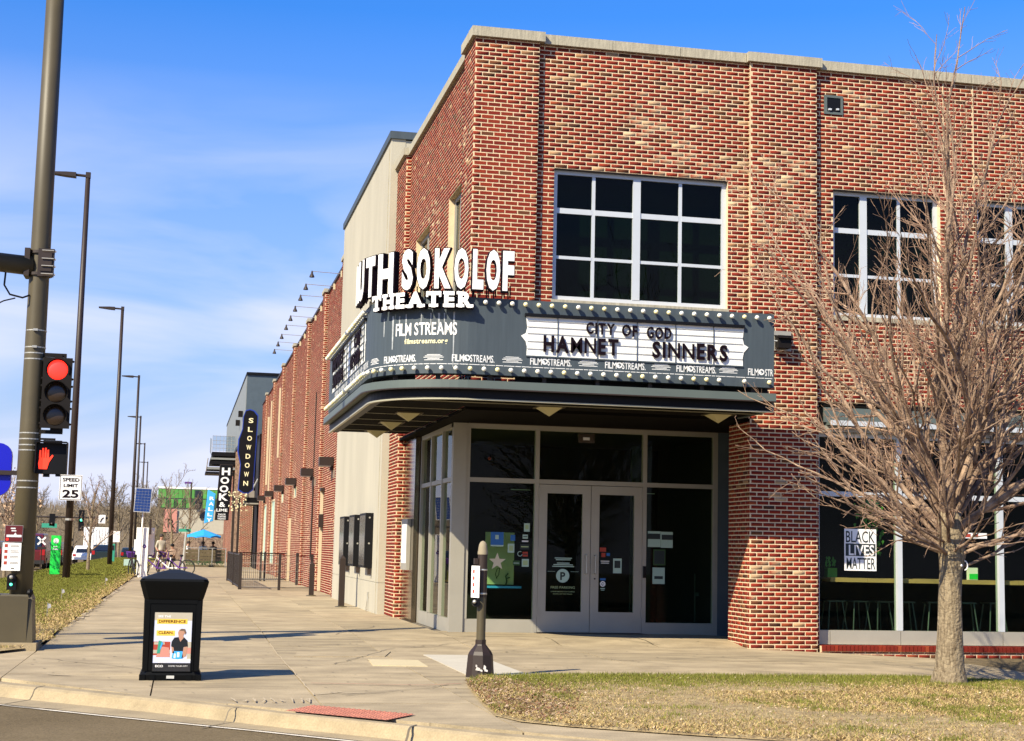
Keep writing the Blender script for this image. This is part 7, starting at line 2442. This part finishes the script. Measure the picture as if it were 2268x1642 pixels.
b = MB(); b.tube([(3.55, 88.2, 3.95), (4.15, 89, 5.2)], .05, 6); b.tube([(3.5, 88.3, 3.98), (3.9, 88.8, 4.9)], .05, 6); b.box(3.55, 3.95, 88.1, 88.14, 3.98, 4.5); b.build('canopy_stay', 'galv', slow)
b = MB()
for (y, z) in ((94, 9.2), (98.5, 9.0)):
    b.box(3.05, 3.3, y, y + .5, z, z + .35)
b.build('side_lamp', 'visor', slow)
far_hall = thing('far_brick_block', 'distant red brick block with a terrace balcony beyond the venue', 'building', (3.4, 96, 0))
fw2 = brick_wall('wall', [(95, 131, -.1, 7.8, [], west_fn(3.42), .1), (3.42, 4.2, -.1, 7.8, [], front_fn(95), .1)], far_hall, 0, 'mortar_far')
b = MB(); b.box(3.5, 8, 95.1, 131, -.1, 7.7); b.build('core', 'room', far_hall)
b = MB()
for y in (97, 100, 103.5, 107): b.box(3.30, 3.41, y, y + .4, .0, 7.6)
b.build('pilaster', 'limb', far_hall)
bal = thing('balcony', 'layered grey balcony with glass railing sticking out from the far brick block', 'balcony', (2.3, 105, 6.2))
for (x0, z, hh, m_) in ((1.37, 6.15, .14, 'black'), (1.45, 6.45, .16, 'grey_clad2'), (1.62, 6.80, .22, 'black'), (1.66, 7.12, .13, 'grey_clad2'), (1.75, 7.36, .28, 'black')):
    b = MB(); b.box(x0, 3.35, 105, 108, z, z + hh); b.build('shelf', m_, bal)
b = MB(); b.box(1.75, 3.3, 104.98, 105.0, 7.70, 8.72); b.add([(1.60, 105, 7.6), (1.75, 108.0, 7.6), (1.75, 108, 8.7), (1.60, 105, 8.6)], [(0, 1, 2, 3)]); b.build('railing_glass', glass_mat('balcony glass', (.8, .85, .88), 1.6), bal)
b = MB()
for k in range(7):
    b.box(1.75 + k * .25, 1.77 + k * .25, 104.94, 104.975, 7.65, 8.75)
for z in (7.9, 8.15, 8.4, 8.72): b.tube([(1.75, 104.95, z), (3.3, 104.95, z)], .012, 4)
b.tube([(1.40, 105, 6.3), (1.50, 105, 7.2)], .04, 4)
b.build('railing', 'galv', bal)
# hanging signs
def hang_sign(name, label, poly, y, face, edge, words, wcol):
    t_ = thing(name, label, 'sign', (poly[0][0], y, poly[0][1]))
    b_ = MB(); b_.prism(poly, 'y', y, y + .30); b_.build('cabinet', edge, t_)
    cx_ = sum(p[0] for p in poly) / len(poly); cz_ = sum(p[1] for p in poly) / len(poly)
    b_ = MB(); b_.prism([(cx_ + (p[0] - cx_) * .88, cz_ + (p[1] - cz_) * .975) for p in poly], 'y', y - .03, y - .002); b_.build('face', face, t_)
    for (w_, x, z, h, wd, bo) in words:
        b_ = MB(); put_text(b_, w_, (x, y - .035, z), height=h, width=wd, bold=bo); b_.build('letter', wcol, t_)
    return t_
slp = [(2.95, 4.45), (3.25, 4.28), (3.55, 4.28), (3.80, 4.48), (3.86, 6.5), (3.92, 8.7), (3.70, 8.95), (3.45, 9.02), (3.20, 8.95), (3.08, 8.6), (3.06, 7.9), (2.86, 7.3), (2.84, 6.6), (3.02, 5.9)]
hang_sign('slowdown_sign', 'tall black SLOWDOWN blade sign with a blue scalloped edge', slp, 86.5, 'black', 'neon_blue', [(ch, 3.52 - .022 * k, 8.25 - k * .505, .27, .26, .03) for k, ch in enumerate('SLOWDOWN')], 'yellow_print')
hk = hang_sign('hook_and_lime_sign', 'black HOOK and LIME blade sign with white and small lower lettering', [(1.92, 2.88), (2.75, 2.88), (2.9, 6.3), (2.10, 6.3)], 95, 'black', 'brown',
    [('H', 2.48, 5.66, .44, .50, .05), ('O', 2.43, 5.13, .40, .52, .05), ('O', 2.40, 4.61, .40, .52, .05), ('K', 2.37, 4.10, .42, .50, .05), ('&', 2.33, 3.70, .30, .36, .03), ('LIME', 2.33, 3.41, .18, .66, .03), ('TACOS', 2.33, 3.19, .09, .45, .04), ('TORTAS', 2.33, 3.06, .09, .5, .04), ('TEQUILA', 2.33, 2.93, .09, .5, .04)], 'white')
hang_sign('rally_banner', 'bright blue RALLY banner hanging left of the black HOOK sign', [(1.42, 2.78), (2.0, 2.95), (2.1, 4.75), (1.58, 5.05)], 104, 'banner_blue', 'banner_blue', [(ch, 1.86 - .03 * k, 4.35 - k * .36, .22, .30, .05) for k, ch in enumerate('RALLY')], 'white')
b = MB()
random.seed(4)
for i in range(70):
    p = Vector((random.uniform(2.5, 3.6), 88 + random.uniform(-.2, .2), random.uniform(3.3, 4.4))); b.sphere(p, random.uniform(.03, .06), 5, 4)
tag(b.build('sign_bulbs', 'yellow_print'), 'cluster of pale bulbs hanging between the two black blade signs', 'lights', kind='stuff')
t = thing('canopy_posts', 'pair of dark posts below the pale bulb cluster', 'posts', (2.9, 90, 0))
for x in (2.88, 3.18):
    b = MB(); b.box(x - .07, x + .07, 90, 90.14, .05, 4.2); b.build('post', 'brown', t)
gb = thing('green_building', 'distant building with bright green cladding over a cream wall with an R mural', 'building', (0, 170, 0))
b = MB(); b.box(-2.7, 6, 170, 190, 2.2, 7.3); b.build('wall', 'cream', gb)
b = MB(); b.box(-2.75, 6.1, 169.8, 190, 7.3, 7.5); b.build('roof_edge', 'white', gb)
b = MB(); b.box(-2.75, -1.72, 169.9, 170, -1, 5.2); b.build('dark_wall', 'wood_fence', gb)  # darker brown wall strip at the left end
b = MB(); b.box(-1.7, 6, 169.9, 170, -1.2, 2.5); b.build('brick_base', 'limb', gb)
for k in range(15):
    x0 = -2.7 + k * .43
    b = MB(); b.box(x0, x0 + .40, 169.85, 169.97, 6.3, 7.25); b.build('panel', 'green_wall', gb)
    if k % 2 == 0:
        b = MB(); b.box(x0 + .05, x0 + .36, 169.85, 169.97, 5.25, 6.18); b.build('window', 'green_dark', gb)
    else:
        b = MB(); b.box(x0, x0 + .40, 169.86, 169.98, 5.25, 6.18); b.build('panel', 'green_wall', gb)
b = MB(); b.box(1.2, 1.9, 169.7, 169.8, 5.2, 7.2); b.build('dark_bay', 'car_glass', gb)
b = MB(); b.box(1.8, 2.45, 169.8, 169.9, 4.15, 4.95); b.build('window', 'car_glass', gb)
b = MB(); b.box(-2.0, -.6, 169.8, 169.87, 2.6, 5.1); mu = b.build('mural', 'pink', gb)
b = MB(); put_text(b, 'R', (-1.2, 169.75, 3.1), height=1.0, bold=.0); b.build('letter', 'letter', mu)
